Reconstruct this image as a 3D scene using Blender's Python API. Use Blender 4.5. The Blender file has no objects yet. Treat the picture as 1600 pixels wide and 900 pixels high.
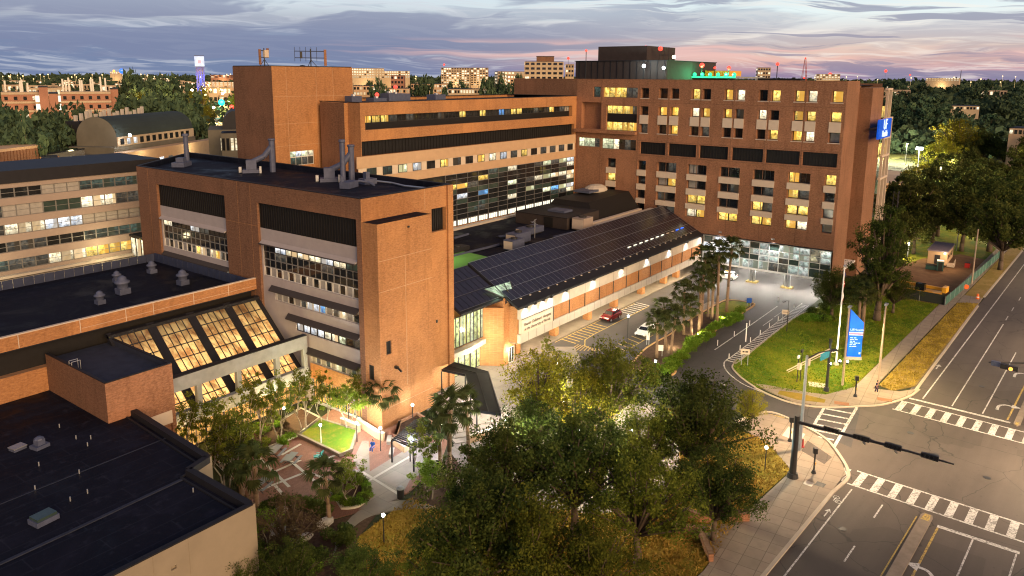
import bpy, math, random, colorsys
import numpy as np
from mathutils import Vector, Matrix
R = math.radians
sc = bpy.context.scene
col = sc.collection
rnd = random.Random(7)

# ------------------------------------------------------------------ camera
F, PITCH, ROLL, CY, AX, CH = 1182.46, 0.184757, 0.0062927, 340.693, 0.6430794, 42.0
cp, sp = math.cos(PITCH), math.sin(PITCH); cr, sr = math.cos(ROLL), math.sin(ROLL)
_fw = Vector((0, cp, -sp)); _rt = Vector((1, 0, 0)); _up = Vector((0, sp, cp))
_rt, _up = cr*_rt + sr*_up, -sr*_rt + cr*_up
_M = Matrix(((math.sin(AX), math.cos(AX), 0), (-math.cos(AX), math.sin(AX), 0), (0, 0, 1)))
FW, RT, UP = _M @ _fw, _M @ _rt, _M @ _up
cam_d = bpy.data.cameras.new('camera'); cam = bpy.data.objects.new('camera', cam_d); col.objects.link(cam)
cam.matrix_world = Matrix(((RT.x, UP.x, -FW.x, 0), (RT.y, UP.y, -FW.y, 0), (RT.z, UP.z, -FW.z, CH), (0, 0, 0, 1)))
cam_d.sensor_width = 36; cam_d.lens = 36*F/1600; cam_d.shift_y = -(450-CY)/1600
cam_d.clip_start = 1; cam_d.clip_end = 20000
sc.camera = cam
def ray(x, y): return FW + RT*((x-800)/F) - UP*((y-CY)/F)
def G(x, y, z=0.0):                       # survey: photo pixel -> point at height z
    d = ray(x, y); p = Vector((0, 0, CH)) + d*((z-CH)/d.z); return Vector((p.x, p.y, z))
def A(x, y, dist):                        # survey: bearing of a far thing at a known distance
    d = ray(x, y); k = dist/math.hypot(d.x, d.y); return Vector((d.x*k, d.y*k, CH+d.z*k))
RD = Vector((0.998, -0.06318)); RN = Vector((0.06318, 0.998))
def ST(s, t, z=0): p = RN*s + RD*t; return Vector((p.x, p.y, z))   # main road coordinates

# ------------------------------------------------------------------ render / view
sc.view_settings.view_transform = 'Standard'; sc.view_settings.look = 'None'
sc.view_settings.exposure = 0.14; sc.view_settings.gamma = 1
sc.render.engine = 'CYCLES'
sc.cycles.use_denoising = True; sc.cycles.filter_width = 1.15
sc.cycles.max_bounces = 5; sc.cycles.diffuse_bounces = 2; sc.cycles.glossy_bounces = 2
sc.cycles.transmission_bounces = 4; sc.cycles.transparent_max_bounces = 6
sc.cycles.sample_clamp_indirect = 4; sc.cycles.sample_clamp_direct = 0
sc.cycles.caustics_reflective = False; sc.cycles.caustics_refractive = False

# ------------------------------------------------------------------ sun (afterglow, very soft) and dusk sky
SUN_EL, SUN_AZ = R(15), R(-112)           # azimuth of the sun measured from +X
sun_d = bpy.data.lights.new('sun', 'SUN'); sun = bpy.data.objects.new('sun', sun_d); col.objects.link(sun)
sun_d.energy = 4.3; sun_d.angle = R(40); sun_d.color = (1.0, 0.64, 0.34)
sd = Vector((math.cos(SUN_AZ)*math.cos(SUN_EL), math.sin(SUN_AZ)*math.cos(SUN_EL), math.sin(SUN_EL)))
sun.rotation_euler = sd.to_track_quat('Z', 'Y').to_euler()
sun.location = (0, 0, 200)

world = bpy.data.worlds.new('World'); sc.world = world; world.use_nodes = True
class NT:
    """small node helper"""
    def __init__(s, tree): s.t = tree; s.n = tree.nodes; s.l = tree.links
    def node(s, typ, **kw):
        n = s.n.new(typ)
        for k, v in kw.items():
            if k[0] == 'i' and k[1:].isdigit(): s.set(n.inputs[int(k[1:])], v)
            else: setattr(n, k, v)
        return n
    def set(s, inp, v):
        if isinstance(v, bpy.types.NodeSocket): s.l.new(v, inp)
        elif v is not None: inp.default_value = v
    def m(s, op, a, b=None, c=None, clamp=False):
        n = s.n.new('ShaderNodeMath'); n.operation = op; n.use_clamp = clamp
        s.set(n.inputs[0], a); s.set(n.inputs[1], b); s.set(n.inputs[2], c); return n.outputs[0]
    def ss(s, x, e0, e1):
        n = s.n.new('ShaderNodeMapRange'); n.interpolation_type = 'SMOOTHSTEP'
        s.set(n.inputs[0], x); n.inputs[1].default_value = e0; n.inputs[2].default_value = e1; return n.outputs[0]
    def mix(s, f, a, b, blend='MIX'):
        n = s.n.new('ShaderNodeMix'); n.data_type = 'RGBA'; n.blend_type = blend
        s.set(n.inputs[0], f); s.set(n.inputs[6], a); s.set(n.inputs[7], b); return n.outputs[2]
    def ramp(s, x, stops):
        n = s.n.new('ShaderNodeValToRGB'); e = n.color_ramp.elements
        while len(e) < len(stops): e.new(0.5)
        for el, (p, c) in zip(e, stops): el.position = p; el.color = c if len(c) == 4 else (*c, 1)
        s.set(n.inputs[0], x); return n.outputs[0]
    def xyz(s, a, b, c=0.0):
        n = s.n.new('ShaderNodeCombineXYZ'); s.set(n.inputs[0], a); s.set(n.inputs[1], b); s.set(n.inputs[2], c); return n.outputs[0]
    def noise(s, v, scale, detail=4, rough=.55, dist=0.0):
        n = s.n.new('ShaderNodeTexNoise'); s.set(n.inputs['Vector'], v); s.set(n.inputs['Scale'], scale)
        n.inputs['Detail'].default_value = detail; n.inputs['Roughness'].default_value = rough
        n.inputs['Distortion'].default_value = dist; return n.outputs[0]

def srgb(r, g, b):
    f = lambda c: (c/255/12.92) if c/255 <= .04045 else ((c/255+.055)/1.055)**2.4
    return (f(r), f(g), f(b), 1)

def build_sky():
    k = NT(world.node_tree); k.n.clear()
    tc = k.n.new('ShaderNodeTexCoord'); sep = k.n.new('ShaderNodeSeparateXYZ'); k.l.new(tc.outputs['Generated'], sep.inputs[0])
    X, Y, Z = sep.outputs
    az = k.m('SUBTRACT', AX, k.m('ARCTAN2', Y, X))       # 0 ahead, + to the right
    el = k.m('DIVIDE', k.m('ARCSINE', Z), R(5.6))                  # 1 at 5.6 degrees
    elp = k.m('MAXIMUM', el, 0)
    v = k.m('MULTIPLY', k.m('LOGARITHM', k.m('ADD', elp, 0.6), 2.718), 1.0)   # compress upward
    right = k.ss(az, -.25, .42)
    # clear dusk air: slate blue low on the left, rose low on the right, pale overhead
    h = k.m('MULTIPLY', el, .5)
    left_c = k.ramp(h, [(0, srgb(108, 122, 154)), (.18, srgb(112, 126, 156)), (.26, srgb(132, 144, 168)), (.35, srgb(164, 170, 182)), (.44, srgb(192, 203, 210)), (.56, srgb(198, 214, 222)), (1, srgb(120, 142, 172))])
    right_c = k.ramp(h, [(0, srgb(130, 116, 150)), (.05, srgb(178, 142, 154)), (.11, srgb(216, 174, 160)), (.20, srgb(210, 190, 178)), (.30, srgb(208, 206, 204)), (.40, srgb(214, 226, 226)), (.58, srgb(190, 208, 216)), (1, srgb(120, 142, 172))])
    air = k.mix(right, left_c, right_c)
    wob = k.noise(k.xyz(k.m('MULTIPLY', az, 2.0), k.m('MULTIPLY', el, 1.1), 3.3), 1.7, 3)
    we = k.m('ADD', el, k.m('MULTIPLY', k.m('SUBTRACT', wob, .5), .5))
    tilt = k.m('ADD', we, k.m('MULTIPLY', az, -.55))            # bands that climb to the right
    tilt2 = k.m('ADD', we, k.m('MULTIPLY', az, .40))            # bands that sink to the right
    n1 = k.noise(k.xyz(k.m('MULTIPLY', az, 2.6), k.m('MULTIPLY', tilt, 2.6), 4.7), 1.1, 5, .55, .3)
    n2 = k.noise(k.xyz(k.m('MULTIPLY', az, 2.4), k.m('MULTIPLY', tilt2, 4.6), 5.1), 1.35, 7, .60, 1.3)
    n3 = k.noise(k.xyz(k.m('MULTIPLY', az, 9.0), k.m('MULTIPLY', tilt2, 15.0), 2.2), 1.0, 6, .62, 1.0)
    left = k.m('SUBTRACT', 1.0, right)
    lens = k.m('MULTIPLY', k.ss(el, .10, .40), k.m('SUBTRACT', 1.0, k.ss(el, .70, .98)))
    d1 = k.m('MULTIPLY', k.ss(k.m('ADD', n1, k.m('MULTIPLY', lens, .09)), .515, .60), k.m('ADD', .45, k.m('MULTIPLY', left, .45)))
    d2 = k.m('MULTIPLY', k.ss(k.m('ADD', n2, k.m('MULTIPLY', k.ss(el, .35, .6), .025)), .51, .60), k.m('ADD', .30, k.m('MULTIPLY', right, .60)))
    dark = k.m('MAXIMUM', d1, d2)
    slate = k.mix(right, srgb(116, 124, 153), srgb(120, 121, 148))
    c = k.mix(k.m('MULTIPLY', dark, .80), air, slate)
    lite = k.m('MULTIPLY', k.ss(n3, .46, .62), k.m('SUBTRACT', 1.0, dark))
    c = k.mix(k.m('MULTIPLY', lite, .5), c, k.mix(right, srgb(190, 194, 204), srgb(228, 222, 214)))
    pinkband = k.m('MULTIPLY', k.ss(el, .18, .30), k.m('SUBTRACT', 1.0, k.ss(el, .38, .52)))
    pn = k.ss(k.noise(k.xyz(k.m('MULTIPLY', az, 2.6), k.m('MULTIPLY', we, 10.0), 9.4), 1.0, 4, .5, .3), .42, .60)
    pm = k.m('MULTIPLY', k.m('MULTIPLY', pinkband, pn), k.ss(az, -.30, -.02))
    c = k.mix(k.m('MULTIPLY', pm, .85), c, srgb(220, 178, 170))
    c = k.mix(k.m('MULTIPLY', k.ss(el, 1.6, 6.0), .6), c, srgb(38, 52, 92))      # the dusk sky deepens towards the zenith
    below = k.ss(el, -.25, 0.0)
    c = k.mix(below, srgb(70, 72, 86), c)
    bg = k.n.new('ShaderNodeBackground'); k.l.new(c, bg.inputs[0]); bg.inputs[1].default_value = 1.12
    out = k.n.new('ShaderNodeOutputWorld'); k.l.new(bg.outputs[0], out.inputs[0])
build_sky()
# ------------------------------------------------------------------ object helpers
ORG = {}                                  # world origin of each parent whose parts are written in world coordinates
def link(o, parent=None):
    col.objects.link(o)
    if parent is not None: o.parent = parent
    return o
def tag(o, label=None, cat=None, group=None, kind=None):
    if label: o['label'] = label
    if cat: o['category'] = cat
    if group: o['group'] = group
    if kind: o['kind'] = kind
    return o
def thing(name, label, cat, loc=(0, 0, 0), rz=0.0, group=None, local=False):
    loc = Vector((*loc, 0)) if len(loc) == 2 else Vector(loc)
    o = bpy.data.objects.new(name, None); o.empty_display_size = .5; col.objects.link(o)
    o.location = loc; o.rotation_euler = (0, 0, rz); tag(o, label, cat, group)
    ORG[o] = Vector((0, 0, 0)) if local else Vector(loc)
    return o
class MB:
    def __init__(s): s.v = []; s.f = []
    def add(s, vs, fs):
        b = len(s.v); s.v.extend(tuple(p) for p in vs); s.f.extend(tuple(i+b for i in f) for f in fs); return s
    def quad(s, a, b, c, d): return s.add((a, b, c, d), ((0, 1, 2, 3),))
    def box(s, x0, x1, y0, y1, z0, z1):
        return s.add(((x0,y0,z0),(x1,y0,z0),(x1,y1,z0),(x0,y1,z0),(x0,y0,z1),(x1,y0,z1),(x1,y1,z1),(x0,y1,z1)),
                     ((0,3,2,1),(4,5,6,7),(0,1,5,4),(1,2,6,5),(2,3,7,6),(3,0,4,7)))
    def cbox(s, c, size, rz=0.0):
        x, y, z = [k/2 for k in size]; ca, sa = math.cos(rz), math.sin(rz)
        vs = [(c[0]+px*ca-py*sa, c[1]+px*sa+py*ca, c[2]+pz) for pz in (-z, z) for px, py in ((-x,-y),(x,-y),(x,y),(-x,y))]
        return s.add(vs, ((0,3,2,1),(4,5,6,7),(0,1,5,4),(1,2,6,5),(2,3,7,6),(3,0,4,7)))
    def prism(s, pts, z0, z1, bottom=False):
        n = len(pts); area = sum(pts[i][0]*pts[(i+1)%n][1]-pts[(i+1)%n][0]*pts[i][1] for i in range(n))
        if area < 0: pts = list(reversed(pts))
        vs = [(p[0], p[1], z0) for p in pts]+[(p[0], p[1], z1) for p in pts]
        fs = [tuple(range(n, 2*n))]+[(i, (i+1) % n, n+(i+1) % n, n+i) for i in range(n)]
        if bottom: fs.append(tuple(reversed(range(n))))
        return s.add(vs, fs)
    def sheet(s, pts, z):
        n = len(pts); area = sum(pts[i][0]*pts[(i+1)%n][1]-pts[(i+1)%n][0]*pts[i][1] for i in range(n))
        if area < 0: pts = list(reversed(pts))
        return s.add([(p[0], p[1], z) for p in pts], (tuple(range(n)),))
    def tube(s, p0, p1, r0, r1=None, n=8, cap=True):
        r1 = r0 if r1 is None else r1; p0, p1 = Vector(p0), Vector(p1); d = (p1-p0).normalized()
        a = d.orthogonal().normalized(); b = d.cross(a)
        vs = [p+(a*math.cos(2*math.pi*i/n)+b*math.sin(2*math.pi*i/n))*r for p, r in ((p0, r0), (p1, r1)) for i in range(n)]
        fs = [(i, (i+1) % n, n+(i+1) % n, n+i) for i in range(n)]
        if cap: fs += [tuple(reversed(range(n))), tuple(range(n, 2*n))]
        return s.add(vs, fs)
    def path(s, pts, r, n=6):
        for i in range(len(pts)-1):
            s.tube(pts[i], pts[i+1], r[i] if isinstance(r, (list, tuple)) else r, r[i+1] if isinstance(r, (list, tuple)) else r, n)
        return s
    def ball(s, c, r, n=10, m=6, sc_=(1, 1, 1)):
        vs = [(c[0], c[1], c[2]-r*sc_[2])]
        for j in range(1, m):
            t = -math.pi/2+math.pi*j/m
            for i in range(n):
                a = 2*math.pi*i/n; vs.append((c[0]+r*sc_[0]*math.cos(t)*math.cos(a), c[1]+r*sc_[1]*math.cos(t)*math.sin(a), c[2]+r*sc_[2]*math.sin(t)))
        vs.append((c[0], c[1], c[2]+r*sc_[2])); fs = []
        for i in range(n):
            fs.append((0, 1+(i+1) % n, 1+i)); fs.append((len(vs)-1, 1+(m-2)*n+i, 1+(m-2)*n+(i+1) % n))
            for j in range(m-2): fs.append((1+j*n+i, 1+j*n+(i+1) % n, 1+(j+1)*n+(i+1) % n, 1+(j+1)*n+i))
        return s.add(vs, fs)
    def lathe(s, c, prof, n=12):
        vs = []; fs = []; m = len(prof)
        for r, z in prof:
            for i in range(n): vs.append((c[0]+r*math.cos(2*math.pi*i/n), c[1]+r*math.sin(2*math.pi*i/n), c[2]+z))
        for j in range(m-1):
            for i in range(n): fs.append((j*n+i, j*n+(i+1) % n, (j+1)*n+(i+1) % n, (j+1)*n+i))
        fs.append(tuple(range((m-1)*n, m*n))); return s.add(vs, fs)
    def mesh(s, name, mat, off=(0, 0, 0), smooth=False):
        me = bpy.data.meshes.new(name); o = off
        me.from_pydata([(p[0]-o[0], p[1]-o[1], p[2]-o[2]) for p in s.v], [], s.f)
        if mat: me.materials.append(mat)
        if smooth:
            for p in me.polygons: p.use_smooth = True
        me.update(); return me
    def build(s, name, mat, parent=None, smooth=False, label=None, cat=None, group=None, kind=None):
        o = bpy.data.objects.new(name, s.mesh(name, mat, ORG.get(parent, (0, 0, 0)), smooth))
        link(o, parent); tag(o, label, cat, group, kind); ORG[o] = ORG.get(parent, Vector((0, 0, 0)))
        return o
def place(name, me, parent, pos, rz=0.0, mat=None):
    o = bpy.data.objects.new(name, me); link(o, parent)
    o.location = Vector(pos)-ORG.get(parent, Vector((0, 0, 0))); o.rotation_euler = (0, 0, rz)
    ORG[o] = Vector(pos) if rz == 0 else Vector((0, 0, 0))
    if mat is not None:
        o.material_slots[0].link = 'OBJECT'; o.material_slots[0].material = mat
    return o
def copy_tree(o, parent=None):
    c = o.copy(); col.objects.link(c)
    if parent is not None: c.parent = parent
    for ch in o.children: copy_tree(ch, c)
    return c
LAMP_K = 4.8
def lamp(parent, pos, power, color, radius=.15, spot=None, aim=(0, 0, -1), area=None):
    if area: d = bpy.data.lights.new('lamp_light', 'AREA'); d.shape = 'RECTANGLE'; d.size, d.size_y = area
    elif spot: d = bpy.data.lights.new('lamp_light', 'SPOT'); d.spot_size = R(spot); d.spot_blend = .6; d.shadow_soft_size = radius
    else: d = bpy.data.lights.new('lamp_light', 'POINT'); d.shadow_soft_size = radius
    d.energy = power*LAMP_K; d.color = color
    o = bpy.data.objects.new('lamp_light', d); link(o, parent)
    o.location = Vector(pos)-ORG.get(parent, Vector((0, 0, 0)))
    o.rotation_euler = (-Vector(aim)).to_track_quat('Z', 'Y').to_euler()
    return o

# ------------------------------------------------------------------ materials
MATS = {}
def mat(name):
    m = bpy.data.materials.new(name); m.use_nodes = True; k = NT(m.node_tree); k.n.clear()
    k.out = k.n.new('ShaderNodeOutputMaterial'); MATS[name] = m; return m, k
def pos(k): return k.n.new('ShaderNodeNewGeometry').outputs['Position']
def principled(k, colr, rough=.8, metal=0.0, spec=.3, bump=None, bstr=.3, bdist=.02):
    p = k.n.new('ShaderNodeBsdfPrincipled'); k.set(p.inputs['Base Color'], colr); k.set(p.inputs['Roughness'], rough)
    p.inputs['Metallic'].default_value = metal; p.inputs['Specular IOR Level'].default_value = spec
    if bump is not None:
        b = k.n.new('ShaderNodeBump'); b.inputs['Strength'].default_value = bstr; b.inputs['Distance'].default_value = bdist
        k.l.new(bump, b.inputs['Height']); k.l.new(b.outputs[0], p.inputs['Normal'])
    k.l.new(p.outputs[0], k.out.inputs[0]); return p
def c4(c): return c if len(c) == 4 else (*c, 1)
def plain(name, c, rough=.7, metal=0.0, spec=.3, var=.25, scale=1.5, obj=True):
    m, k = mat(name); c = c4(c)
    n = k.noise(pos(k), scale, 5, .6)
    lo = tuple(x*(1-var) for x in c[:3])+(1,); hi = tuple(min(1, x*(1+var)) for x in c[:3])+(1,)
    cc = k.mix(n, lo, hi)
    principled(k, cc, rough, metal, spec, n, .15); return m
def brick(name, c, c2, mortar, streak=.5):
    """brickwork: courses at true size, blended blends per brick, weathering in long horizontal streaks"""
    m, k = mat(name); g = k.n.new('ShaderNodeNewGeometry'); sep = k.n.new('ShaderNodeSeparateXYZ'); k.l.new(g.outputs['Position'], sep.inputs[0])
    x, y, z = sep.outputs; u = k.m('ADD', x, y)
    bt = k.n.new('ShaderNodeTexBrick'); k.set(bt.inputs['Vector'], k.xyz(u, z)); bt.inputs['Scale'].default_value = 1.0
    bt.inputs['Brick Width'].default_value = .30; bt.inputs['Row Height'].default_value = .10; bt.inputs['Mortar Size'].default_value = .010
    bt.inputs['Color1'].default_value = c4(c); bt.inputs['Color2'].default_value = c4(c2); bt.inputs['Mortar'].default_value = c4(mortar); bt.inputs['Bias'].default_value = -.1
    n1 = k.noise(k.xyz(k.m('MULTIPLY', u, .35), k.m('MULTIPLY', z, 2.6)), 1.0, 6, .65)
    n2 = k.noise(g.outputs['Position'], .13, 4, .6)
    n4 = k.noise(k.xyz(k.m('MULTIPLY', u, 1.1), k.m('MULTIPLY', z, 2.2)), 2.6, 4, .75)
    cc = k.mix(k.m('MULTIPLY', k.ss(n4, .40, .64), streak), bt.outputs[0], tuple(q*.50 for q in c4(c)[:3])+(1,))
    cc = k.mix(k.m('MULTIPLY', k.ss(n1, .48, .70), .16), cc, tuple(q*.55 for q in c4(c)[:3])+(1,))
    n3 = k.noise(k.xyz(k.m('MULTIPLY', u, 2.6), k.m('MULTIPLY', z, .32)), .30, 6, .72)
    cc = k.mix(k.m('MULTIPLY', k.ss(n2, .45, .7), .35), cc, tuple(min(1, q*1.3) for q in c4(c2)[:3])+(1,))
    cc = k.mix(k.m('MULTIPLY', k.ss(n3, .49, .70), .38), cc, tuple(q*.45 for q in c4(c)[:3])+(1,))
    principled(k, cc, .9, 0, .15, bt.outputs['Fac'], .25, .01); return m
def emis(name, c, strength, var=.5, scale=.9, base=(.02, .02, .02)):
    """a lit thing: interior brightness varies from place to place"""
    m, k = mat(name)
    n = k.noise(pos(k), scale, 3, .6); n2 = k.noise(pos(k), scale*3.7, 2, .5)
    f = k.m('MULTIPLY', k.m('ADD', 1-var, k.m('MULTIPLY', k.ss(n, .35, .65), var*1.3)), k.m('ADD', .75, k.m('MULTIPLY', n2, .5)))
    p = k.n.new('ShaderNodeBsdfPrincipled'); p.inputs['Base Color'].default_value = c4(base); p.inputs['Roughness'].default_value = .2
    p.inputs['Emission Color'].default_value = c4(c); k.set(p.inputs['Emission Strength'], k.m('MULTIPLY', f, strength))
    k.l.new(p.outputs[0], k.out.inputs[0])
    m.cycles.emission_sampling = 'NONE' if strength < 4 else 'FRONT_BACK'
    return m
def room(name, c, c2, strength):
    """window of a lit room: curtains, ceiling light and furniture seen through the pane"""
    m, k = mat(name); g = k.n.new('ShaderNodeNewGeometry'); sep = k.n.new('ShaderNodeSeparateXYZ'); k.l.new(g.outputs['Position'], sep.inputs[0])
    oi = k.n.new('ShaderNodeObjectInfo'); r = oi.outputs['Random']; tc = k.n.new('ShaderNodeTexCoord'); gs = k.n.new('ShaderNodeSeparateXYZ'); k.l.new(tc.outputs['Generated'], gs.inputs[0])
    x, y, z = sep.outputs; u = k.m('ADD', x, y); gz = gs.outputs[2]; gu = k.m('MAXIMUM', gs.outputs[0], gs.outputs[1])
    v = k.n.new('ShaderNodeTexVoronoi'); v.feature = 'F1'; v.distance = 'CHEBYCHEV'; k.set(v.inputs['Vector'], k.xyz(k.m('MULTIPLY', u, 1.9), k.m('MULTIPLY', z, 1.7), 0)); v.inputs['Scale'].default_value = 1.0
    n = k.noise(k.xyz(u, z), 1.5, 4, .65); rn = k.n.new('ShaderNodeSeparateColor'); k.l.new(v.outputs['Color'], rn.inputs[0])
    f = k.m('ADD', k.m('MULTIPLY', rn.outputs[0], .5), k.m('MULTIPLY', k.ss(n, .34, .60), .8))
    f = k.m('MULTIPLY', f, k.m('ADD', .45, k.m('MULTIPLY', k.ss(gz, .05, .75), .75)))                 # brighter towards the ceiling
    fold = k.m('ADD', .72, k.m('MULTIPLY', k.m('SINE', k.m('MULTIPLY', u, 34.0)), .28))
    cur = k.m('GREATER_THAN', k.m('FRACT', k.m('MULTIPLY', r, 7.3)), .55)                              # some rooms have a curtain drawn part way
    side = k.ss(k.m('ABSOLUTE', k.m('SUBTRACT', gu, k.m('FRACT', k.m('MULTIPLY', r, 3.7)))), .18, .34)
    cm = k.m('MULTIPLY', cur, k.m('SUBTRACT', 1.0, side)); f = k.m('ADD', k.m('MULTIPLY', f, k.m('SUBTRACT', 1.0, cm)), k.m('MULTIPLY', k.m('MULTIPLY', cm, fold), .55))
    f = k.m('MULTIPLY', f, k.m('ADD', .55, k.m('MULTIPLY', r, .75)))
    cc = k.mix(rn.outputs[1], c4(c), c4(c2)); cc = k.mix(k.m('MULTIPLY', cm, .6), cc, tuple(q*w for q, w in zip(c, (1, .72, .45)))+(1,))
    p = k.n.new('ShaderNodeBsdfPrincipled'); p.inputs['Base Color'].default_value = (.02, .02, .02, 1); p.inputs['Roughness'].default_value = .12
    k.set(p.inputs['Emission Color'], cc); k.set(p.inputs['Emission Strength'], k.m('MULTIPLY', k.m('ADD', f, .14), strength*1.12))
    k.l.new(p.outputs[0], k.out.inputs[0]); m.cycles.emission_sampling = 'NONE'; return m

M = {}
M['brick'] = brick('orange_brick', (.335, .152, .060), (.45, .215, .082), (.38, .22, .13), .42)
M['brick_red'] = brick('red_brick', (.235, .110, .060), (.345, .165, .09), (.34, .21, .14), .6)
M['brick_pier'] = brick('dimmed_pier_brick', (.23, .115, .065), (.29, .145, .085), (.30, .20, .13), .5)  # dimmer copy of the tower brick: side piers' weaker light put into colour
M['brick_dark'] = brick('brown_shaded_brick', (.17, .085, .05), (.235, .115, .066), (.23, .15, .10), .5)  # darker copy: shade of left and recessed walls in its colour; also fins, caps
M['tan'] = plain('tan_precast', (.46, .31, .19), .85, 0, .2, .16, .8)
M['lilac'] = plain('grey_precast', (.36, .33, .33), .85, 0, .2, .16, .8)
M['pinkpre'] = plain('pinkish_precast', (.30, .245, .21), .85, 0, .2, .14, .6)
M['conc'] = plain('pale_concrete', (.46, .42, .36), .85, 0, .2, .22, .7)
M['conc_grey'] = plain('weathered_concrete', (.25, .27, .28), .9, 0, .2, .35, .9)
M['roof'] = plain('dark_roof_membrane', (.010, .012, .022), .8, 0, .15, .7, .35)
def membrane():
    m, k = mat('dark_roof_membrane'); P = pos(k); mp = k.n.new('ShaderNodeMapping'); k.l.new(P, mp.inputs[0])
    bt = k.n.new('ShaderNodeTexBrick'); k.l.new(mp.outputs[0], bt.inputs['Vector']); bt.inputs['Scale'].default_value = 1; bt.inputs['Brick Width'].default_value = 9; bt.inputs['Row Height'].default_value = 1.9; bt.inputs['Mortar Size'].default_value = .05
    n = k.noise(P, .16, 6, .65, .6); n2 = k.noise(P, .9, 5, .7); n3 = k.noise(P, 7, 3, .6)
    cc = k.mix(k.ss(n, .40, .68), (.004, .0045, .010, 1), (.013, .015, .030, 1)); cc = k.mix(k.m('MULTIPLY', k.ss(n2, .55, .72), .5), cc, (.034, .038, .060, 1))
    cc = k.mix(k.m('MULTIPLY', bt.outputs['Fac'], .5), cc, (.024, .027, .042, 1)); cc = k.mix(k.m('MULTIPLY', n3, .4), cc, (.004, .004, .008, 1))
    principled(k, cc, k.m('ADD', .45, k.m('MULTIPLY', k.ss(n, .35, .6), .4)), 0, .12, n3, .2); return m
M['roof'] = membrane()
M['roof_lap'] = plain('roof_seam', (.028, .034, .055), .8, 0, .2, .5, 1)
M['coping'] = plain('dark_metal_coping', (.018, .018, .022), .6, .2, .3, .3, 1)
M['plant'] = plain('brown_black_cladding', (.045, .036, .034), .7, .1, .2, .3, 1)
M['louver'] = plain('black_louver', (.014, .013, .013), .6, .2, .3, .3, 2)
M['hood'] = plain('dark_hood_metal', (.042, .036, .036), .8, 0, .4, .2, 2)
M['frame'] = plain('dark_window_frame', (.05, .048, .047), .5, .4, .4, .2, 2)
M['frame_w'] = plain('white_window_frame', (.62, .62, .58), .5, .1, .4, .1, 2)
M['frame_m'] = plain('aluminium_frame', (.30, .30, .29), .4, .6, .4, .1, 2)
M['sill'] = plain('pale_sill', (.52, .44, .36), .8, 0, .2, .12, 2)
M['panel'] = plain('beige_spandrel', (.56, .47, .37), .8, 0, .2, .1, 1.5)
M['steel'] = plain('galvanised_steel', (.42, .44, .47), .4, .7, .5, .2, 2)
M['steel_d'] = plain('dark_painted_steel', (.03, .03, .032), .5, .3, .4, .2, 2)
M['vent'] = plain('pale_blue_vent_metal', (.085, .10, .16), .6, .2, .3, .4, 2)
M['white'] = plain('white_paint', (.78, .77, .74), .6, 0, .3, .08, 1)
def paint(name, c):
    m, k = mat(name); P = pos(k); n = k.noise(P, 5, 5, .7); n2 = k.noise(P, .5, 3, .6)
    cc = k.mix(k.m('MULTIPLY', k.ss(k.m('ADD', n, k.m('MULTIPLY', n2, .35)), .62, .80), .75), c4(c), (.10, .09, .08, 1)); principled(k, cc, .8, 0, .2); return m
M['mark'] = paint('road_paint_white', (.56, .55, .52))
M['mark_y'] = paint('road_paint_yellow', (.46, .33, .09))
M['wood'] = plain('weathered_wood_pole', (.42, .33, .25), .9, 0, .1, .25, 3)
M['mulch'] = plain('bark_mulch', (.075, .045, .03), .95, 0, .1, .7, 3)
M['dirt'] = plain('bare_dirt', (.17, .09, .045), .95, 0, .1, .6, .5)
M['bark'] = plain('bark', (.10, .075, .055), .95, 0, .1, .5, 4)
M['bark_pale'] = plain('pale_bark', (.30, .25, .19), .95, 0, .1, .4, 4)
M['palmbark'] = plain('palm_bark', (.22, .15, .10), .95, 0, .1, .5, 6)
M['black'] = plain('black_plastic', (.012, .012, .013), .5, 0, .4, .2, 2)
M['stone'] = plain('pale_stone', (.36, .33, .29), .9, 0, .2, .3, 2)
M['redpaint'] = plain('red_paint', (.36, .02, .015), .35, 0, .5, .1, 2)
M['orange'] = plain('orange_plastic', (.75, .14, .02), .5, 0, .4, .1, 2)
M['yellow'] = plain('machine_yellow', (.72, .36, .02), .4, 0, .5, .12, 2)
M['teal'] = plain('teal_plastic', (.02, .30, .28), .5, 0, .4, .1, 2)
M['blue'] = plain('blue_cloth', (.02, .09, .42), .8, 0, .2, .2, 3)
M['navy'] = plain('dark_cloth', (.03, .02, .06), .9, 0, .1, .2, 3)
M['skin'] = plain('skin', (.45, .26, .18), .6, 0, .3, .08, 3)
M['hair'] = plain('dark_hair', (.02, .014, .01), .7, 0, .3, .1, 3)
M['greenscreen'] = plain('green_fence_screen', (.05, .12, .10), .8, 0, .2, .2, 1)
M['darkscreen'] = plain('dark_fence_screen', (.03, .035, .03), .8, 0, .2, .2, 1)
M['rubber'] = plain('tyre_rubber', (.012, .012, .012), .8, 0, .3, .1, 2)
M['table'] = plain('grey_table', (.17, .18, .19), .6, .2, .3, .12, 2)

def glass_mat(name, c=(.012, .014, .016), rough=.06):
    m, k = mat(name); n = k.noise(pos(k), .5, 3, .5)
    cc = k.mix(n, tuple(q*.5 for q in c)+(1,), tuple(q*1.8 for q in c)+(1,))
    principled(k, cc, rough, 0, .6); return m
M['glass'] = glass_mat('dark_glass'); M['glass_g'] = glass_mat('greenish_glass', (.03, .05, .045), .1)
M['glass_pv'] = glass_mat('dark_roof_glass', (.016, .014, .022), .25)
M['curtain'] = plain('drawn_curtain', (.30, .29, .27), .8, 0, .2, .3, 2)
M['lit_y'] = room('lit_room_yellow', (1, .58, .08), (1, .75, .22), 1.15)
M['lit_w'] = room('lit_room_warm_white', (1, .80, .48), (1, .9, .65), 1.1)
M['lit_g'] = room('lit_room_greenish', (.85, 1, .62), (1, .95, .6), .9)
M['lit_c'] = room('lit_room_cool', (.75, .85, 1), (1, .97, .9), .95)
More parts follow.
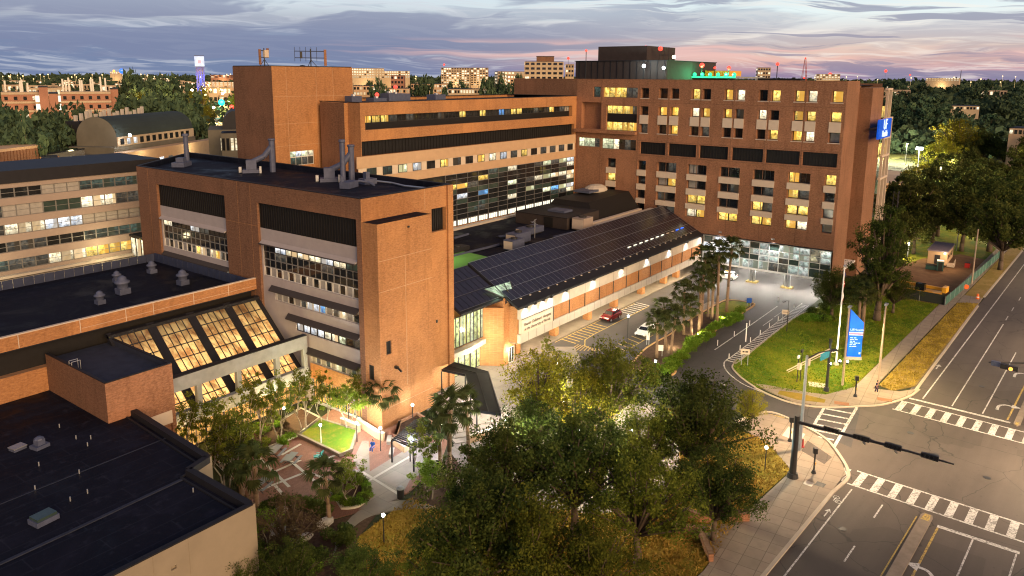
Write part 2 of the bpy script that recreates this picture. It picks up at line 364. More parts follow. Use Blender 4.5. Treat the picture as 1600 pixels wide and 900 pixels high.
M['lit_b'] = room('lit_room_blue', (.10, .35, 1), (.3, .7, 1), .8)
M['dim'] = room('dim_room', (.5, .42, .30), (.22, .25, .24), .16)
M['dim_g'] = room('dim_room_green', (.20, .34, .26), (.10, .14, .13), .22)
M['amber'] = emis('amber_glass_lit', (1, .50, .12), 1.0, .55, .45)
def amber_roof():
    m, k = mat('amber_roof_glass'); g = k.n.new('ShaderNodeNewGeometry'); sep = k.n.new('ShaderNodeSeparateXYZ'); k.l.new(g.outputs['Position'], sep.inputs[0]); oi = k.n.new('ShaderNodeObjectInfo')
    x, y, z = sep.outputs; n = k.noise(g.outputs['Position'], .55, 5, .65); n2 = k.noise(k.xyz(k.m('ADD', x, k.m('MULTIPLY', z, .8)), k.m('MULTIPLY', z, .3)), 1.3, 4, .6)
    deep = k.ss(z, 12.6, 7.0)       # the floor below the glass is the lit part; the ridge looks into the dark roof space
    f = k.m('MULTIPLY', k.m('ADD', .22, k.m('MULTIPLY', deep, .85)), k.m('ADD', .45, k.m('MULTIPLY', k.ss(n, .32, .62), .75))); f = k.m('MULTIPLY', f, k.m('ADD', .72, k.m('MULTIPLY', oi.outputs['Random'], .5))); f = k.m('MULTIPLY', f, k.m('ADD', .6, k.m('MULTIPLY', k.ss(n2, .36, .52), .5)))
    p = k.n.new('ShaderNodeBsdfPrincipled'); p.inputs['Base Color'].default_value = (.03, .022, .015, 1); p.inputs['Roughness'].default_value = .35
    k.l.new(k.mix(k.ss(n, .35, .6), (1, .40, .10, 1), (1, .60, .20, 1)), p.inputs['Emission Color']); k.set(p.inputs['Emission Strength'], k.m('MULTIPLY', f, 1.25)); k.l.new(p.outputs[0], k.out.inputs[0]); m.cycles.emission_sampling = 'NONE'; return m
M['amber_roof'] = amber_roof()
M['strip'] = emis('bright_window_strip', (1, .93, .72), 1.5, .25, 1.3)
M['bulb_w'] = emis('cool_white_lens', (.85, .95, 1), 12, 0)
M['bulb_y'] = emis('warm_white_lens', (1, .78, .45), 12, 0)
M['bulb_far'] = emis('far_street_lamp', (1, .66, .28), 3, 0)
M['bulb_r'] = emis('red_lens', (1, .05, .03), 2.6, 0)
M['bulb_a'] = emis('amber_lens', (1, .42, .06), 2.4, 0)
M['bulb_gr'] = emis('green_lens', (.03, 1, .34), 1.6, 0)
M['bulb_t'] = emis('teal_lens', (.02, .85, .75), 1.3, 0)
M['bulb_b'] = emis('blue_lens', (.03, .16, 1), 2.0, 0)
M['sign_blue'] = emis('lit_blue_sign', (.0, .075, .62), .72, .25, .5, (.01, .09, .5))
M['sign_white'] = emis('lit_sign_letters', (.75, .88, 1), 1.3, 0)
M['sign_pink'] = emis('lit_sign_stripe', (.9, .35, .45), .9, 0)
M['sign_teal'] = emis('lit_street_sign', (.02, .36, .36), .8, .1)

def asphalt(name, c, patch=.35):
    m, k = mat(name); P = pos(k)
    n = k.noise(P, .22, 5, .6); n2 = k.noise(P, 9, 3, .6); sep = k.n.new('ShaderNodeSeparateXYZ'); k.l.new(P, sep.inputs[0])
    tr = k.noise(k.xyz(k.m('MULTIPLY', sep.outputs[0], .05), k.m('MULTIPLY', k.m('ADD', sep.outputs[1], k.m('MULTIPLY', sep.outputs[0], .0633)), .7)), 1.0, 3, .5)
    f = k.m('ADD', k.m('MULTIPLY', n, patch), k.m('ADD', k.m('MULTIPLY', n2, .25), k.m('MULTIPLY', tr, .35)))
    cc = k.mix(f, tuple(q*.42 for q in c)+(1,), tuple(q*1.6 for q in c)+(1,))
    pv = k.n.new('ShaderNodeTexVoronoi'); pv.distance = 'CHEBYCHEV'; pv.inputs['Scale'].default_value = .085; pv.inputs['Randomness'].default_value = .9; k.l.new(P, pv.inputs['Vector']); pc = k.n.new('ShaderNodeSeparateColor'); k.l.new(pv.outputs['Color'], pc.inputs[0])
    cc = k.mix(k.m('MULTIPLY', k.m('GREATER_THAN', pc.outputs[0], .72), .28), cc, tuple(q*.5 for q in c)+(1,))
    oil = k.ss(k.noise(P, .9, 4, .7), .62, .72); cc = k.mix(k.m('MULTIPLY', oil, .5), cc, (.022, .020, .019, 1))
    crk = k.n.new('ShaderNodeTexVoronoi'); crk.feature = 'DISTANCE_TO_EDGE'; crk.inputs['Scale'].default_value = .13
    w = k.n.new('ShaderNodeVectorMath'); w.operation = 'ADD'; k.l.new(P, w.inputs[0])
    nn = k.n.new('ShaderNodeTexNoise'); nn.inputs['Scale'].default_value = .5; k.l.new(nn.outputs['Color'], w.inputs[1]); k.l.new(P, nn.inputs['Vector']); k.l.new(w.outputs[0], crk.inputs['Vector'])
    ce = k.m('MULTIPLY', k.m('SUBTRACT', 1.0, k.ss(crk.outputs['Distance'], .001, .007)), .6)
    cc = k.mix(ce, cc, (.018, .017, .017, 1))
    principled(k, cc, .75, 0, .35, n2, .2); return m
M['asphalt'] = asphalt('road_asphalt', (.084, .069, .057))
M['asphalt_d'] = asphalt('drive_asphalt', (.060, .054, .053))
def slabs(name, c, size, joint=.03, rot=0.0):
    m, k = mat(name); g = k.n.new('ShaderNodeNewGeometry'); mp = k.n.new('ShaderNodeMapping'); k.l.new(g.outputs['Position'], mp.inputs[0]); mp.inputs['Rotation'].default_value = (0, 0, rot)
    bt = k.n.new('ShaderNodeTexBrick'); k.l.new(mp.outputs[0], bt.inputs['Vector']); bt.offset = 0.0; bt.inputs['Scale'].default_value = 1
    bt.inputs['Brick Width'].default_value = size; bt.inputs['Row Height'].default_value = size; bt.inputs['Mortar Size'].default_value = joint
    bt.inputs['Color1'].default_value = c4(c); bt.inputs['Color2'].default_value = tuple(q*.86 for q in c[:3])+(1,); bt.inputs['Mortar'].default_value = tuple(q*.5 for q in c[:3])+(1,)
    n = k.noise(g.outputs['Position'], .6, 5, .65); n2 = k.noise(g.outputs['Position'], 6, 3, .6)
    cc = k.mix(k.m('MULTIPLY', k.ss(n, .4, .7), .4), bt.outputs[0], tuple(q*.6 for q in c[:3])+(1,))
    principled(k, cc, .85, 0, .25, n2, .15); return m
M['walk'] = slabs('sidewalk_concrete', (.27, .22, .17), 1.6, .03, R(-3.6))
M['walk_p'] = slabs('plaza_concrete', (.25, .215, .18), 2.4, .02)
M['kerb'] = plain('kerb_concrete', (.40, .34, .27), .85, 0, .2, .2, 1)
M['kerb_y'] = plain('ochre_kerb', (.42, .26, .12), .85, 0, .2, .25, 1)
def paver(name, c, c2):
    m, k = mat(name); P = pos(k); bt = k.n.new('ShaderNodeTexBrick'); k.l.new(P, bt.inputs['Vector']); bt.inputs['Scale'].default_value = 1
    bt.inputs['Brick Width'].default_value = .3; bt.inputs['Row Height'].default_value = .15; bt.inputs['Mortar Size'].default_value = .012
    bt.inputs['Color1'].default_value = c4(c); bt.inputs['Color2'].default_value = c4(c2); bt.inputs['Mortar'].default_value = (.10, .07, .05, 1)
    n = k.noise(P, .8, 5, .6); cc = k.mix(k.m('MULTIPLY', k.ss(n, .4, .7), .45), bt.outputs[0], tuple(q*.55 for q in c)+(1,))
    principled(k, cc, .8, 0, .3, n, .2); return m
M['paver'] = paver('brick_paving', (.20, .085, .055), (.26, .115, .075))
def grass_mat(name, a, b, c, scale=.25):
    m, k = mat(name); P = pos(k); n = k.noise(P, scale, 6, .62, .4); n2 = k.noise(P, 5.5, 4, .7); n3 = k.noise(P, 1.3, 4, .6)
    cc = k.mix(k.ss(n, .40, .62), c4(a), c4(b)); cc = k.mix(k.m('MULTIPLY', k.ss(n3, .5, .72), .7), cc, c4(c))
    cc = k.mix(k.m('MULTIPLY', n2, .7), cc, tuple(q*.3 for q in a)+(1,))
    principled(k, cc, .95, 0, .1, n2, .8, .08); return m
M['lawn'] = grass_mat('green_lawn', (.085, .17, .010), (.24, .24, .015), (.32, .21, .04), .16)
M['lawn_dry'] = grass_mat('dry_lawn', (.34, .23, .035), (.20, .18, .02), (.42, .27, .07))
M['verge'] = grass_mat('tan_verge_grass', (.40, .28, .10), (.30, .22, .06), (.20, .19, .04))
M['ground'] = grass_mat('open_ground', (.035, .045, .018), (.06, .06, .03), (.05, .045, .03), .05)
M['field'] = grass_mat('floodlit_field', (.20, .22, .06), (.24, .22, .10), (.26, .22, .10), .1)

def leaf_mat(name, c, c2, trans=.45):
    m, k = mat(name); g = k.n.new('ShaderNodeNewGeometry'); oi = k.n.new('ShaderNodeObjectInfo')
    r = g.outputs['Random Per Island']; n = k.noise(g.outputs['Position'], .45, 3, .6)
    f = k.m('ADD', k.m('MULTIPLY', r, .55), k.m('MULTIPLY', k.ss(n, .35, .65), .45))
    cc = k.mix(f, c4(c), c4(c2)); hs = k.n.new('ShaderNodeHueSaturation'); k.l.new(cc, hs.inputs['Color'])
    k.set(hs.inputs['Value'], k.m('ADD', .75, k.m('MULTIPLY', oi.outputs['Random'], .5))); k.set(hs.inputs['Hue'], k.m('ADD', .485, k.m('MULTIPLY', oi.outputs['Random'], .03)))
    d = k.n.new('ShaderNodeBsdfDiffuse'); k.l.new(hs.outputs[0], d.inputs[0]); t = k.n.new('ShaderNodeBsdfTranslucent'); k.l.new(hs.outputs[0], t.inputs[0])
    mx = k.n.new('ShaderNodeMixShader'); mx.inputs[0].default_value = trans; k.l.new(d.outputs[0], mx.inputs[1]); k.l.new(t.outputs[0], mx.inputs[2]); k.l.new(mx.outputs[0], k.out.inputs[0]); return m
M['oakleaf'] = leaf_mat('oak_leaves', (.050, .085, .014), (.22, .24, .036))
M['groveleaf'] = leaf_mat('grove_leaves', (.032, .055, .016), (.12, .125, .032))
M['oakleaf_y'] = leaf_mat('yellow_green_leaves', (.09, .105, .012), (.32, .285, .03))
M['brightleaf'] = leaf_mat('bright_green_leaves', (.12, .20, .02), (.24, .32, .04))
M['darkleaf'] = leaf_mat('dark_leaves', (.020, .042, .014), (.125, .155, .034))
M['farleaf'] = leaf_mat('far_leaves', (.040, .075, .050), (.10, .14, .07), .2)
M['palmleaf'] = leaf_mat('palm_fronds', (.035, .05, .018), (.09, .105, .035))
M['shrub'] = leaf_mat('shrub_leaves', (.07, .15, .015), (.18, .27, .03))
M['brownleaf'] = leaf_mat('brown_shrub_leaves', (.08, .06, .035), (.15, .12, .06))
# ------------------------------------------------------------------ the setting: ground, roads, pavements
def ribbon(pts, w, side=0.0):
    """outline of a strip of width w along a polyline (side -1..1 shifts it)"""
    P = [Vector((p[0], p[1])) for p in pts]; L = []; Rr = []
    for i, p in enumerate(P):
        d = (P[min(i+1, len(P)-1)]-P[max(i-1, 0)]).normalized(); n = Vector((-d.y, d.x))
        L.append(p+n*w*(.5+.5*side)); Rr.append(p-n*w*(.5-.5*side))
    return L+list(reversed(Rr))
def smooth(pts, k=4):
    P = [Vector((p[0], p[1])) for p in pts]; out = []
    for i in range(len(P)-1):
        a, b, c, d = P[max(i-1, 0)], P[i], P[i+1], P[min(i+2, len(P)-1)]
        for j in range(k):
            t = j/k; out.append(.5*((2*b)+(c-a)*t+(2*a-5*b+4*c-d)*t*t+(3*b-a-3*c+d)*t**3))
    return out+[P[-1]]
def sheet(name, pts, z, m, kind='structure', parent=None): return MB().sheet(pts, z).build(name, m, parent, kind=kind)
def slab(name, pts, z1, m, kind='structure', parent=None, z0=-.05): return MB().prism(pts, z0, z1).build(name, m, parent, kind=kind)
def px(*pts): return [G(*p) for p in pts]

sheet('ground', [(-9000, -9000), (9000, -9000), (9000, 9000), (-9000, 9000)], 0, M['ground'])
road = sheet('road', [ST(20.9, -60), ST(22.6, 230), ST(30, 900), ST(-8, 900), ST(-9, 230), ST(-9, -60)], .02, M['asphalt'])
sheet('side_road', px((1195, 640), (1255, 612), (1345, 634), (1440, 606))+[ST(5, 107), ST(5, 78), ST(21.2, 80)]+px((1318, 745), (1300, 700), (1240, 664)), .024, M['asphalt'])
# drive loop, drop-off lane and the way under the hospital
drive = sheet('driveway', [(86, 40), (94, 36.5), (104, 37), (150, 37), (182, 37), (182, 64.3), (150, 64.3), (94, 64.3), (84, 57), (84, 48)], .03, M['asphalt_d'])
sheet('driveway', px((1035, 600), (1060, 560), (1130, 560), (1180, 606), (1260, 640), (1345, 636), (1330, 700), (1258, 668), (1195, 645), (1130, 640), (1060, 640)), .036, M['asphalt_d'])
# lawns and pavements north of the road
lawn_edge = px((1180, 606), (1160, 592), (1145, 577), (1146, 570), (1152, 562))+[Vector((107, 37.3)), Vector((131.5, 37.2)), Vector((138, 36.6)), Vector((143, 35.5)), Vector((150, 31))]
lawn = slab('lawn', lawn_edge+[Vector((182, 31)), ST(28, 165), ST(28, 106)]+px((1345, 606), (1290, 618), (1230, 612)), .12, M['lawn'])
slab('kerb', ribbon(smooth(lawn_edge), .22), .16, M['kerb'])
slab('pavement', [ST(27.9, 107), ST(27.9, 300), ST(25.5, 300), ST(25.8, 107)]+px((1405, 613), (1432, 609), (1420, 619), (1380, 631), (1345, 634), (1290, 636), (1240, 629), (1200, 612), (1180, 601), (1200, 603), (1250, 612), (1290, 618), (1335, 606)), .14, M['walk'])
slab('lawn_strip', px((1218, 612), (1248, 616), (1290, 626), (1288, 631), (1245, 626), (1215, 617)), .17, M['lawn_dry'])
slab('verge', [ST(25.5, 109), ST(25.5, 161), ST(22.4, 163), ST(21.6, 112), ST(23.6, 108)], .125, M['verge'])
slab('verge', [ST(25.5, 168), ST(25.5, 320), ST(22.9, 320), ST(22.5, 168)], .125, M['verge'])
slab('pavement_crossing', [ST(25.6, 161), ST(25.6, 168), ST(22.5, 169), ST(22.3, 161.5)], .10, M['walk'])
slab('kerb', ribbon([ST(21.2, 110), ST(21.8, 140), ST(22.2, 161.5)], .35), .15, M['kerb'])
slab('kerb', ribbon([ST(22.4, 169), ST(22.7, 230), ST(23.5, 320)], .35), .15, M['kerb'])
slab('kerb', ribbon(smooth(px((1180, 607), (1205, 619), (1240, 631), (1290, 637.5), (1345, 635.5), (1382, 632.5), (1420, 620.5), (1436, 609))), .3), .15, M['kerb'])
slab('grass_bank', [ST(28, 165), ST(27.9, 320), ST(60, 320), ST(70, 160), (182, 31)], .08, M['lawn'])
slab('dirt_yard', px((1395, 440), (1400, 466), (1476, 478), (1545, 408), (1500, 398), (1440, 405), (1400, 420)), .135, M['dirt'])
for a, b in ((1345, 630), (1315, 627)):
    pass
# pavement at the near corner
slab('pavement', px((1030, 960), (1100, 893), (1165, 803), (1237, 737), (1205, 700), (1150, 663), (1196, 647), (1232, 657), (1262, 673), (1292, 692), (1315, 724), (1322, 744))+[ST(21.3, 80), ST(21.4, 20), ST(26, 20)], .14, M['walk'])
slab('kerb', ribbon(smooth(px((1150, 660), (1196, 644.5), (1232, 654.5), (1264, 670.5), (1294, 690), (1318, 722), (1326, 742), (1322, 752)))+[ST(21.15, 76), ST(21.3, 20)], .35), .155, M['kerb'])
slab('ramp', px((1232, 668), (1258, 680), (1250, 693), (1222, 682)), .146, M['conc'])
slab('ramp', px((1262, 690), (1300, 716), (1288, 727), (1252, 706)), .146, M['asphalt'])
slab('dry_lawn', px((1000, 960), (1098, 893), (1163, 800), (1235, 736), (1200, 690), (1130, 664), (1080, 640), (1000, 640), (860, 700), (760, 760), (700, 800), (640, 780), (560, 840), (520, 960)), .10, M['lawn_dry'])
slab('garden_bed', px((380, 830), (440, 790), (520, 815), (600, 790), (560, 840), (520, 960), (330, 960), (340, 860)), .07, M['mulch'])
slab('garden_bed', px((640, 780), (690, 730), (720, 690), (790, 690), (860, 640), (900, 690), (760, 770), (700, 800)), .115, M['mulch'])

slab('plaza', px((700, 702), (800, 668), (900, 640), (1010, 630), (1058, 660), (1062, 720), (1040, 790), (930, 806), (830, 792), (740, 760)), .12, M['walk_p'])
# painted marks on the roads
def mark(poly, name='road_marking', m=None, parent=None, z=.045): return MB().sheet(poly, z).build(name, m or M['mark'], parent or road)
def stline(s0, t0, s1, t1, w=.15, m=None): return mark(ribbon([ST(s0, t0), ST(s1, t1)], w), m=m, name='lane_line')
def crosswalk(t0, t1, s0, s1, k):
    mark(ribbon([ST(s0, t0), ST(s1, t0)], .25), 'crosswalk_line'); mark(ribbon([ST(s0, t1), ST(s1, t1)], .25), 'crosswalk_line')
    n = int((s1-s0)/1.72)
    for i in range(n+1):
        s = s0+.9+i*1.72; mark([ST(s-.36, t0+.15), ST(s+.36, t0+.15), ST(s+.36, t1-.15), ST(s-.36, t1-.15)], 'crosswalk_bar', z=.049)
crosswalk(78.9, 82.3, 3.4, 20.6, 0); crosswalk(101.9, 105.4, 5.0, 22.0, 0)
mark(ribbon([ST(11.6, 76.5), ST(5.0, 76.7)], .5), 'stop_line'); mark(ribbon([ST(21.2, 107.0), ST(9.8, 107.3)], .5), 'stop_line')
stline(19.85, 20, 19.85, 78); stline(19.8, 108, 20.9, 320, .17)
for t in range(20, 76, 9): stline(16.6, t, 16.6, t+3)
stline(16.35, 108, 16.8, 152, .15); stline(12.9, 108, 13.0, 137, .15); stline(16.85, 155, 16.9, 158)
for t in range(162, 320, 9): stline(16.9, t, 16.95, t+3)
stline(8.6, 20, 8.6, 76.3); stline(11.6, 20, 11.5, 76.2, .2, M['mark_y']); stline(10.2, 108, 9.6, 200, .2, M['mark_y']); stline(13.9, 20, 13.5, 77, .12, M['mark_y'])
stline(5.1, 20, 5.2, 76.3, .15)
# ladder crossing over the driveway mouth
a, b, c, d = px((1288, 637), (1339, 637), (1303, 699), (1246, 687))
mark(ribbon([a, px((1268, 671))[0]], .35), 'crosswalk_line', parent=road, z=.052); mark(ribbon([b, c], .35), 'crosswalk_line', z=.052)
for i in range(6):
    y = 639+i*8.2; xa = 1290-i*5.2; xb = 1333-i*6.0
    mark(ribbon(px((xa, y), (xb, y+8)), .38), 'crosswalk_bar', z=.056)
# turn arrows and bike marks
def arrow(s, t, turn=-1, scale=1.0, name='turn_arrow'):
    q = [(0, 0), (0, 1.3), (turn*.5, 2.0), (turn*1.1, 2.05)]
    P = [ST(s+x*scale, t+y*scale) for x, y in q]; mark(ribbon(smooth(P, 3), .28*scale), name, z=.05)
    e = q[-1]; mark([ST(s+(e[0])*scale, t+(e[1]-.55)*scale), ST(s+(e[0]+turn*.9)*scale, t+e[1]*scale), ST(s+e[0]*scale, t+(e[1]+.55)*scale)], name, z=.052)
arrow(11.7, 110.6, -1, 1.2); arrow(11.7, 125, -1, 1.2); arrow(10.1, 66, 1, 1.2)
def straight_arrow(s, t, k=1.0, head=1):
    mark([ST(s-.07*k, t), ST(s+.07*k, t), ST(s+.07*k, t+1.4*k), ST(s-.07*k, t+1.4*k)], 'bike_arrow', z=.05)
    mark([ST(s-.35*k, t+1.2*k), ST(s+.35*k, t+1.2*k), ST(s, t+1.9*k)], 'bike_arrow', z=.052)
straight_arrow(20.35, 71.0, .9); straight_arrow(20.9, 121, 1.2)
def ring(s, t, r): 
    mark(ribbon([ST(s+r*math.cos(i*math.pi/5), t+r*math.sin(i*math.pi/5)) for i in range(11)], .09), 'bike_symbol', z=.05)
ring(20.15, 74.6, .3); ring(20.55, 75.3, .3); mark(ribbon([ST(20.15, 74.6), ST(20.6, 74.5), ST(20.55, 75.3)], .08), 'bike_symbol', z=.052)
# traffic islands
M['island'] = plain('dull_island_concrete', (.22, .18, .14), .9, 0, .2, .4, 1.2)
def median(s0, s1, t0, t1, n=1):
    mb = MB().prism([ST(s0+.25, t0), ST(s1-.25, t0), ST(s1, t0+.5), ST(s1, t1), ST(s0, t1), ST(s0, t0+.5)], 0, .16)
    o = mb.build('traffic_island', M['island'], kind='structure')
    MB().prism([ST(s0+.2, t0+.12), ST(s1-.2, t0+.12), ST(s1-.12, t0+1.2), ST(s0+.12, t0+1.2)], .16, .17).build('nose_paint', M['mark_y'], o); return o
median(8.75, 9.45, 106.6, 150)
mb = MB().prism([ST(12.35, 78.0), ST(13.05, 78.0), ST(13.25, 77.5), ST(13.25, 20), ST(12.2, 20), ST(12.2, 77.5)], 0, .16); o = mb.build('traffic_island', M['island'], kind='structure')
MB().prism([ST(12.45, 77.85), ST(12.95, 77.85), ST(13.1, 76.6), ST(12.35, 76.6)], .16, .172).build('nose_paint', M['mark_y'], o)
slab('pavement', [ST(4.2, 20), ST(4.2, 79.5), ST(3.6, 81), ST(-9, 84), ST(-9, 20)], .14, M['walk'])

# driveway hatching, centre line and kerbed palm island
hat = MB()
mark(ribbon([(106, 39), (144, 38.8)], .18), 'hatch_edge', z=.05, parent=drive); mark(ribbon([(106.5, 37.6), (143, 37.4)], .14), 'hatch_edge', z=.05, parent=drive)
for i in range(40): mark([(106.2+i*.93, 37.65), (106.55+i*.93, 37.65), (106.55+i*.93, 38.95), (106.2+i*.93, 38.95)], 'hatch_bar', z=.048, parent=drive)
mark(ribbon(smooth(px((1139, 560), (1132, 566), (1132, 574), (1140, 585), (1160, 600), (1190, 613))), .2), 'edge_line', z=.05, parent=drive)
mark(ribbon([(109.6, 42.2), (123.8, 42), (139, 41.9)], .2), 'centre_line', z=.05, parent=drive)
for x0 in (126, 132): mark(ribbon([(x0, 40.2), (x0+5, 40.1)], .15), 'centre_line', z=.05, parent=drive)
mark(ribbon(px((1120, 596), (1137, 604)), .2), 'centre_line', z=.05, parent=drive)
mark(ribbon(px((1202, 648), (1236, 655)), .3), 'edge_line', M['mark_y'], z=.05, parent=drive)
isl = [Vector(p) for p in ((94.5, 45.5), (95.6, 43.2), (97.5, 43.2), (101, 44.6), (119, 45.7), (130, 45.6), (136.8, 45.5), (137.8, 46.8), (137.4, 50), (135, 51.2), (118, 51.4), (112, 50.8), (104, 51), (98, 50), (94.5, 49))]
island = slab('palm_island', isl, .15, M['mulch']); slab('kerb', ribbon(smooth(isl+[isl[0]], 3), .3), .2, M['kerb_y'])
slab('lawn', [(128, 46), (136.5, 46), (137.2, 47), (136.9, 49.6), (134.8, 50.8), (126, 50.9)], .18, M['lawn'])
slab('pavement', [(111.5, 51.4), (134, 51.6), (134, 53.2), (113, 53.4)], .14, M['walk_p'])
# drop-off lane: forecourt pavement, yellow parking hatch
slab('forecourt', [(84, 64.2), (150, 64.4), (182, 64.4), (182, 72), (74.3, 72), (74.3, 64.2)], .15, M['walk_p'])
slab('forecourt', [(74.3, 64.2), (94, 64.2), (97, 60.2), (93, 56.5), (88, 56), (84, 49), (74, 49.5), (66, 51), (66, 62.9), (68, 62.9), (68, 65.5), (74.3, 65.5)], .145, M['walk_p'])
mark(ribbon([(97.5, 56.5), (98.6, 59.3), (101, 60.7), (104, 60.95), (124, 60.9)], .2), 'parking_line', M['mark_y'], drive, .05)
mark(ribbon([(97, 63.9), (124, 63.9)], .14), 'parking_line', M['mark_y'], drive, .05)
for i in range(24):
    x = 98.5+i*1.12
    if 109 < x < 117: continue
    mark([(x, 61), (x+.28, 61), (x+.55, 63.85), (x+.27, 63.85)], 'parking_bar', M['mark_y'] if x < 109 else M['mark'], drive, .048)
for i in range(9): mark(ribbon([(95.2+i*.34, 60.2-i*.5), (98.6+i*.05, 60.4-i*.42)], .16), 'parking_bar', M['mark_y'], drive, .048)
for i in range(6): mark(ribbon([(100.5+i*1.5, 53.0), (101.3+i*1.5, 55.6)], .2), 'parking_bar', M['mark_y'], drive, .048)
mark(ribbon([(99.5, 53), (110, 53)], .15), 'parking_line', M['mark_y'], drive, .051)

# courtyard
yard = slab('courtyard_paving', px((330, 710), (405, 800), (440, 780), (520, 812), (600, 790), (640, 770), (690, 720), (700, 690), (640, 655), (520, 640), (478, 670), (420, 700)), .09, M['paver'])
slab('pathway', px((566, 690), (576, 690), (578, 738), (560, 736), (552, 720)), .105, M['walk_p'])
slab('pathway', smooth(px((520, 870), (540, 838), (570, 812), (610, 800), (660, 796), (700, 797)))+list(reversed(smooth(px((524, 855), (526, 838), (560, 800), (610, 785), (660, 782), (700, 784))))), .108, M['walk_p'])
slab('pathway', px((560, 736), (578, 738), (640, 700), (690, 690), (692, 722), (640, 752), (626, 780), (560, 798), (585, 775), (572, 762), (520, 726)), .1, M['walk_p'])
for a in (((440, 712), (470, 695)), ((404, 768), (480, 738)), ((430, 760), (456, 790)), ((425, 740), (470, 720)), ((480, 738), (560, 770)), ((455, 722), (500, 760)), ((404, 715), (452, 762)), ((560, 762), (640, 715)), ((565, 738), (630, 778)), ((480, 730), (540, 706))):
    slab('paving_band', ribbon(px(*a), .32), .112, M['conc'])
def planter(name, pts, h, label, fill, fillz, wallm, w=.35):
    t = thing(name, label, 'planter', pts[0])
    MB().prism(ribbon(pts+[pts[0], pts[1]], w), 0, h).build('wall', wallm, t)
    MB().prism(pts, 0, fillz).build('bed', fill, t); return t
planter('raised_planter', px((468, 684), (500, 659), (558, 677), (549, 707), (532, 715)), .5, 'raised square lawn bed with pale concrete edge in the courtyard', M['lawn'], .45, M['island'])
planter('raised_planter', px((618, 690), (625, 668), (652, 655), (680, 672), (646, 697), (628, 700)), .9, 'brick planter bed under the dark slatted pergola', M['mulch'], .6, M['brick_red'])
planter('raised_planter', px((610, 650), (666, 624), (672, 632), (616, 660)), 1.1, 'long brick planter holding a clipped hedge along the tall orange wall', M['mulch'], 1.0, M['brick'])
planter('raised_planter', px((420, 672), (470, 640), (500, 655), (466, 682), (400, 710), (340, 690)), .3, 'long mulch bed with small trees beside the glass atrium', M['mulch'], .22, M['conc'])
planter('raised_planter', smooth(px((518, 770), (540, 745), (570, 757), (577, 775), (560, 793), (530, 797)))[:-1], .3, 'curved planter bed with a dense shrub in the middle of the courtyard', M['mulch'], .22, M['conc'])
# ------------------------------------------------------------------ facade helpers
# plane: ('x', X) faces -X with u=y ; ('y', Y) faces -Y with u=x.  n: +1 means depth goes to larger X / Y
def P3(pl, u, z, d=0.0): return (pl[1]+d, u, z) if pl[0] == 'x' else (u, pl[1]+d, z)
def facade(mb, pl, u0, u1, z0, z1, holes=()):
    us = sorted({u0, u1, *[h[0] for h in holes], *[h[1] for h in holes]}); zs = sorted({z0, z1, *[h[2] for h in holes], *[h[3] for h in holes]})
    us = [u for u in us if u0 <= u <= u1]; zs = [z for z in zs if z0 <= z <= z1]
    for j in range(len(zs)-1):
        run = None
        for i in range(len(us)-1):
            uc, zc = (us[i]+us[i+1])/2, (zs[j]+zs[j+1])/2
            solid = not any(h[0] < uc < h[1] and h[2] < zc < h[3] for h in holes)
            if solid and run is None: run = us[i]
            if run is not None and (not solid or i == len(us)-2):
                e = us[i+1] if solid else us[i]
                mb.quad(P3(pl, run, zs[j]), P3(pl, e, zs[j]), P3(pl, e, zs[j+1]), P3(pl, run, zs[j+1])); run = None
    for a, b, c, d, dep, *rest in holes:
        f = lambda u, z, q: P3(pl, u, z, q)
        mb.quad(f(a, c, 0), f(a, d, 0), f(a, d, dep), f(a, c, dep)); mb.quad(f(b, c, 0), f(b, d, 0), f(b, d, dep), f(b, c, dep))
        mb.quad(f(a, d, 0), f(b, d, 0), f(b, d, dep), f(a, d, dep)); mb.quad(f(a, c, 0), f(b, c, 0), f(b, c, dep), f(a, c, dep))
        if rest and rest[0]: mb.quad(f(a, c, dep), f(b, c, dep), f(b, d, dep), f(a, d, dep))
    return mb
def pbox(mb, pl, u0, u1, z0, z1, d0, d1):
    if pl[0] == 'x': return mb.box(pl[1]+d0, pl[1]+d1, u0, u1, z0, z1)
    return mb.box(u0, u1, pl[1]+d0, pl[1]+d1, z0, z1)
WIN = {}
def window(parent, pl, a, b, c, d, dep, mats, cols=1, rows=1, fm='frame', name='window', bar=.07, panes=None):
    """frame (part) with its panes (sub-parts); panes: material name, or list of them, one per column"""
    w, h = round(b-a, 3), round(d-c, 3); key = (pl[0], w, h, cols, rows, fm, bar)
    if key not in WIN:
        q = (pl[0], 0.0); f = MB(); t = bar
        pbox(f, q, 0, w, 0, t, -.05, .07); pbox(f, q, 0, w, h-t, h, -.05, .07); pbox(f, q, 0, t, t, h-t, -.05, .07); pbox(f, q, w-t, w, t, h-t, -.05, .07)
        for i in range(1, cols): x = w*i/cols; pbox(f, q, x-t*.4, x+t*.4, t, h-t, -.04, .06)
        for i in range(1, rows): z = h*i/rows; pbox(f, q, t, w-t, z-t*.4, z+t*.4, -.03, .05)
        n = len(mats) if isinstance(mats, list) else 1
        WIN[key] = f.mesh('window_frame', M[fm])
    me = WIN[key]
    o = place(name, me, parent, P3(pl, a, c, dep))
    ml = mats if isinstance(mats, list) else [mats]; n = len(ml)
    for i, mm in enumerate(ml):
        pk = ('pane', pl[0], round(w/n, 3), h)
        if pk not in WIN:
            q = (pl[0], 0.0); pm = MB(); pm.quad(P3(q, 0, 0), P3(q, w/n, 0), P3(q, w/n, h), P3(q, 0, h)); WIN[pk] = pm.mesh('pane', M['glass'])
        po = place('pane', WIN[pk], o, P3(pl, a+w*i/n, c, dep+.02), mat=M[mm])
    return o
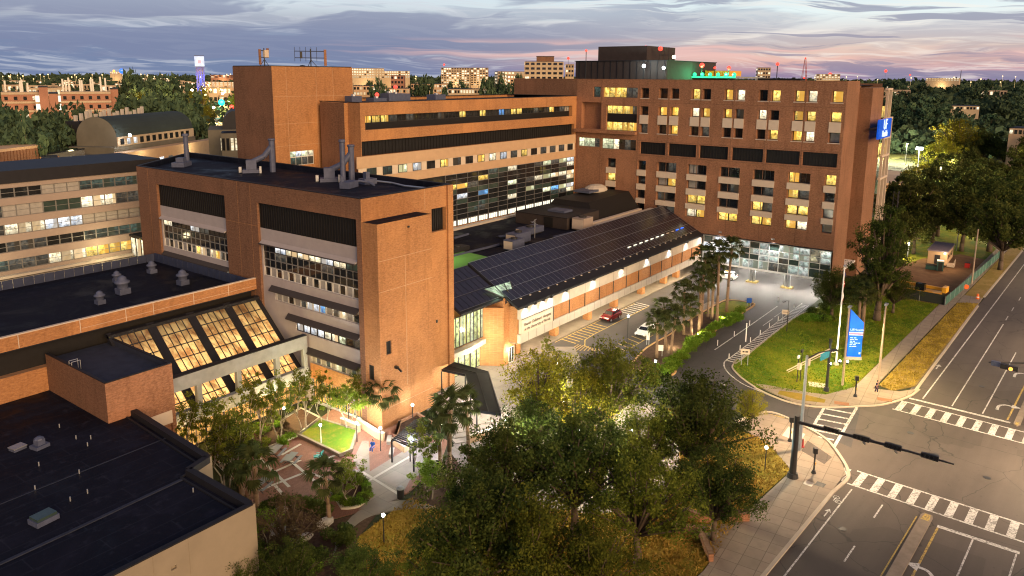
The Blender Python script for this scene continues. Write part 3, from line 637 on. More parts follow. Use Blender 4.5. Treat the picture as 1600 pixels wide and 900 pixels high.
def louvres(parent, pl, a, b, c, d, dep, pitch=.45, name='louvre_panel'):
    mb = MB(); mb.quad(P3(pl, a, c, dep), P3(pl, b, c, dep), P3(pl, b, d, dep), P3(pl, a, d, dep))
    u = a+pitch/2
    while u < b: pbox(mb, pl, u-.05, u+.05, c, d, dep-.09, dep-.01); u += pitch
    return mb.build(name, M['louver'], parent)
def coping(parent, pts, z, w=.5, h=.12, m='coping', name='coping', closed=True):
    mb = MB(); n = len(pts)
    for i in range(n if closed else n-1):
        a, b = Vector(pts[i][:2]), Vector(pts[(i+1) % n][:2]); mb.prism(ribbon([a, b], w), z-.02-.004*(i % 2), z+h-.004*(i % 2), True)
    return mb.build(name, M[m], parent)
def pick(*w):
    tot = sum(x[1] for x in w); r = rnd.random()*tot
    for nme, q in w:
        r -= q
        if r <= 0: return nme
    return w[-1][0]
M['upstand'] = plain('blue_black_upstand', (.035, .045, .085), .7, 0, .2, .4, 1)
def onX(x, y, X): d = ray(x, y); return Vector((0, 0, CH))+d*(X/d.x)
def onY(x, y, Y): d = ray(x, y); return Vector((0, 0, CH))+d*(Y/d.y)
def hood(parent, pl, u0, u1, zt, zb, d0, d1, m='hood'):
    """sloping metal sun hood whose ends are cut back"""
    f = lambda u, d, z: P3(pl, u, z, d)
    mb = MB(); a = [f(u0, d0, zt), f(u1, d0, zt), f(u1-.1, d1, zb), f(u0+.1, d1, zb)]; b = [tuple(q-(.14 if i == 2 else 0) for i, q in enumerate(p)) for p in a]
    mb.add(a+b, ((0,1,2,3),(4,7,6,5),(0,4,5,1),(1,5,6,2),(2,6,7,3),(3,7,4,0))); return mb.build('sun_hood', M[m], parent)
def winrow(parent, pl, u0, u1, z0, z1, dep, n, choose, fm='frame', gap=0.0, cols=1, rows=1, bar=.07):
    w = (u1-u0)/n
    for i in range(n):
        c = choose(i) if callable(choose) else choose[i % len(choose)]
        if c is None: continue
        window(parent, pl, u0+i*w+gap/2, u0+(i+1)*w-gap/2, z0, z1, dep, c, cols, rows, fm, bar=bar)
def vjoints(parent, pl, us, z0, z1, m='sill', d=-.012, w=.05):
    for u in us: mb = MB(); pbox(mb, pl, u-w/2, u+w/2, z0, z1, d, .004); mb.build('control_joint', M[m], parent)
def hjoints(parent, pl, zs, u0, u1, m='sill', d=-.010, w=.05):
    for z in zs: mb = MB(); pbox(mb, pl, u0, u1, z-w/2, z+w/2, d, .004); mb.build('control_joint', M[m], parent)

# ------------------------------------------------------------------ nearest brick block
N = thing('brick_block', 'orange brick block nearest the camera with dark hooded window bands', 'building', (66, 80, 0))
XF = ('x', 58.5); YF = ('y', 65.7)
mb = MB(); facade(mb, XF, 65.7, 116.8, 0, 28, [(66.6, 85.9, 0, 25.5, .5), (93.3, 111.2, 12, 25.7, .5)])
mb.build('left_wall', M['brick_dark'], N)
mb = MB(); facade(mb, YF, 58.5, 74.2, 0, 28, [(70.4, 73.2, 22.1, 25.2, .6)])
mb.quad((58.5, 116.8, 0), (75, 130, 0), (75, 130, 28), (58.5, 116.8, 28)); mb.quad((75, 130, 0), (75, 104, 0), (75, 104, 28), (75, 130, 28)); mb.quad((75, 104, 0), (74.2, 65.7, 0), (74.2, 65.7, 28), (75, 104, 28))
mb.build('front_wall', M['brick'], N)
louvres(N, YF, 70.4, 73.2, 22.1, 25.2, .6, .35)
MB().box(73.3, 74.3, 65.4, 65.71, 0, 28.0).build('pilaster', M['brick'], N)
outN = [(58.5, 65.7), (58.5, 116.8), (75, 130), (75, 104), (74.2, 65.7)]
MB().sheet(outN, 27.25).build('roof', M['roof'], N)
inn = [(58.9, 66.1), (58.9, 116.5), (74.6, 129.2), (74.6, 104), (73.8, 66.1)]
mb = MB()
for i in range(5): mb.add([(*inn[i], 27.2), (*inn[(i+1) % 5], 27.2), (*inn[(i+1) % 5], 28), (*inn[i], 28)], ((0, 1, 2, 3),))
mb.build('parapet_lining', M['roof'], N); coping(N, [(58.68, 65.88), (58.68, 116.66), (74.82, 129.6), (74.82, 104), (74.02, 65.88)], 28, .4, .09)
# stair bay that steps forward
P = MB(); facade(P, ('y', 63.1), 58.53, 67.6, 0, 25.3, [(59.5, 60.35, 9.3, 11.0, .25, 1)]); facade(P, ('x', 58.53), 63.1, 65.7, 0, 25.3, [(64.3, 65.2, 6.1, 8.0, .2, 1)])
P.quad((67.6, 63.1, 0), (67.6, 65.7, 0), (67.6, 65.7, 25.3), (67.6, 63.1, 25.3)); P.build('stair_bay', M['brick'], N)
MB().box(58.6, 67.5, 63.2, 65.65, 25.2, 25.28).build('stair_bay_roof', M['roof'], N)
window(N, ('y', 63.1), 59.5, 60.35, 9.3, 11.0, .2, 'louver'); window(N, ('x', 58.53), 64.3, 65.2, 6.1, 8.0, .15, 'louver')
hjoints(N, ('y', 63.1), [20.9, 17.2, 2.6], 58.6, 67.5, 'tan'); vjoints(N, ('y', 63.1), [62.9], 4.5, 20.9, 'tan'); vjoints(N, YF, [69.2], 25.3, 28, 'tan'); vjoints(N, XF, [90.2, 87.3, 113.5], 12, 27.9, 'brick', -.006)
hjoints(N, XF, [22.3], 85.9, 93.3, 'brick', -.006)
MB().box(60.7, 61.0, 62.6, 63.1, 7.3, 7.6).tube((60.85, 62.6, 7.4), (60.85, 62.0, 7.1), .13).build('flood_light', M['black'], N)
MB().box(63.4, 63.7, 63.0, 63.1, 24.2, 24.4).box(71.0, 71.25, 65.6, 65.7, 9.8, 10.2).build('wall_box', M['black'], N)
# window bays, first the right one
BF = ('x', 58.85)
mb = MB(); facade(mb, BF, 66.6, 85.9, 0, 22.1, [(66.9, 85.6, 15.6, 20.05, .25), (67, 83.4, 12.5, 13.75, .25), (67, 79.3, 9.2, 10.5, .25), (67, 76.6, 5.45, 6.65, .25), (67, 76.4, .3, 3.3, .25)])
mb.build('spandrel_wall', M['lilac'], N)
louvres(N, XF, 66.6, 85.9, 22.1, 25.5, .45, .5)
hood(N, BF, 66.8, 85.7, 20.5, 20.12, 0, -.5, 'lilac')
MB().box(58.2, 58.84, 66.85, 85.65, 19.98, 20.1).build('hood_edge', M['hood'], N)
L1 = ['lit_c', 'dim', 'lit_w', 'lit_c', 'lit_w', 'lit_w', 'lit_w', 'glass']
winrow(N, BF, 66.9, 85.6, 18.95, 20.05, .22, 8, ['dim_g', 'lit_w', 'lit_c', 'lit_w', 'lit_w', 'lit_w', 'lit_c', 'glass'], 'frame', cols=2)
winrow(N, BF, 66.9, 85.6, 17.9, 18.95, .22, 8, ['glass', 'glass', 'dim', 'glass'], 'frame_m', cols=2); winrow(N, BF, 66.9, 85.6, 16.85, 17.9, .22, 8, ['glass'], 'frame_m', cols=2)
winrow(N, BF, 66.9, 85.6, 15.6, 16.85, .22, 15, lambda i: 'curtain' if i % 2 else pick(('glass', 4), ('dim', 2)), 'frame_w', .12)
hood(N, BF, 66.75, 84.1, 14.5, 13.95, 0, -.6)
winrow(N, BF, 67, 83.4, 12.5, 13.75, .22, 13, ['glass', 'curtain', 'lit_w', 'dim', 'curtain', 'lit_b', 'lit_c', 'lit_c', 'dim', 'curtain', 'glass', 'curtain', 'curtain'], 'frame_w', .1)
hood(N, BF, 66.75, 80.8, 11.25, 10.7, 0, -.6)
winrow(N, BF, 67, 79.3, 9.2, 10.5, .22, 9, ['dim', 'glass', 'lit_g', 'lit_w', 'lit_w', 'lit_c', 'lit_c', 'lit_c', 'lit_c'], 'frame', .06)
hood(N, BF, 66.75, 77.2, 7.45, 6.85, 0, -.65)
winrow(N, BF, 67, 76.6, 5.45, 6.65, .22, 10, ['curtain', 'dim_g', 'curtain', 'dim_g', 'lit_g', 'curtain', 'dim_g', 'curtain', 'dim', 'curtain'], 'frame_w', .06)
MB().box(58.80, 58.85, 66.62, 76.6, 3.35, 5.4).build('brick_band', M['brick'], N)
winrow(N, BF, 67, 76.4, .3, 3.3, .22, 6, ['amber'], 'frame', .05, cols=3, rows=2)
# left bay
mb = MB(); facade(mb, BF, 93.3, 111.2, 12, 22.4, [(93.6, 110.9, 16.1, 20.5, .25), (93.8, 110.6, 13.7, 14.75, .25)]); mb.build('spandrel_wall', M['lilac'], N)
louvres(N, XF, 93.3, 111.2, 22.4, 25.7, .45, .5); hood(N, BF, 93.5, 111, 20.85, 20.52, 0, -.5, 'lilac')
winrow(N, BF, 93.6, 110.9, 19.4, 20.5, .22, 7, ['glass', 'glass', 'dim', 'lit_c', 'glass', 'glass', 'lit_w'], 'frame', cols=2)
winrow(N, BF, 93.6, 110.9, 18.4, 19.4, .22, 7, ['glass'], 'frame_m', cols=2); winrow(N, BF, 93.6, 110.9, 17.4, 18.4, .22, 7, ['glass'], 'frame_m', cols=2)
winrow(N, BF, 93.6, 110.9, 16.1, 17.35, .22, 14, ['glass', 'dim', 'lit_y', 'lit_w', 'dim', 'lit_w', 'lit_y', 'dim', 'glass', 'curtain', 'glass', 'curtain', 'glass', 'curtain'], 'frame_w', .1)
hood(N, BF, 93.5, 111, 15.35, 14.85, 0, -.55)
winrow(N, BF, 93.8, 110.6, 13.7, 14.75, .22, 13, ['dim', 'dim', 'lit_c', 'lit_b', 'dim', 'lit_y', 'lit_w', 'lit_y', 'dim', 'lit_w', 'lit_w', 'lit_y', 'lit_y'], 'frame', .1)

# ------------------------------------------------------------------ tall stair tower behind it
T = thing('stair_tower', 'tall windowless orange brick tower carrying two antenna frames', 'building', (83, 109, 0))
mb = MB(); facade(mb, ('y', 104), 74.9, 91.6, 0, 43.4, [(77.7, 82.6, 27.2, 29.6, .3)]); mb.quad((91.6, 104, 0), (91.6, 114.6, 0), (91.6, 114.6, 43.4), (91.6, 104, 43.4)); mb.build('front_wall', M['brick'], T)
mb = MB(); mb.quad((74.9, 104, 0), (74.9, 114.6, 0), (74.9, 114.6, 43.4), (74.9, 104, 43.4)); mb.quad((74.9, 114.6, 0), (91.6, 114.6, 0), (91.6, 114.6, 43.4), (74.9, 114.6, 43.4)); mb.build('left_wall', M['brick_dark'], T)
MB().box(75.1, 91.4, 104.2, 114.4, 42.9, 43.0).build('roof', M['roof'], T); coping(T, [(75.1, 104.2), (91.4, 104.2), (91.4, 114.4), (75.1, 114.4)], 43.4, .42, .12)
window(T, ('y', 104), 77.7, 82.6, 28.6, 29.6, .25, ['lit_g', 'lit_c', 'lit_g', 'lit_w'], 4, 1, 'frame_w'); window(T, ('y', 104), 77.7, 82.6, 27.2, 28.6, .25, ['dim_g', 'dim'], 4, 1, 'frame_w')
vjoints(T, ('y', 104), [77.6, 83.6, 87.2], 26, 43.3, 'tan', -.008, .04); hjoints(T, ('y', 104), [30.6, 34.2, 38.6], 75, 91.5, 'tan', -.006, .04)
# antenna frames on the tower
def antenna(loc, label, panels, wide, rz):
    t = thing('antenna_mast', label, 'antenna', loc, rz, local=True)
    mb = MB().tube((0, 0, 0), (0, 0, 3.4), .09).tube((0, 0, 1.6), (1.4, .3, 0), .05).tube((0, 0, 1.6), (-.7, .8, 0), .05); mb.build('mast', M['steel_d'], t)
    if wide:
        mb = MB()
        for z in (1.9, 3.0): mb.tube((-2.6, 0, z), (2.2, 0, z), .06)
        for x in (-2.6, -1.7, -.8, .1, 1.0): mb.tube((x, 0, 1.3), (x, 0, 3.7), .035)
        mb.build('cross_frame', M['steel_d'], t); MB().box(-1.75, -1.35, -.2, .1, 1.8, 2.9).build('radio_box', M['black'], t); MB().ball((-1.4, .2, .2), .75, 10, 6, (1, 1, .7)).build('dish_cover', M['black'], t)
    else:
        MB().tube((-.7, 0, 1.9), (.9, 0, 1.9), .06).tube((-.7, 0, 3.0), (.9, 0, 3.0), .06).build('cross_frame', M['steel_d'], t); MB().box(-.1, .7, -.3, .2, 1.9, 3.1).build('radio_box', M['panel'], t)
    for x, z0, z1 in panels: MB().cbox((x, -.15, (z0+z1)/2), (.42, .18, z1-z0), .2).build('panel_antenna', M['brick_red'], t)
    return t
antenna((78.3, 110.5, 43), 'squat antenna mast with tall panel on the left of the tower roof', [(-.95, .7, 3.2), (.6, 2.7, 3.4)], False, 0)
antenna((84.2, 105.9, 43), 'wide rack of aerial rods on the right of the tower roof', [(2.4, .6, 3.3)], True, R(-40))

# ------------------------------------------------------------------ plant on the near block's roof
def roof_fan(loc, rz, label, duct=True):
    t = thing('exhaust_fan', label, 'roof fan', loc, rz, local=True)
    MB().box(-1.3, 1.3, -.9, .9, 0, .55).build('base', M['vent'], t)
    mb = MB().box(-.75, .75, -.75, .75, .56, 2.0); mb.build('fan_housing', M['vent'], t)
    if duct: MB().path([(.2, 0, 1.7), (1.9, 0, 2.5), (3.0, 0, 3.9)], .42, 10).build('duct', M['vent'], t)
    MB().tube((3.1, 0, 0), (3.1, 0, 5.0), .45, .42, 12).lathe((3.1, 0, 4.9), [(.48, 0), (.55, .12), (.48, .3)], 12).build('stack', M['vent'], t)
    MB().box(1.2, 1.5, -1.3, -1.0, 0, 1.1).box(-1.9, -1.5, .2, .8, 0, .9).build('junction_box', M['steel'], t); return t
roof_fan((68.6, 101.5, 27.2), R(-38), 'blue grey fan with slanting duct and stack, left on the near roof')
roof_fan((69.6, 84.5, 27.2), R(-40), 'blue grey fan with duct and twin stacks, right on the near roof')
def stack(loc, h, r, label, name='vent_stack'):
    t = thing(name, label, 'vent stack', loc, 0, local=True); MB().tube((0, 0, 0), (0, 0, h), r, r*.95, 12).build('pipe', M['vent'], t); MB().lathe((0, 0, h-.3), [(r*1.1, 0), (r*1.3, .1), (r*1.15, .4)], 12).build('cap', M['vent'], t); MB().lathe((0, 0, 0), [(r*1.8, 0), (r*1.5, .3), (r, .5)], 12).build('collar', M['vent'], t); return t
stack((68.5, 119.5, 27.2), 5.0, .42, 'tall pale stack at the left end of the near roof'); stack((69.0, 80.9, 27.2), 6.1, .36, 'slim white stack beside the right roof fan')
t = thing('air_handler', 'low blue grey duct box with bent pipes near the roof corner', 'air handler', (67.4, 77.8, 27.2), R(20), local=True)
MB().box(-1.4, 1.2, -.7, .7, 0, .9).build('casing', M['vent'], t); MB().path([(1.2, 0, .6), (2.0, -.4, .7), (2.4, -1.6, .5), (2.2, -2.6, .15)], .16, 8).path([(-1, .5, .9), (-1, .5, 1.7)], .22, 8).build('pipe', M['vent'], t)
t = thing('air_handler', 'small fan with a long roof pipe near the right edge', 'air handler', (71.4, 78.6, 27.2), R(-10), local=True)
MB().box(-1.0, 1.0, -.8, .8, 0, .8).box(-.5, .1, -.4, .4, .8, 1.7).build('casing', M['vent'], t); MB().path([(.9, -.3, .4), (2.0, -3, .3), (1.6, -6.5, .3), (2.4, -11.5, .4)], .13, 8).build('pipe', M['steel'], t)
t = thing('roof_unit', 'pale curb unit by the left end stack on the near roof', 'roof unit', (66.2, 117.2, 27.2), R(38), local=True)
MB().box(-1.6, 1.6, -1, 1, 0, .8).build('casing', M['vent'], t); MB().box(-.8, .6, -.6, .6, .8, 1.5).build('hood', M['vent'], t)

# ------------------------------------------------------------------ low roof with brick parapet
L2 = thing('low_wing', 'low brick wing with a dark flat roof and long brick parapet', 'building', (30, 95, 0))
mb = MB(); facade(mb, ('y', 87), -30, 58.5, 13.5, 15.0); mb.build('parapet', M['brick'], L2)
mb = MB(); facade(mb, ('y', 87.35), -30, 32.1, 0, 10.6); mb.quad((-30, 87.35, 10.6), (58.5, 87.35, 10.6), (58.5, 88.3, 10.6), (-30, 88.3, 10.6)); mb.build('lower_wall', M['brick'], L2)
MB().quad((-30, 88.3, 10.6), (58.5, 88.3, 10.6), (58.5, 88.3, 13.5), (-30, 88.3, 13.5)).build('clerestory', M['louver'], L2)
MB().box(-30, 58.48, 87.02, 88.4, 13.38, 13.5).build('soffit', M['coping'], L2)
MB().box(-30, 58.45, 87.3, 112.6, 13.5, 13.62).build('roof', M['roof'], L2)
MB().box(-30, 58.45, 87.3, 87.5, 13.62, 14.95).build('parapet_lining', M['roof'], L2)
coping(L2, [(-30, 87.18), (58.46, 87.18)], 15.0, .4, .1, 'sill', closed=False)
for i in range(60):
    x0 = -20+i*1.3
    if x0 < 57.0: MB().box(x0, x0+1.22, 112.5, 112.62, 13.6, 14.8).build('upstand_panel', M['upstand'], L2)
for i in range(18): MB().box(57.9, 58.02, 88+i*1.36, 89.26+i*1.36, 13.6, 14.9).build('upstand_panel', M['upstand'], L2)
vjoints(L2, ('y', 87), [29.6, 35.8, 40.9, 44.2, 49.4, 54.3], 13.55, 15.0, 'sill', -.02, .07); hjoints(L2, ('y', 87), [14.0], 36, 58.4, 'sill', -.012, .03)
stk = thing('roof_vent', '', 'roof vent', (46.2, 98.5, 13.62), 0, local=True)
MB().box(-.75, .75, -.75, .75, 0, .8).build('curb', M['vent'], stk); MB().lathe((0, 0, .8), [(.7, 0), (.75, .6), (1.0, .75), (1.0, .95), (.62, 1.15), (.55, 1.5), (.2, 1.75), (.02, 1.78)], 14).build('mushroom_hood', M['vent'], stk, True)
VL = ['largest mushroom vent in the middle of the dark low roof', 'mushroom vent nearest the brick parapet on the low roof', 'narrow mushroom vent just behind the largest one', 'mushroom vent at the far back edge of the low roof', 'mushroom vent on the right of the low roof near the brick block']
for i, (x, y, s) in enumerate(((46.2, 98.5, .95), (42.2, 96.2, .66), (48.5, 104.8, .62), (54.0, 105.8, .7), (53.4, 96.5, .82))):
    o = stk if i == 0 else copy_tree(stk); o.location = (x, y, 13.62); o.scale = (s, s, s); o['label'] = VL[i]; o['group'] = 'mushroom vents on the low roof'

# ------------------------------------------------------------------ glass atrium
AT = thing('glass_atrium', 'amber lit sloping glass atrium behind a grey concrete frame', 'building', (48, 82, 0))
bays = [(38.9, 43.0), (44.0, 48.1), (49.1, 53.2), (54.2, 57.9)]
Yt, Zt, Yb, Zb = 86.6, 12.3, 77.4, 3.9
def slope(v, off=0.0): return (Yt+(Yb-Yt)*v, Zt+(Zb-Zt)*v+off)
pane_me = {}
for bi, (x0, x1) in enumerate(bays):
    nc, nr = (5, 7) if bi < 3 else (4, 7)
    b = MB(); q = slope
    for i in range(nc+1):
        x = x0+(x1-x0)*i/nc; y0, z0 = q(0, .10); y1, z1 = q(1, .10)
        b.add([(x-.05, y0, z0), (x+.05, y0, z0), (x+.05, y1, z1), (x-.05, y1, z1), (x-.05, y0, z0-.12), (x+.05, y0, z0-.12), (x+.05, y1, z1-.12), (x-.05, y1, z1-.12)], ((0,1,2,3),(0,3,7,4),(1,5,6,2),(4,7,6,5)))
    for j in range(nr+1):
        y, z = q(j/nr, .09); b.add([(x0, y-.055, z-.05), (x1, y-.055, z-.05), (x1, y+.055, z+.05), (x0, y+.055, z+.05)], ((0, 1, 2, 3),))
    gb = b.build('glass_bay', M['frame'], AT)
    key = (nc,); w = (x1-x0)/nc
    if key not in pane_me:
        dy, dz = (Yb-Yt)/nr, (Zb-Zt)/nr; pane_me[key] = MB().quad((0, 0, 0), (w, 0, 0), (w, dy, dz), (0, dy, dz)).mesh('pane', M['amber_roof'])
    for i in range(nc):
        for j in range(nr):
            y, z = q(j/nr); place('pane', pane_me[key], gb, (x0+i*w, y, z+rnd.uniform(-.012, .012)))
for x0, x1 in ((38.4, 38.9), (43.0, 44.0), (48.1, 49.1), (53.2, 54.2), (57.9, 58.4)):
    y0, z0 = slope(-.02, .25); y1, z1 = slope(1, .25)
    MB().add([(x0, y0, z0), (x1, y0, z0), (x1, y1, z1), (x0, y1, z1), (x0, y0, z0-.5), (x1, y0, z0-.5), (x1, y1, z1-.5), (x0, y1, z1-.5)], ((0,1,2,3),(0,3,7,4),(1,5,6,2),(4,7,6,5),(3,2,6,7))).build('roof_beam', M['coping'], AT)
MB().box(38.4, 58.4, 86.3, 87.3, 12.2, 12.6).build('ridge_flashing', M['coping'], AT)
mb = MB().box(39.3, 58.45, 76.55, 77.15, 7.55, 9.2); mb.build('top_beam', M['conc_grey'], AT)
MB().box(39.3, 58.45, 76.5, 77.2, 3.3, 4.95).build('sill_beam', M['conc_grey'], AT)
for x in (43.4, 48.5, 53.9, 58.1): MB().box(x-.3, x+.3, 76.58, 77.12, 4.95, 7.55).build('post', M['conc_grey'], AT)
MB().box(39.3, 58.4, 76.5, 77.3, 9.2, 9.28).build('beam_cap', M['coping'], AT)
for x in (42.2, 47.4, 52.6):           # dark plates standing in for truss shadows on the glass
    MB().add([(x, 77.3, 8.9), (x+1.6, 77.4, 9.0), (x-.4, 78.6, 7.2)], ((0, 1, 2),)).build('truss_shadow', M['frame'], AT)
winrow(AT, ('y', 77.1), 39.5, 58.4, .2, 3.3, .2, 8, ['amber'], 'frame', .1, cols=4, rows=3)
for x in (41, 46, 51, 56): lamp(AT, (x, 75.6, 2.6), 90, (1, .6, .2), .3)

# ------------------------------------------------------------------ small brick cube in front of the atrium
Bq = thing('brick_annexe', 'small square brick annexe with a blue grey sunken roof', 'building', (35.5, 80, 0))
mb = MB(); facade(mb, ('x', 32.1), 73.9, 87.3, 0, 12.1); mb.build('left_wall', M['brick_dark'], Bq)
mb = MB(); facade(mb, ('y', 73.9), 32.1, 39.0, 0, 12.1, [(36.4, 38.55, 4.6, 5.5, .3, 1)]); mb.quad((39, 73.9, 0), (39, 87.3, 0), (39, 87.3, 12.1), (39, 73.9, 12.1)); mb.build('front_wall', M['brick_red'], Bq)
MB().box(32.3, 38.8, 74.1, 87.3, 11.4, 11.5).build('roof', M['roof_lap'], Bq)
mb = MB(); mb.quad((32.4, 74.2, 11.4), (38.7, 74.2, 11.4), (38.7, 74.2, 12.1), (32.4, 74.2, 12.1)); mb.quad((32.4, 74.2, 11.4), (32.4, 87.3, 11.4), (32.4, 87.3, 12.1), (32.4, 74.2, 12.1)); mb.quad((38.7, 74.2, 11.4), (38.7, 87.3, 11.4), (38.7, 87.3, 12.1), (38.7, 74.2, 12.1)); mb.build('parapet_lining', M['roof_lap'], Bq)
coping(Bq, [(32.25, 87.2), (32.25, 74.05), (38.85, 74.05), (38.85, 87.2)], 12.1, .3, .07, 'coping', closed=False)
MB().box(36.3, 38.6, 73.84, 73.9, 5.6, 7.0).build('sign_panel', M['panel'], Bq)
t = thing('roof_ladder', 'small metal ladder hooked over the edge of the annexe roof', 'ladder', (32.6, 81.6, 11.5), 0, local=True)
MB().tube((-.35, -.3, -.8), (-.35, -.3, 1.0), .04).tube((-.35, .3, -.8), (-.35, .3, 1.0), .04).tube((.5, -.3, 0), (.5, -.3, 1.0), .04).tube((.5, .3, 0), (.5, .3, 1.0), .04).tube((-.35, -.3, 1.0), (.5, -.3, 1.0), .04).tube((-.35, .3, 1.0), (.5, .3, 1.0), .04).build('rail', M['steel'], t)
mb = MB()
for k in range(6): mb.tube((-.35, -.3, -.7+k*.3), (-.35, .3, -.7+k*.3), .03)
mb.build('rung', M['steel'], t)

# ------------------------------------------------------------------ lowest dark roof, bottom left
NB = thing('flat_roof_building', 'low building with a wide blue black roof and beige rendered wall', 'building', (20, 65, 0))
outl = [(31.9, 49.3), (31.9, 58.3), (34.1, 59.0), (34.9, 73.9), (34.9, 87.3), (-30, 87.3), (-30, 49.3)]
M['render'] = plain('beige_render', (.25, .21, .155), .9, 0, .15, .22, .5)
mb = MB(); facade(mb, ('y', 49.3), -30, 31.9, 0, 8.45, [(24.75, 25.15, 6.5, 6.8, .2, 1)]); mb.quad((31.9, 49.3, 0), (31.9, 58.3, 0), (31.9, 58.3, 8.45), (31.9, 49.3, 8.45)); mb.quad((31.9, 58.3, 0), (34.1, 59, 0), (34.1, 59, 8.45), (31.9, 58.3, 8.45)); mb.quad((34.1, 59, 0), (34.9, 73.9, 0), (34.9, 73.9, 8.45), (34.1, 59, 8.45)); mb.build('wall', M['render'], NB)
MB().sheet(outl, 7.9).build('roof', M['roof'], NB)
coping(NB, [(-30, 49.5), (31.7, 49.5)], 8.4, .45, .1, 'coping', closed=False)
mb = MB()
for a, b in (((31.6, 49.7), (31.6, 58.5)), ((31.6, 58.5), (33.8, 59.2)), ((33.8, 59.2), (34.6, 73.8))):
    mb.prism(ribbon([a, b], .6), 7.9, 8.5); mb.prism(ribbon([(a[0]-.75, a[1]), (b[0]-.75, b[1])], .18), 7.9, 8.02)
mb.build('kerb_edge', M['coping'], NB)
MB().prism(ribbon([(31, 58.2), (22, 57.8), (4, 57.2)], .3), 7.9, 7.98).prism(ribbon([(34, 66.5), (20, 66.2), (0, 66)], .12), 7.9, 7.93).build('roof_seam', M['roof_lap'], NB)
vjoints(NB, ('y', 49.3), [21, 23.5, 26.2], 3, 8.4, 'render', -.02, .06)
def small_vent(loc, lab, s=1.0):
    t = thing('roof_hatch_vent', lab, 'roof vent', loc, R(12), local=True)
    MB().box(-.7*s, .7*s, -.6*s, .6*s, 0, .35*s).build('curb', M['vent'], t); MB().box(-.38*s, .38*s, -.38*s, .38*s, .35*s, .9*s).build('vent_body', M['vent'], t); MB().lathe((0, 0, .9*s), [(.5*s, 0), (.45*s, .15*s), (.2*s, .3*s)], 8).build('cap', M['vent'], t)
small_vent((25.9, 74.0, 7.9), 'square vent with a cap on the blue black roof', .9)
t = thing('roof_hatch', 'flat pale hatch left of the capped roof vent', 'roof hatch', (24.5, 75.2, 7.9), R(10), local=True); MB().box(-.55, .55, -.45, .45, 0, .25).build('curb', M['vent'], t); MB().box(-.6, .6, -.5, .5, .25, .34).build('lid', M['steel'], t)
t = thing('skylight', 'boxed skylight with a glazed lid low on the blue black roof', 'skylight', (21.0, 60.9, 7.9), R(8), local=True); MB().box(-.85, .85, -.65, .65, 0, .4).build('curb', M['vent'], t); MB().box(-.75, .75, -.55, .55, .4, .62).build('glazing', M['glass_g'], t)
for i, (x, y) in enumerate(((93, 668), (119, 686), (142, 686), (61, 728), (137, 697), (124, 740), (55, 765), (137, 771), (110, 783), (302, 769))):
    p = G(x, y, 7.9); t = thing('vent_pipe', 'short white vent pipe on the blue black flat roof', 'vent pipe', p, 0, 'short vent pipes on the blue black roof', True)
    MB().tube((0, 0, 0), (0, 0, .38), .06).build('pipe', M['steel'], t)
# ------------------------------------------------------------------ long brick wing
Lw = thing('long_wing', 'long orange brick wing with ribbon windows above a dark glass curtain wall', 'building', (115, 100, 0))
LF = ('y', 94.0)
mb = MB(); facade(mb, LF, 84.2, 150, 0, 37.7, [(85.2, 148.2, 33.2, 35.55, .9), (84.3, 149.2, 28.95, 31.4, .8, 1)])
mb.quad((84.2, 94, 0), (84.2, 97, 0), (84.2, 97, 37.7), (84.2, 94, 37.7)); mb.quad((150, 94, 0), (150, 114, 0), (150, 114, 37.7), (150, 94, 37.7)); mb.quad((84.2, 114, 0), (150, 114, 0), (150, 114, 37.7), (84.2, 114, 37.7)); mb.build('front_wall', M['brick'], Lw)
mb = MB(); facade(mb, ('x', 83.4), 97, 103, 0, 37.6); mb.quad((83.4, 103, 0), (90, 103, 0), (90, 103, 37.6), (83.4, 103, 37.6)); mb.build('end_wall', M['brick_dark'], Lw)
MB().box(83.42, 84.9, 96.98, 97.02, 0, 37.58).build('end_pilaster', M['brick'], Lw)
MB().box(84.3, 149.9, 94.2, 113.8, 37.0, 37.1).build('roof', M['roof'], Lw); MB().box(83.5, 90, 97.1, 102.9, 37.0, 37.12).build('roof', M['roof'], Lw)
coping(Lw, [(84.3, 94.15), (149.9, 94.15), (149.9, 113.9), (84.3, 113.9)], 37.7, .4, .1)
louvres(Lw, LF, 84.3, 149.2, 28.95, 31.4, .7, .8)
ML = {0: 'lit_y', 1: 'lit_y', 2: 'lit_y', 3: 'dim', 5: 'dim', 12: 'lit_y', 15: 'lit_y', 18: 'lit_b', 20: 'lit_y', 21: 'lit_y', 26: 'dim', 27: 'lit_y'}
winrow(Lw, LF, 85.3, 148.1, 34.3, 35.5, .85, 31, lambda i: ML.get(i, pick(('glass', 5), ('dim', 1), ('curtain', .7))), 'frame', .12, cols=2)
MB().box(85.25, 148.15, 94.84, 94.9, 33.2, 34.28).build('ledge_shadow', M['louver'], Lw)  # black strip: shadow on the ledge below the ribbon windows, drawn as colour
MB().box(83.0, 149.6, 93.8, 93.99, 27.0, 28.95).build('tan_band', M['tan'], Lw); MB().box(83.2, 149.6, 93.8, 93.99, 23.85, 25.4).build('tan_band', M['tan'], Lw)
MB().box(83.4, 149.5, 93.97, 93.99, 25.4, 27.0).build('window_band', M['panel'], Lw)
for i in range(18):
    x = 85.2+i*3.6; c = {5: 'lit_y', 6: 'dim', 8: 'lit_y', 9: 'lit_w', 10: 'lit_c', 12: 'lit_y', 3: 'lit_c', 1: 'dim_g', 0: 'dim_g', 2: 'lit_g'}.get(i, pick(('glass', 3), ('dim', 2)))
    window(Lw, LF, x, x+2.1, 25.5, 26.9, -.12, c, 2, 1, 'frame')
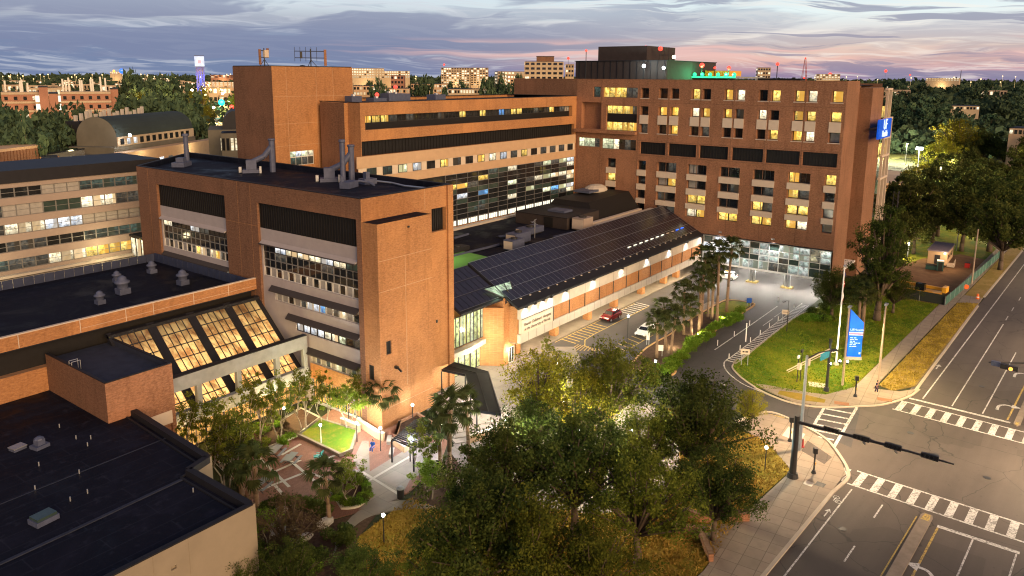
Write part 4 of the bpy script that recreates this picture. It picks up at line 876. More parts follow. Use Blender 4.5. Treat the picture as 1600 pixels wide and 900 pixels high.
# curtain wall: three storeys of glass cells
lit = {(3, 7): 'lit_y', (6, 8): 'lit_w', (6, 5): 'lit_g', (6, 2): 'lit_w', (3, 4): 'lit_b', (1, 4): 'lit_c', (8, 3): 'lit_g', (10, 8): 'lit_g', (10, 5): 'lit_g', (10, 2): 'lit_g', (9, 8): 'dim', (9, 5): 'lit_w', (11, 8): 'dim', (11, 5): 'lit_w', (11, 2): 'lit_b', (1, 6): 'lit_y', (0, 6): 'lit_y', (2, 6): 'dim', (8, 5): 'dim', (3, 1): 'dim', (12, 8): 'lit_g', (12, 5): 'lit_w', (12, 2): 'lit_g', (12, 7): 'dim', (12, 4): 'dim', (12, 1): 'dim', (13, 8): 'lit_c', (13, 5): 'lit_w', (13, 2): 'lit_c', (13, 7): 'lit_w', (13, 4): 'lit_w', (13, 1): 'lit_w'}
for i in range(14):
    for j in range(9):
        window(Lw, LF, 104.5+i*3.2, 104.5+(i+1)*3.2, 14.95+j*.983, 14.95+(j+1)*.983, -.06, lit.get((i, j), pick(('glass', 12), ('dim_g', 1), ('glass_g', 2))), 1, 1, 'frame', 'curtain_wall_cell', .05)
MB().box(84.3, 104.4, 93.9, 93.99, 14.9, 23.8).build('curtain_wall_end', M['glass'], Lw)
for i in range(14): MB().box(104.46+i*3.2, 104.54+i*3.2, 93.84, 93.98, 13.7, 23.85).build('mullion', M['frame_m'], Lw)
for j in range(10): MB().box(104.5, 149.3, 93.78, 93.9, 14.92+j*.983, 14.99+j*.983).build('rail', M['steel'], Lw)
for i in range(14): window(Lw, LF, 104.7+i*3.2, 107.6+i*3.2, 13.75, 14.85, -.05, 'strip' if i else 'strip', 4, 1, 'frame', 'lit_strip_window', .06)
MB().box(100, 150, 92.9, 93.9, 12.7, 13.6).build('ledge', M['conc'], Lw)
for x_, y_, w_, d_, h_, l_ in ((86.5, 98.5, 2.2, 1.8, 1.5, 'small black unit at the near left corner of the long wing roof'), (90.5, 97.5, 3.0, 2, 1.1, 'low black unit beside the corner unit on the long wing roof'), (95.5, 99, 1.6, 1.6, 1.9, 'square dark hood on the long wing roof'), (101, 104, 5, 3, 1.6, 'long dark unit in the middle of the long wing roof'), (112, 103, 3, 2.4, 1.3, 'low dark unit further along the long wing roof')):
    t = thing('roof_unit', l_, 'roof unit', (x_, y_, 37.1)); MB().box(x_, x_+w_, y_, y_+d_, 37.3, 37.1+h_).build('casing', M['vent'], t); MB().box(x_+.1, x_+w_-.1, y_+.1, y_+.3, 37.1, 37.3).box(x_+.1, x_+w_-.1, y_+d_-.3, y_+d_-.1, 37.1, 37.3).build('skid', M['steel_d'], t); MB().tube((x_+w_*.5, y_+d_*.5, 37.1+h_), (x_+w_*.5, y_+d_*.5, 37.4+h_), .4).build('cowl', M['steel'], t)
for x_, y_, h_, l_ in ((97, 103, 5.2, 'thin whip aerial on the long wing roof'), (93.5, 106, 3.6, 'short whip aerial by the stair tower')):
    t = thing('whip_aerial', l_, 'antenna', (x_, y_, 37.1)); MB().tube((x_, y_, 37.1), (x_, y_, 37.1+h_), .07, .04, 6).tube((x_, y_, 37.1), (x_, y_, 37.5), .2).build('mast', M['steel_d'], t)
# ------------------------------------------------------------------ hospital tower
H = thing('hospital_tower', 'broad red brick hospital tower with paired windows and beige spandrels', 'building', (165, 65, 0))
HF = ('x', 150.0)
holes = []; wins = []
yo = [65.9, 58.8, 51.8, 44.9]
ups = [(77.6, 75.7), (73.3, 71.3), (70.6, 68.7), (38.1, 36.1)]
for y in yo: ups += [(y, y-1.85), (y-2.4, y-4.2)]
litU = {0: [0, 0, 0], 1: [0, 1, 0], 2: [0, 1, 1], 3: [1, 1, 0], 4: [1, 1, 0], 5: [0, 1, 0], 6: [1, 1, 0], 7: [1, 0, 0], 8: [0, 1, 0], 9: [1, 0, 1], 10: [1, 1, 1], 11: [1, 1, 1]}
for k, (a, b) in enumerate(ups):
    holes += [(b, a, 37.6, 39.75, 1.15), (b, a, 30.1, 35.85, 1.15)]
    for (z0, z1), on in zip(((37.6, 39.75), (34.0, 35.85), (30.1, 32.0)), litU[k]):
        wins.append((b, a, z0, z1, 1.12, (pick(('lit_y', 4), ('lit_w', 1)) if on else pick(('glass', 4), ('dim', 2), ('curtain', 1))), 1))
lows = [(66.0, 61.8), (58.9, 54.7), (51.9, 47.7), (45.0, 40.8), (73.0, 68.6)]
for k, (a, b) in enumerate(lows):
    holes.append((b, a, 12.8, 24.0, .9))
    for r, (z0, z1) in enumerate(((22.0, 24.0), (18.9, 20.6), (15.7, 17.5), (12.8, 14.5))):
        m = (a+b)/2
        for q, (p0, p1) in enumerate(((b, m-.02), (m+.02, a))):
            on = (r == 3 and k < 4) or (r == 2 and (k in (0, 3) or (k == 2 and q == 1))) or (r == 1 and k == 3 and q == 1) or (r == 0 and k == 3 and q == 1) or (r == 1 and k == 4 and q == 0)
            wins.append((p0, p1, z0, z1, .87, pick(('lit_y', 4), ('lit_w', 1)) if on else pick(('glass', 3), ('dim', 2), ('curtain', 1)), 2 if r == 0 else 1))
for k, (a, b) in enumerate(((38.1, 36.1), (77.8, 75.8))):
    holes.append((b, a, 12.8, 24.0, .9))
    for r, (z0, z1) in enumerate(((22.0, 24.0), (18.9, 20.6), (15.7, 17.5), (12.8, 14.5))): wins.append((b, a, z0, z1, .87, 'lit_y' if (k == 0 and r == 0) else pick(('glass', 2), ('dim', 1)), 1))
holes.append((83.3, 85.6, 12.8, 24.0, .9))
for r, (z0, z1) in enumerate(((22.0, 24.0), (18.9, 20.6), (15.7, 17.5))): wins.append((83.3, 85.6, z0, z1, .87, 'lit_y' if r == 1 else 'glass', 1))
lou = [(71.3, 77.4), (64.3, 70.6), (57.4, 63.6), (50.2, 56.6), (43.1, 49.7), (36.2, 42.6)]
for a, b in lou: holes.append((a, b, 25.5, 28.15, .6))
holes += [(78.4, 87.0, 37.6, 39.8, .35), (87.7, 89.6, 37.6, 39.9, .5), (78.4, 86.1, 30.3, 35.8, .6), (87.6, 93.2, 26.3, 28.3, .35), (78.4, 87.0, 26.1, 28.4, .35), (87.4, 92.6, 30.4, 36.4, 1.4, 1)]
mb = MB(); facade(mb, HF, 35.5, 94.0, 9.4, 41.5, holes); mb.build('front_wall', M['brick_red'], H)
for a, b, z0, z1, dep, mm, cols in wins: window(H, HF, a, b, z0, z1, dep, mm, cols, 1, 'frame', bar=.1)
for a, b in lou: louvres(H, HF, a, b, 25.5, 28.15, .55, .6)
W1 = ['dim', 'dim', 'lit_y', 'lit_y', 'lit_y', 'lit_y']; window(H, HF, 78.4, 87.0, 37.6, 39.8, .3, W1, 6, 1)
window(H, HF, 87.7, 89.6, 37.6, 39.9, .45, 'dim_g', 2, 2)
window(H, HF, 78.4, 86.1, 34.0, 35.8, .55, ['dim', 'lit_y', 'lit_y', 'lit_y', 'lit_y', 'lit_y'], 6, 1); window(H, HF, 78.4, 86.1, 30.3, 32.2, .55, ['lit_y', 'lit_y', 'lit_y', 'lit_y', 'lit_y', 'lit_y'], 6, 1)
MB().box(150.5, 150.6, 78.45, 86.05, 32.2, 34.0).build('dark_spandrel', M['louver'], H)
window(H, HF, 87.6, 93.2, 26.3, 28.3, .3, ['dim', 'lit_g', 'lit_g', 'lit_g'], 4, 2, 'frame_m'); window(H, HF, 78.4, 87.0, 26.1, 28.4, .3, ['glass', 'dim', 'glass', 'lit_w', 'lit_g', 'lit_g'], 6, 2)
for a, b in ups:
    mb = MB(); pbox(mb, HF, b-.08, a+.08, 32.05, 33.95, -.12, .9); mb.build('spandrel_panel', M['panel'], H)
    mb = MB(); pbox(mb, HF, b-.15, a+.15, 37.44, 37.6, -.1, .3); pbox(mb, HF, b-.15, a+.15, 29.94, 30.1, -.1, .3); mb.build('sill', M['sill'], H)
for a, b in lows+[(38.1, 36.1), (77.8, 75.8), (85.6, 83.3)]:
    for z0, z1 in ((20.65, 21.95), (17.55, 18.85), (14.55, 15.65)):
        mb = MB(); pbox(mb, HF, b-.12, a+.12, z0, z1, -.15, .8); mb.build('spandrel_panel', M['panel'], H)
MB().box(148.9, 150.02, 78.2, 94.0, 29.6, 30.3).build('ledge', M['brick_red'], H)
# sides, roof
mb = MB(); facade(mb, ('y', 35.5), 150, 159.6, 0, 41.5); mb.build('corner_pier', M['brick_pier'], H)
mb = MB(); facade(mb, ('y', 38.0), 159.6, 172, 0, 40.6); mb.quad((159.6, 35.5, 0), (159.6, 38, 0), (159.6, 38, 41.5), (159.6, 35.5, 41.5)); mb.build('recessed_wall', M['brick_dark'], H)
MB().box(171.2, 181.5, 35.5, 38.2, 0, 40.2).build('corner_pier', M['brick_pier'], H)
for z in (36.6, 32.5, 28.5, 24.2, 19.8, 15.8): window(H, ('y', 38.0), 160.4, 163.4, z, z+2.2, -.1, 'amber' if z in (36.6, 32.5, 24.2, 19.8) else 'dim', 1, 1, 'frame', bar=.06)
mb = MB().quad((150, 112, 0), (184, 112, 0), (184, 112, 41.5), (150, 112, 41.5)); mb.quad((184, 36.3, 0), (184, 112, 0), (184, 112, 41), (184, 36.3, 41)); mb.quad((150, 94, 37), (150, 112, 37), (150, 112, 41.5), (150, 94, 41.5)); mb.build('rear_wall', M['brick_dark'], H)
mb = MB().box(150.1, 183.9, 38.1, 111.9, 40.6, 40.7).box(150.1, 159.5, 35.6, 38.1, 40.6, 40.69); mb.build('roof', M['roof'], H)
coping(H, [(150.15, 35.65), (150.15, 111.8)], 41.5, .4, .1, 'brick_red', closed=False); coping(H, [(150.3, 35.7), (159.4, 35.7)], 41.5, .3, .1, 'brick_red', closed=False)
vjoints(H, HF, [78.0, 71.0, 63.95, 57.0, 50.0, 42.85, 87.4], 9.5, 41.4, 'brick_dark', -.02, .12); hjoints(H, HF, [25.2, 28.4, 36.7], 35.6, 78, 'brick_dark', -.015, .1)
# light frame and the lit sign beyond the corner
mb = MB()
for x in (182.6, 186, 189): mb.box(x, x+.45, 34.6, 35.1, 0, 40 if x < 187 else 33)
for z in (39.6, 33.2, 29, 25, 20): mb.box(181.5, 189.5 if z < 34 else 186.5, 34.55, 35.15, z, z+.45)
mb.build('stair_frame', M['panel'], H)
for z in (33.6, 29.4, 25.4): window(H, ('y', 35.6), 182, 186, z, z+2.6, 0, 'lit_y', 2, 1)
MB().box(181.5, 184.1, 35.9, 36.3, 0, 40).build('end_wall', M['brick_dark'], H)
def text(body, size, m, loc, rot, parent, name='lettering', depth=.03, align='CENTER'):
    c = bpy.data.curves.new(name, 'FONT'); c.body = body; c.size = size; c.extrude = depth; c.align_x = align; c.align_y = 'CENTER'; c.materials.append(m)
    tmp = bpy.data.objects.new(name, c); col.objects.link(tmp); me = bpy.data.meshes.new_from_object(tmp.evaluated_get(bpy.context.evaluated_depsgraph_get())); bpy.data.objects.remove(tmp)
    o = bpy.data.objects.new(name, me); link(o, parent); o.location = Vector(loc)-ORG.get(parent, Vector((0, 0, 0))); o.rotation_euler = rot; return o
a = onY(1371, 213, 33.6); b = onY(1392, 184, 33.6)
sg = thing('wall_sign', 'bright blue lit sign on the far right corner of the hospital tower', 'sign', ((a.x+b.x)/2, 33.6, (a.z+b.z)/2))
MB().box(a.x, b.x, 33.4, 33.8, b.z-4.0, b.z).build('sign_face', M['sign_blue'], sg); MB().box(a.x+.5, b.x-.5, 33.8, 35.5, b.z-2.2, b.z-1.8).build('bracket', M['steel_d'], sg)
text('UF', 3.0, M['sign_white'], ((a.x+b.x)/2, 33.36, b.z-1.25), (R(90), 0, 0), sg); text('Health', 1.9, M['sign_white'], ((a.x+b.x)/2, 33.36, b.z-3.1), (R(90), 0, 0), sg)

# roof plant of the tower
ph = thing('penthouse', 'dark two tier plant room on the hospital tower roof', 'roof building', (170, 88, 41))
p0 = onX(899, 122, 158); p1 = onX(899, 96, 158); p2 = onX(1042, 100, 158); q0 = onX(935, 73, 161); q1 = onX(1011, 76, 161)
MB().box(158, 186, p2.y, p0.y, 30, p1.z).build('lower_tier', M['plant'], ph); MB().box(161, 176, q1.y, q0.y, p1.z, q0.z).build('upper_tier', M['plant'], ph)
mb = MB()
for i in range(14): mb.box(157.9, 158.0, p2.y+.5+i*(p0.y-p2.y)/14, p2.y+.62+i*(p0.y-p2.y)/14, 41.5, p1.z)
mb.build('wall_rib', M['coping'], ph); MB().box(157.8, 186.2, p2.y-.2, p0.y+.2, p1.z-.02, p1.z+.15).build('coping', M['coping'], ph)
def spotlight(pxy, X, label, colr, mname, power, r=.35):
    p = onX(*pxy, X); t = thing('flood_light', label, 'flood light', (p.x, p.y, 40.7))
    MB().tube((p.x+.3, p.y, 40.7), (p.x+.3, p.y, p.z+.2), .07).build('post', M['steel_d'], t); MB().ball(p, r*.8, 10, 6).build('lens', M[mname], t); lamp(t, p-Vector((.7, 0, 0)), power, colr, .3); return t
spotlight((1006, 103), 156.5, 'left white floodlight glaring on the hospital tower roof', (.85, 1, .92), 'bulb_w', 150, .5); spotlight((1037, 106), 156.5, 'right white floodlight glaring on the hospital tower roof', (.85, 1, .92), 'bulb_w', 150, .45)
def beacon(pxy, X, label, mname='bulb_r', r=.42, base=40.7, name='beacon'):
    r *= .72
    p = onX(*pxy, X); t = thing(name, label, 'warning light', (p.x, p.y, base)); MB().tube((p.x, p.y, base), (p.x, p.y, p.z), .09).build('mast', M['steel_d'], t); MB().ball(p, r, 10, 6).build('lens', M[mname], t); return t
for args in (((916, 79), 157, 'red warning light on a thin mast left of the dark plant room'), ((1009, 73), 175, 'red light on the top right corner of the dark plant room'), ((1032, 76), 163, 'large red light on a mast beside the roof aerials', 'bulb_r', .75), ((1052, 98), 164, 'amber lamp low beside the roof aerials', 'bulb_a', .7), ((1053, 89), 164.5, 'pale amber lamp above the other amber lamp', 'bulb_y', .55), ((1067, 105), 170, 'small red light at the left end of the green landing deck'), ((1097, 102), 172, 'big red light in the middle of the green landing deck', 'bulb_r', .8), ((1117, 106), 176, 'small red light right of centre on the landing deck'), ((1139, 106), 172, 'red light at the right end of the landing deck', 'bulb_r', .65), ((1215, 100), 155, 'red lamp on a black post on the tower roof edge', 'bulb_r', .5)): beacon(*args)
t = thing('helipad', 'raised roof landing deck edged with green lights', 'landing deck', (182, 60, 41))
g0 = onX(1048, 118, 172); g1 = onX(1150, 118, 172)
MB().box(172, 192, g1.y, g0.y, g0.z-.6, g0.z-.2).build('deck', M['conc_grey'], t); MB().box(178, 184, g1.y+5, g0.y-4, 40.7, g0.z-.61).build('deck_support', M['steel_d'], t)
for i in range(9): MB().ball((171.9, g1.y+.4+i*(g0.y-g1.y-.8)/8, g0.z+.25), .5, 8, 5).build('edge_light', M['bulb_gr'], t)
MB().box(171.7, 171.85, g1.y, g0.y, g0.z-.5, g0.z-.15).build('edge_strip', M['bulb_gr'], t)
for i in range(3): lamp(t, (171, g1.y+2+i*(g0.y-g1.y)/2.6, g0.z+.5), 320, (.1, 1, .4), .3)
MB().box(178, 186, g1.y+4, g1.y+10, g0.z-.1, g0.z+1.2).build('lift_head', M['yellow'], t)
t = thing('aerial_frame', 'triangular rack of roof aerials beside the large red light', 'antenna', onX(1040, 120, 165)); p = onX(1038, 86, 165)
MB().tube((165, p.y, 40.7), (165, p.y, p.z+1), .1).tube((165, p.y-1.3, p.z), (165, p.y+1.3, p.z), .08).tube((165, p.y-1.3, p.z-1.2), (165, p.y+1.3, p.z-1.2), .08).tube((165, p.y-1.1, p.z-1.6), (165, p.y-1.1, p.z+1.8), .06).build('mast', M['steel_d'], t)
t = thing('roof_unit', 'low black plant row on the right part of the tower roof', 'roof unit', (156, 50, 40.7)); MB().box(155, 158, 45.5, 54, 40.7, 42.0).build('casing', M['louver'], t)

M['hall'] = room('glass_hall_interior', (.55, .75, .66), (.80, .80, .74), .70)
# glass hall hung over the drive
GH = thing('glass_hall', 'white framed glass hall spanning the drive under the hospital tower', 'glass hall', (151, 48, 3.4))
ys = [35.9+i*1.99 for i in range(14)]
zs = [3.6, 5.4, 6.6, 7.8, 9.2]
for i in range(13):
    for j in range(4): window(GH, ('x', 150.6), ys[i], ys[i+1], zs[j], zs[j+1], 0, 'lit_c' if (i > 9 and rnd.random() < .75) else pick(('glass_g', 2), ('hall', 6), ('dim', 2)), 1, 1, 'frame_w', 'glass_cell', .07)
MB().box(150.4, 150.75, 35.7, 61.9, 9.2, 9.42).build('head_rail', M['frame_w'], GH); MB().box(150.5, 182, 35.9, 61.8, 3.3, 3.6).build('soffit', M['white'], GH)
MB().box(150.7, 182, 61.85, 62.05, 3.3, 9.4).box(181.8, 182, 35.9, 61.85, 3.6, 9.4).build('side_wall', M['conc'], GH)
MB().box(149.9, 151.2, 35.6, 62, 9.42, 9.6).build('roof_edge', M['coping'], GH)
for x, y in ((153, 51.7), (153, 44.5), (166, 51.7), (166, 44.5)):
    MB().tube((x, y-.35, .03), (x, y-.35, 3.3), .28, .28, 12).tube((x, y+.35, .03), (x, y+.35, 3.3), .28, .28, 12).build('column', M['steel'], GH); MB().box(x-.8, x+.8, y-1.1, y+1.1, .03, .3).build('column_base', M['mark_y'], GH)
for x in (154, 162, 172):
    for y in (40, 48, 56):
        MB().box(x-.5, x+.5, y-.5, y+.5, 3.24, 3.3).build('ceiling_light', M['bulb_w'], GH); lamp(GH, (x, y, 3.1), 330, (1, .93, .80), .4)
for y in (38.5, 43, 48, 53, 58): MB().box(151.2, 151.8, y-.3, y+.3, 3.24, 3.3).build('ceiling_light', M['bulb_w'], GH); lamp(GH, (150.6, y, 3.2), 420, (1, .91, .76), .3, 165, (-.5, 0, -1))
for x, y in ((168, 58), (172, 49)): MB().box(x-.4, x+.4, y-.4, y+.4, .03, 2.0).build('brick_pier', M['brick'], GH)
for y in (47, 58): MB().box(149.8, 150.0, y-.3, y+.3, 10.2, 10.5).build('wall_light', M['steel'], GH); lamp(GH, (149.2, y, 10.2), 480, (1, .95, .86), .2, 150, (-.35, 0, -1))

# ------------------------------------------------------------------ entrance wing with sloping glass roof
CB = thing('entrance_wing', 'low entrance wing with a long dark glass roof and white concrete bands', 'building', (115, 68, 0))
CF = ('y', 62.0)
rt = lambda v: (61.75+9.45*v, 9.45+5.15*v)
mb = MB(); (ya, za), (yb, zb) = rt(0), rt(1)
mb.add([(84, ya, za-.06), (150, ya, za-.06), (150, yb, zb-.06), (84, yb, zb-.06), (84, ya, za-.4), (150, ya, za-.4), (150, yb, zb-.4), (84, yb, zb-.4)], ((0,1,2,3),(4,7,6,5),(0,4,5,1),(1,5,6,2),(2,6,7,3),(3,7,4,0))); mb.build('roof_deck', M['coping'], CB)
NC, NRW = 54, 4; pw = 65.6/NC; v0, v1 = .14, .99
py, pz = (rt(v1)[0]-rt(v0)[0])/NRW, (rt(v1)[1]-rt(v0)[1])/NRW
pm = MB().box(.06, pw-.02, .05, py-.02, -.005, 0); pm.v = [(x, y, z+y*pz/py) for x, y, z in pm.v]; pme = pm.mesh('roof_panel', M['glass_pv'])
lit_r = {}
for i in range(NC):
    for j in range(NRW):
        y, z = rt(v0+(v1-v0)*j/NRW); place('roof_panel', pme, CB, (84.25+i*pw, y, z+rnd.uniform(-.006, .02)))
mb = MB()
for j in range(NRW+1): y, z = rt(v0+(v1-v0)*j/NRW); mb.add([(84.1, y-.03, z+.06), (149.9, y-.03, z+.06), (149.9, y+.03, z+.09), (84.1, y+.03, z+.09)], ((0, 1, 2, 3),))
for i in range(NC+1): mb.add([(84.22+i*pw-.02, *(rt(v0)[0], rt(v0)[1]+.05)), (84.22+i*pw+.02, *(rt(v0)[0], rt(v0)[1]+.05)), (84.22+i*pw+.02, *(rt(v1)[0], rt(v1)[1]+.05)), (84.22+i*pw-.02, *(rt(v1)[0], rt(v1)[1]+.05))], ((0, 1, 2, 3),))
mb.build('glazing_bar', M['steel'], CB)
for i in range(26): MB().box(86+i*2.4, 86.25+i*2.4, 62.75, 62.95, 10.05, 10.18).build('eave_clip', M['sill'], CB)
for i in range(11): lamp_x = 122+i*2.3; y, z = rt(.30); MB().box(lamp_x, lamp_x+1.0, y-.12, y+.12, z+.08, z+.2).build('roof_light', M['strip'] if i < 7 else M['bulb_b'] if i > 8 else M['sill'], CB)
# lower glazed roof over the lobby
lt = lambda v: (64.2+9.5*v, 10.5+5.18*v)
mb = MB(); (ya, za), (yb, zb) = lt(0), lt(.735)
mb.add([(74.35, ya, za-.06), (83.95, ya, za-.06), (83.95, yb, zb-.06), (74.35, yb, zb-.06), (74.35, ya, za-.35), (83.95, ya, za-.35), (83.95, yb, zb-.35), (74.35, yb, zb-.35)], ((0,1,2,3),(4,7,6,5),(0,4,5,1),(1,5,6,2),(2,6,7,3),(3,7,4,0))); mb.build('roof_deck', M['coping'], CB)
for i in range(8):
    for j in range(3):
        y, z = lt(.03+.23*j); dy = 9.5*.23; dz = 5.18*.23; k2 = ('lp',)
        if k2 not in WIN: m2 = MB().box(.05, 1.14, .05, dy-.05, -.005, 0); m2.v = [(x, yy, zz+yy*dz/dy) for x, yy, zz in m2.v]; WIN[k2] = m2.mesh('roof_panel', M['glass_pv'])
        place('roof_panel', WIN[k2], CB, (74.4+i*1.19, y, z+.02))
mb = MB()
for j in range(4): y, z = lt(.03+.23*j); mb.add([(74.4, y-.03, z+.07), (83.9, y-.03, z+.07), (83.9, y+.03, z+.09), (74.4, y+.03, z+.09)], ((0, 1, 2, 3),))
mb.build('glazing_bar', M['frame_m'], CB)
MB().add([(84.02, 63.6, 9.9), (84.02, 71.2, 14.2), (84.02, 71.2, 12.6), (84.02, 64.2, 9.4)], ((0, 1, 2, 3),)).build('roof_cheek', M['coping'], CB)
MB().sheet([(76, 71.6), (92.6, 71.6), (94.0, 84), (84, 84), (76, 78)], 13.35).build('roof_terrace', plain('green_glow_colour', (.16, .36, .08), .9, 0, .1, .2, .5), CB)  # green light on the terrace put into the surface colour
MB().box(74.3, 150, 71.3, 93.9, 12.6, 13.2).build('flat_roof', M['roof'], CB)
lamp(CB, (86, 79, 17), 120, (.9, 1, .7), .3)
# concrete bands and brick panels of the front
mb = MB(); facade(mb, CF, 85, 150, 7.3, 9.15); pbox(mb, CF, 84.95, 150, 7.3, 9.1, .02, .6); mb.build('upper_band', M['conc'], CB)
mb = MB(); pbox(mb, CF, 84.95, 150, 3.65, 5.0, 0, .6); mb.build('lower_band', M['conc'], CB)
MB().box(84.95, 150, 62.55, 64.1, 3.5, 9.1).build('band_core', M['brick'], CB); MB().box(84.95, 150, 62.6, 69, 3.45, 3.64).build('soffit', M['conc'], CB)
xs = [93.6+i*4.7 for i in range(12)]
for i in range(12):
    a, b = xs[i], min(xs[i]+4.55, 149.9); mb = MB(); pbox(mb, CF, a, b, 5.05, 7.25, .12, .5); mb.build('brick_panel', M['brick'], CB)
    MB().box(a-.15, a-.02, 62.02, 62.5, 5.0, 7.3).build('panel_reveal', M['frame'], CB)
vjoints(CB, CF, [93.4+i*4.7 for i in range(12)], 7.35, 9.1, 'frame', -.008, .05); vjoints(CB, CF, [87+i*2.1 for i in range(30)], 3.7, 4.98, 'frame', -.008, .04)
# sign bay
MB().box(85.2, 93.4, 61.98, 62.5, 5.02, 7.28).build('sign_board', M['panel'], CB)
text("Shands Children's Hospital", .66, M['louver'], (89.3, 61.96, 6.35), (R(90), 0, 0), CB, depth=.012); text('at the University of Florida', .62, M['louver'], (89.3, 61.96, 5.6), (R(90), 0, 0), CB, depth=.012)
MB().box(85.1, 93.5, 61.9, 62.0, 7.24, 7.3).box(93.38, 93.5, 61.9, 62.0, 5.0, 7.24).build('sign_trim', M['frame'], CB)
def washer(x, label, power=70):
    t = thing('wall_light', label, 'wall light', (x, 61.7, 9.0), 0, 'wall lights along the white band')
    MB().box(x-.25, x+.25, 61.55, 61.85, 8.95, 9.1).box(x-.04, x+.04, 61.8, 62.0, 8.98, 9.06).build('fixture', M['steel_d'], t); MB().box(x-.18, x+.18, 61.6, 61.8, 8.93, 8.95).build('lens', M['bulb_w'], t)
    lamp(t, (x, 61.45, 8.85), power, (.78, .93, 1), .1, 115, (0, .45, -1)); return t
wl = ['on the sign board, leftmost', 'on the sign board, second from left', 'on the sign board, third from left', 'on the sign board, rightmost', 'just right of the sign board', 'second right of the sign board', 'third right of the sign board', 'fourth right of the sign board', 'fifth right of the sign board', 'sixth, near the far end', 'seventh, last but one before the glass hall', 'last before the glass hall']
for x, l in zip((86, 88.2, 90.4, 92.6, 96.8, 105.2, 114.8, 124.5, 134, 142, 148.8), wl): washer(x, 'cool white wall light '+l, 75)
for x in (99.6, 110.2, 119.6, 130.4, 140.4, 146.4, 89.0):
    MB().box(x-.55, x+.55, 65.3, 66.5, .15, 3.45).build('pillar', M['brick'], CB)
MB().box(86.5, 150, 69, 69.3, .15, 3.45).build('recessed_wall', M['brick_dark'], CB)
for i in range(14): window(CB, ('y', 69), 88+i*4.3, 91.4+i*4.3, .3, 3.0, -.06, pick(('lit_w', 2), ('dim', 2), ('lit_y', 1)), 3, 1)
for x in (91, 96, 101, 106, 111, 116, 121, 126, 131, 136, 141, 146):
    MB().tube((x, 65.6, 3.40), (x, 65.6, 3.45), .28, .28, 10).build('soffit_light', M['bulb_y'], CB); lamp(CB, (x, 63.6, 3.3), 170, (1, .78, .48), .25)
M['lobby'] = room('lobby_interior', (.95, .95, .35), (.75, .9, .4), 1.0)
M['lit_lantern'] = room('lantern_interior', (.55, .75, .45), (.8, .95, .7), .55)
# turret and lobby glass
MB().box(83.7, 86.5, 64.1, 69, 0, 10.4).build('turret', M['brick'], CB)
MB().prism([(83.7, 64.1), (83.7, 69), (78.6, 70), (81.6, 67.2)], 0, 9.0).build('turret_wing', M['brick'], CB)
MB().box(84.9, 86.6, 62.6, 64.12, 5.1, 7.2).build('band_return', M['brick'], CB)
LA, LB_, LC, LD = onY(756, 452, 66.0), onY(797, 440, 65.6), onY(803, 459, 64.25), onY(785, 464.5, 64.15)
MB().quad(LA, LB_, LC, LD).build('lantern_glass', M['lit_lantern'], CB)
for a, b in ((LA, LD), (LD, LC), (LC, LB_), (LA.lerp(LB_, .4), LD.lerp(LC, .2)), (LA.lerp(LB_, .75), LD.lerp(LC, .6))): MB().tube(a-Vector((0, .06, 0)), b-Vector((0, .06, 0)), .08).build('lantern_rib', M['frame'], CB)
lamp(CB, (83.4, 64.2, 11.6), 25, (.6, 1, .7), .3)
for i in range(10): window(CB, ('y', 66.6), 74.4+i*.78, 75.18+i*.78, 4.6, 9.0, 0, 'lobby' if i % 3 else 'lit_g', 1, 1, 'frame', 'lobby_window', .08)
for i in range(6): window(CB, ('y', 67.0), 74.4+i*1.3, 75.7+i*1.3, .1, 3.4, 0, 'lobby', 1, 1, 'frame', 'lobby_door', .12)
MB().prism([(74.3, 66.7), (74.3, 65.8), (78, 65.6), (82.2, 66.2), (82.2, 67)], 3.6, 4.3, True).build('entrance_canopy', M['conc'], CB)
lamp(CB, (78, 65.4, 3.3), 260, (1, .95, .7), .3); lamp(CB, (80.5, 63.9, 5.5), 160, (1, .9, .6), .3)
MB().ball((84.6, 64.0, 2.4), .22, 8, 6).build('globe_light', M['bulb_y'], CB); lamp(CB, (84.6, 63.5, 2.4), 90, (1, .8, .5), .2)
window(CB, ('y', 64.1), 84.9, 86.2, .2, 2.6, -.03, 'dim', 2, 1, 'frame_w', 'side_door')
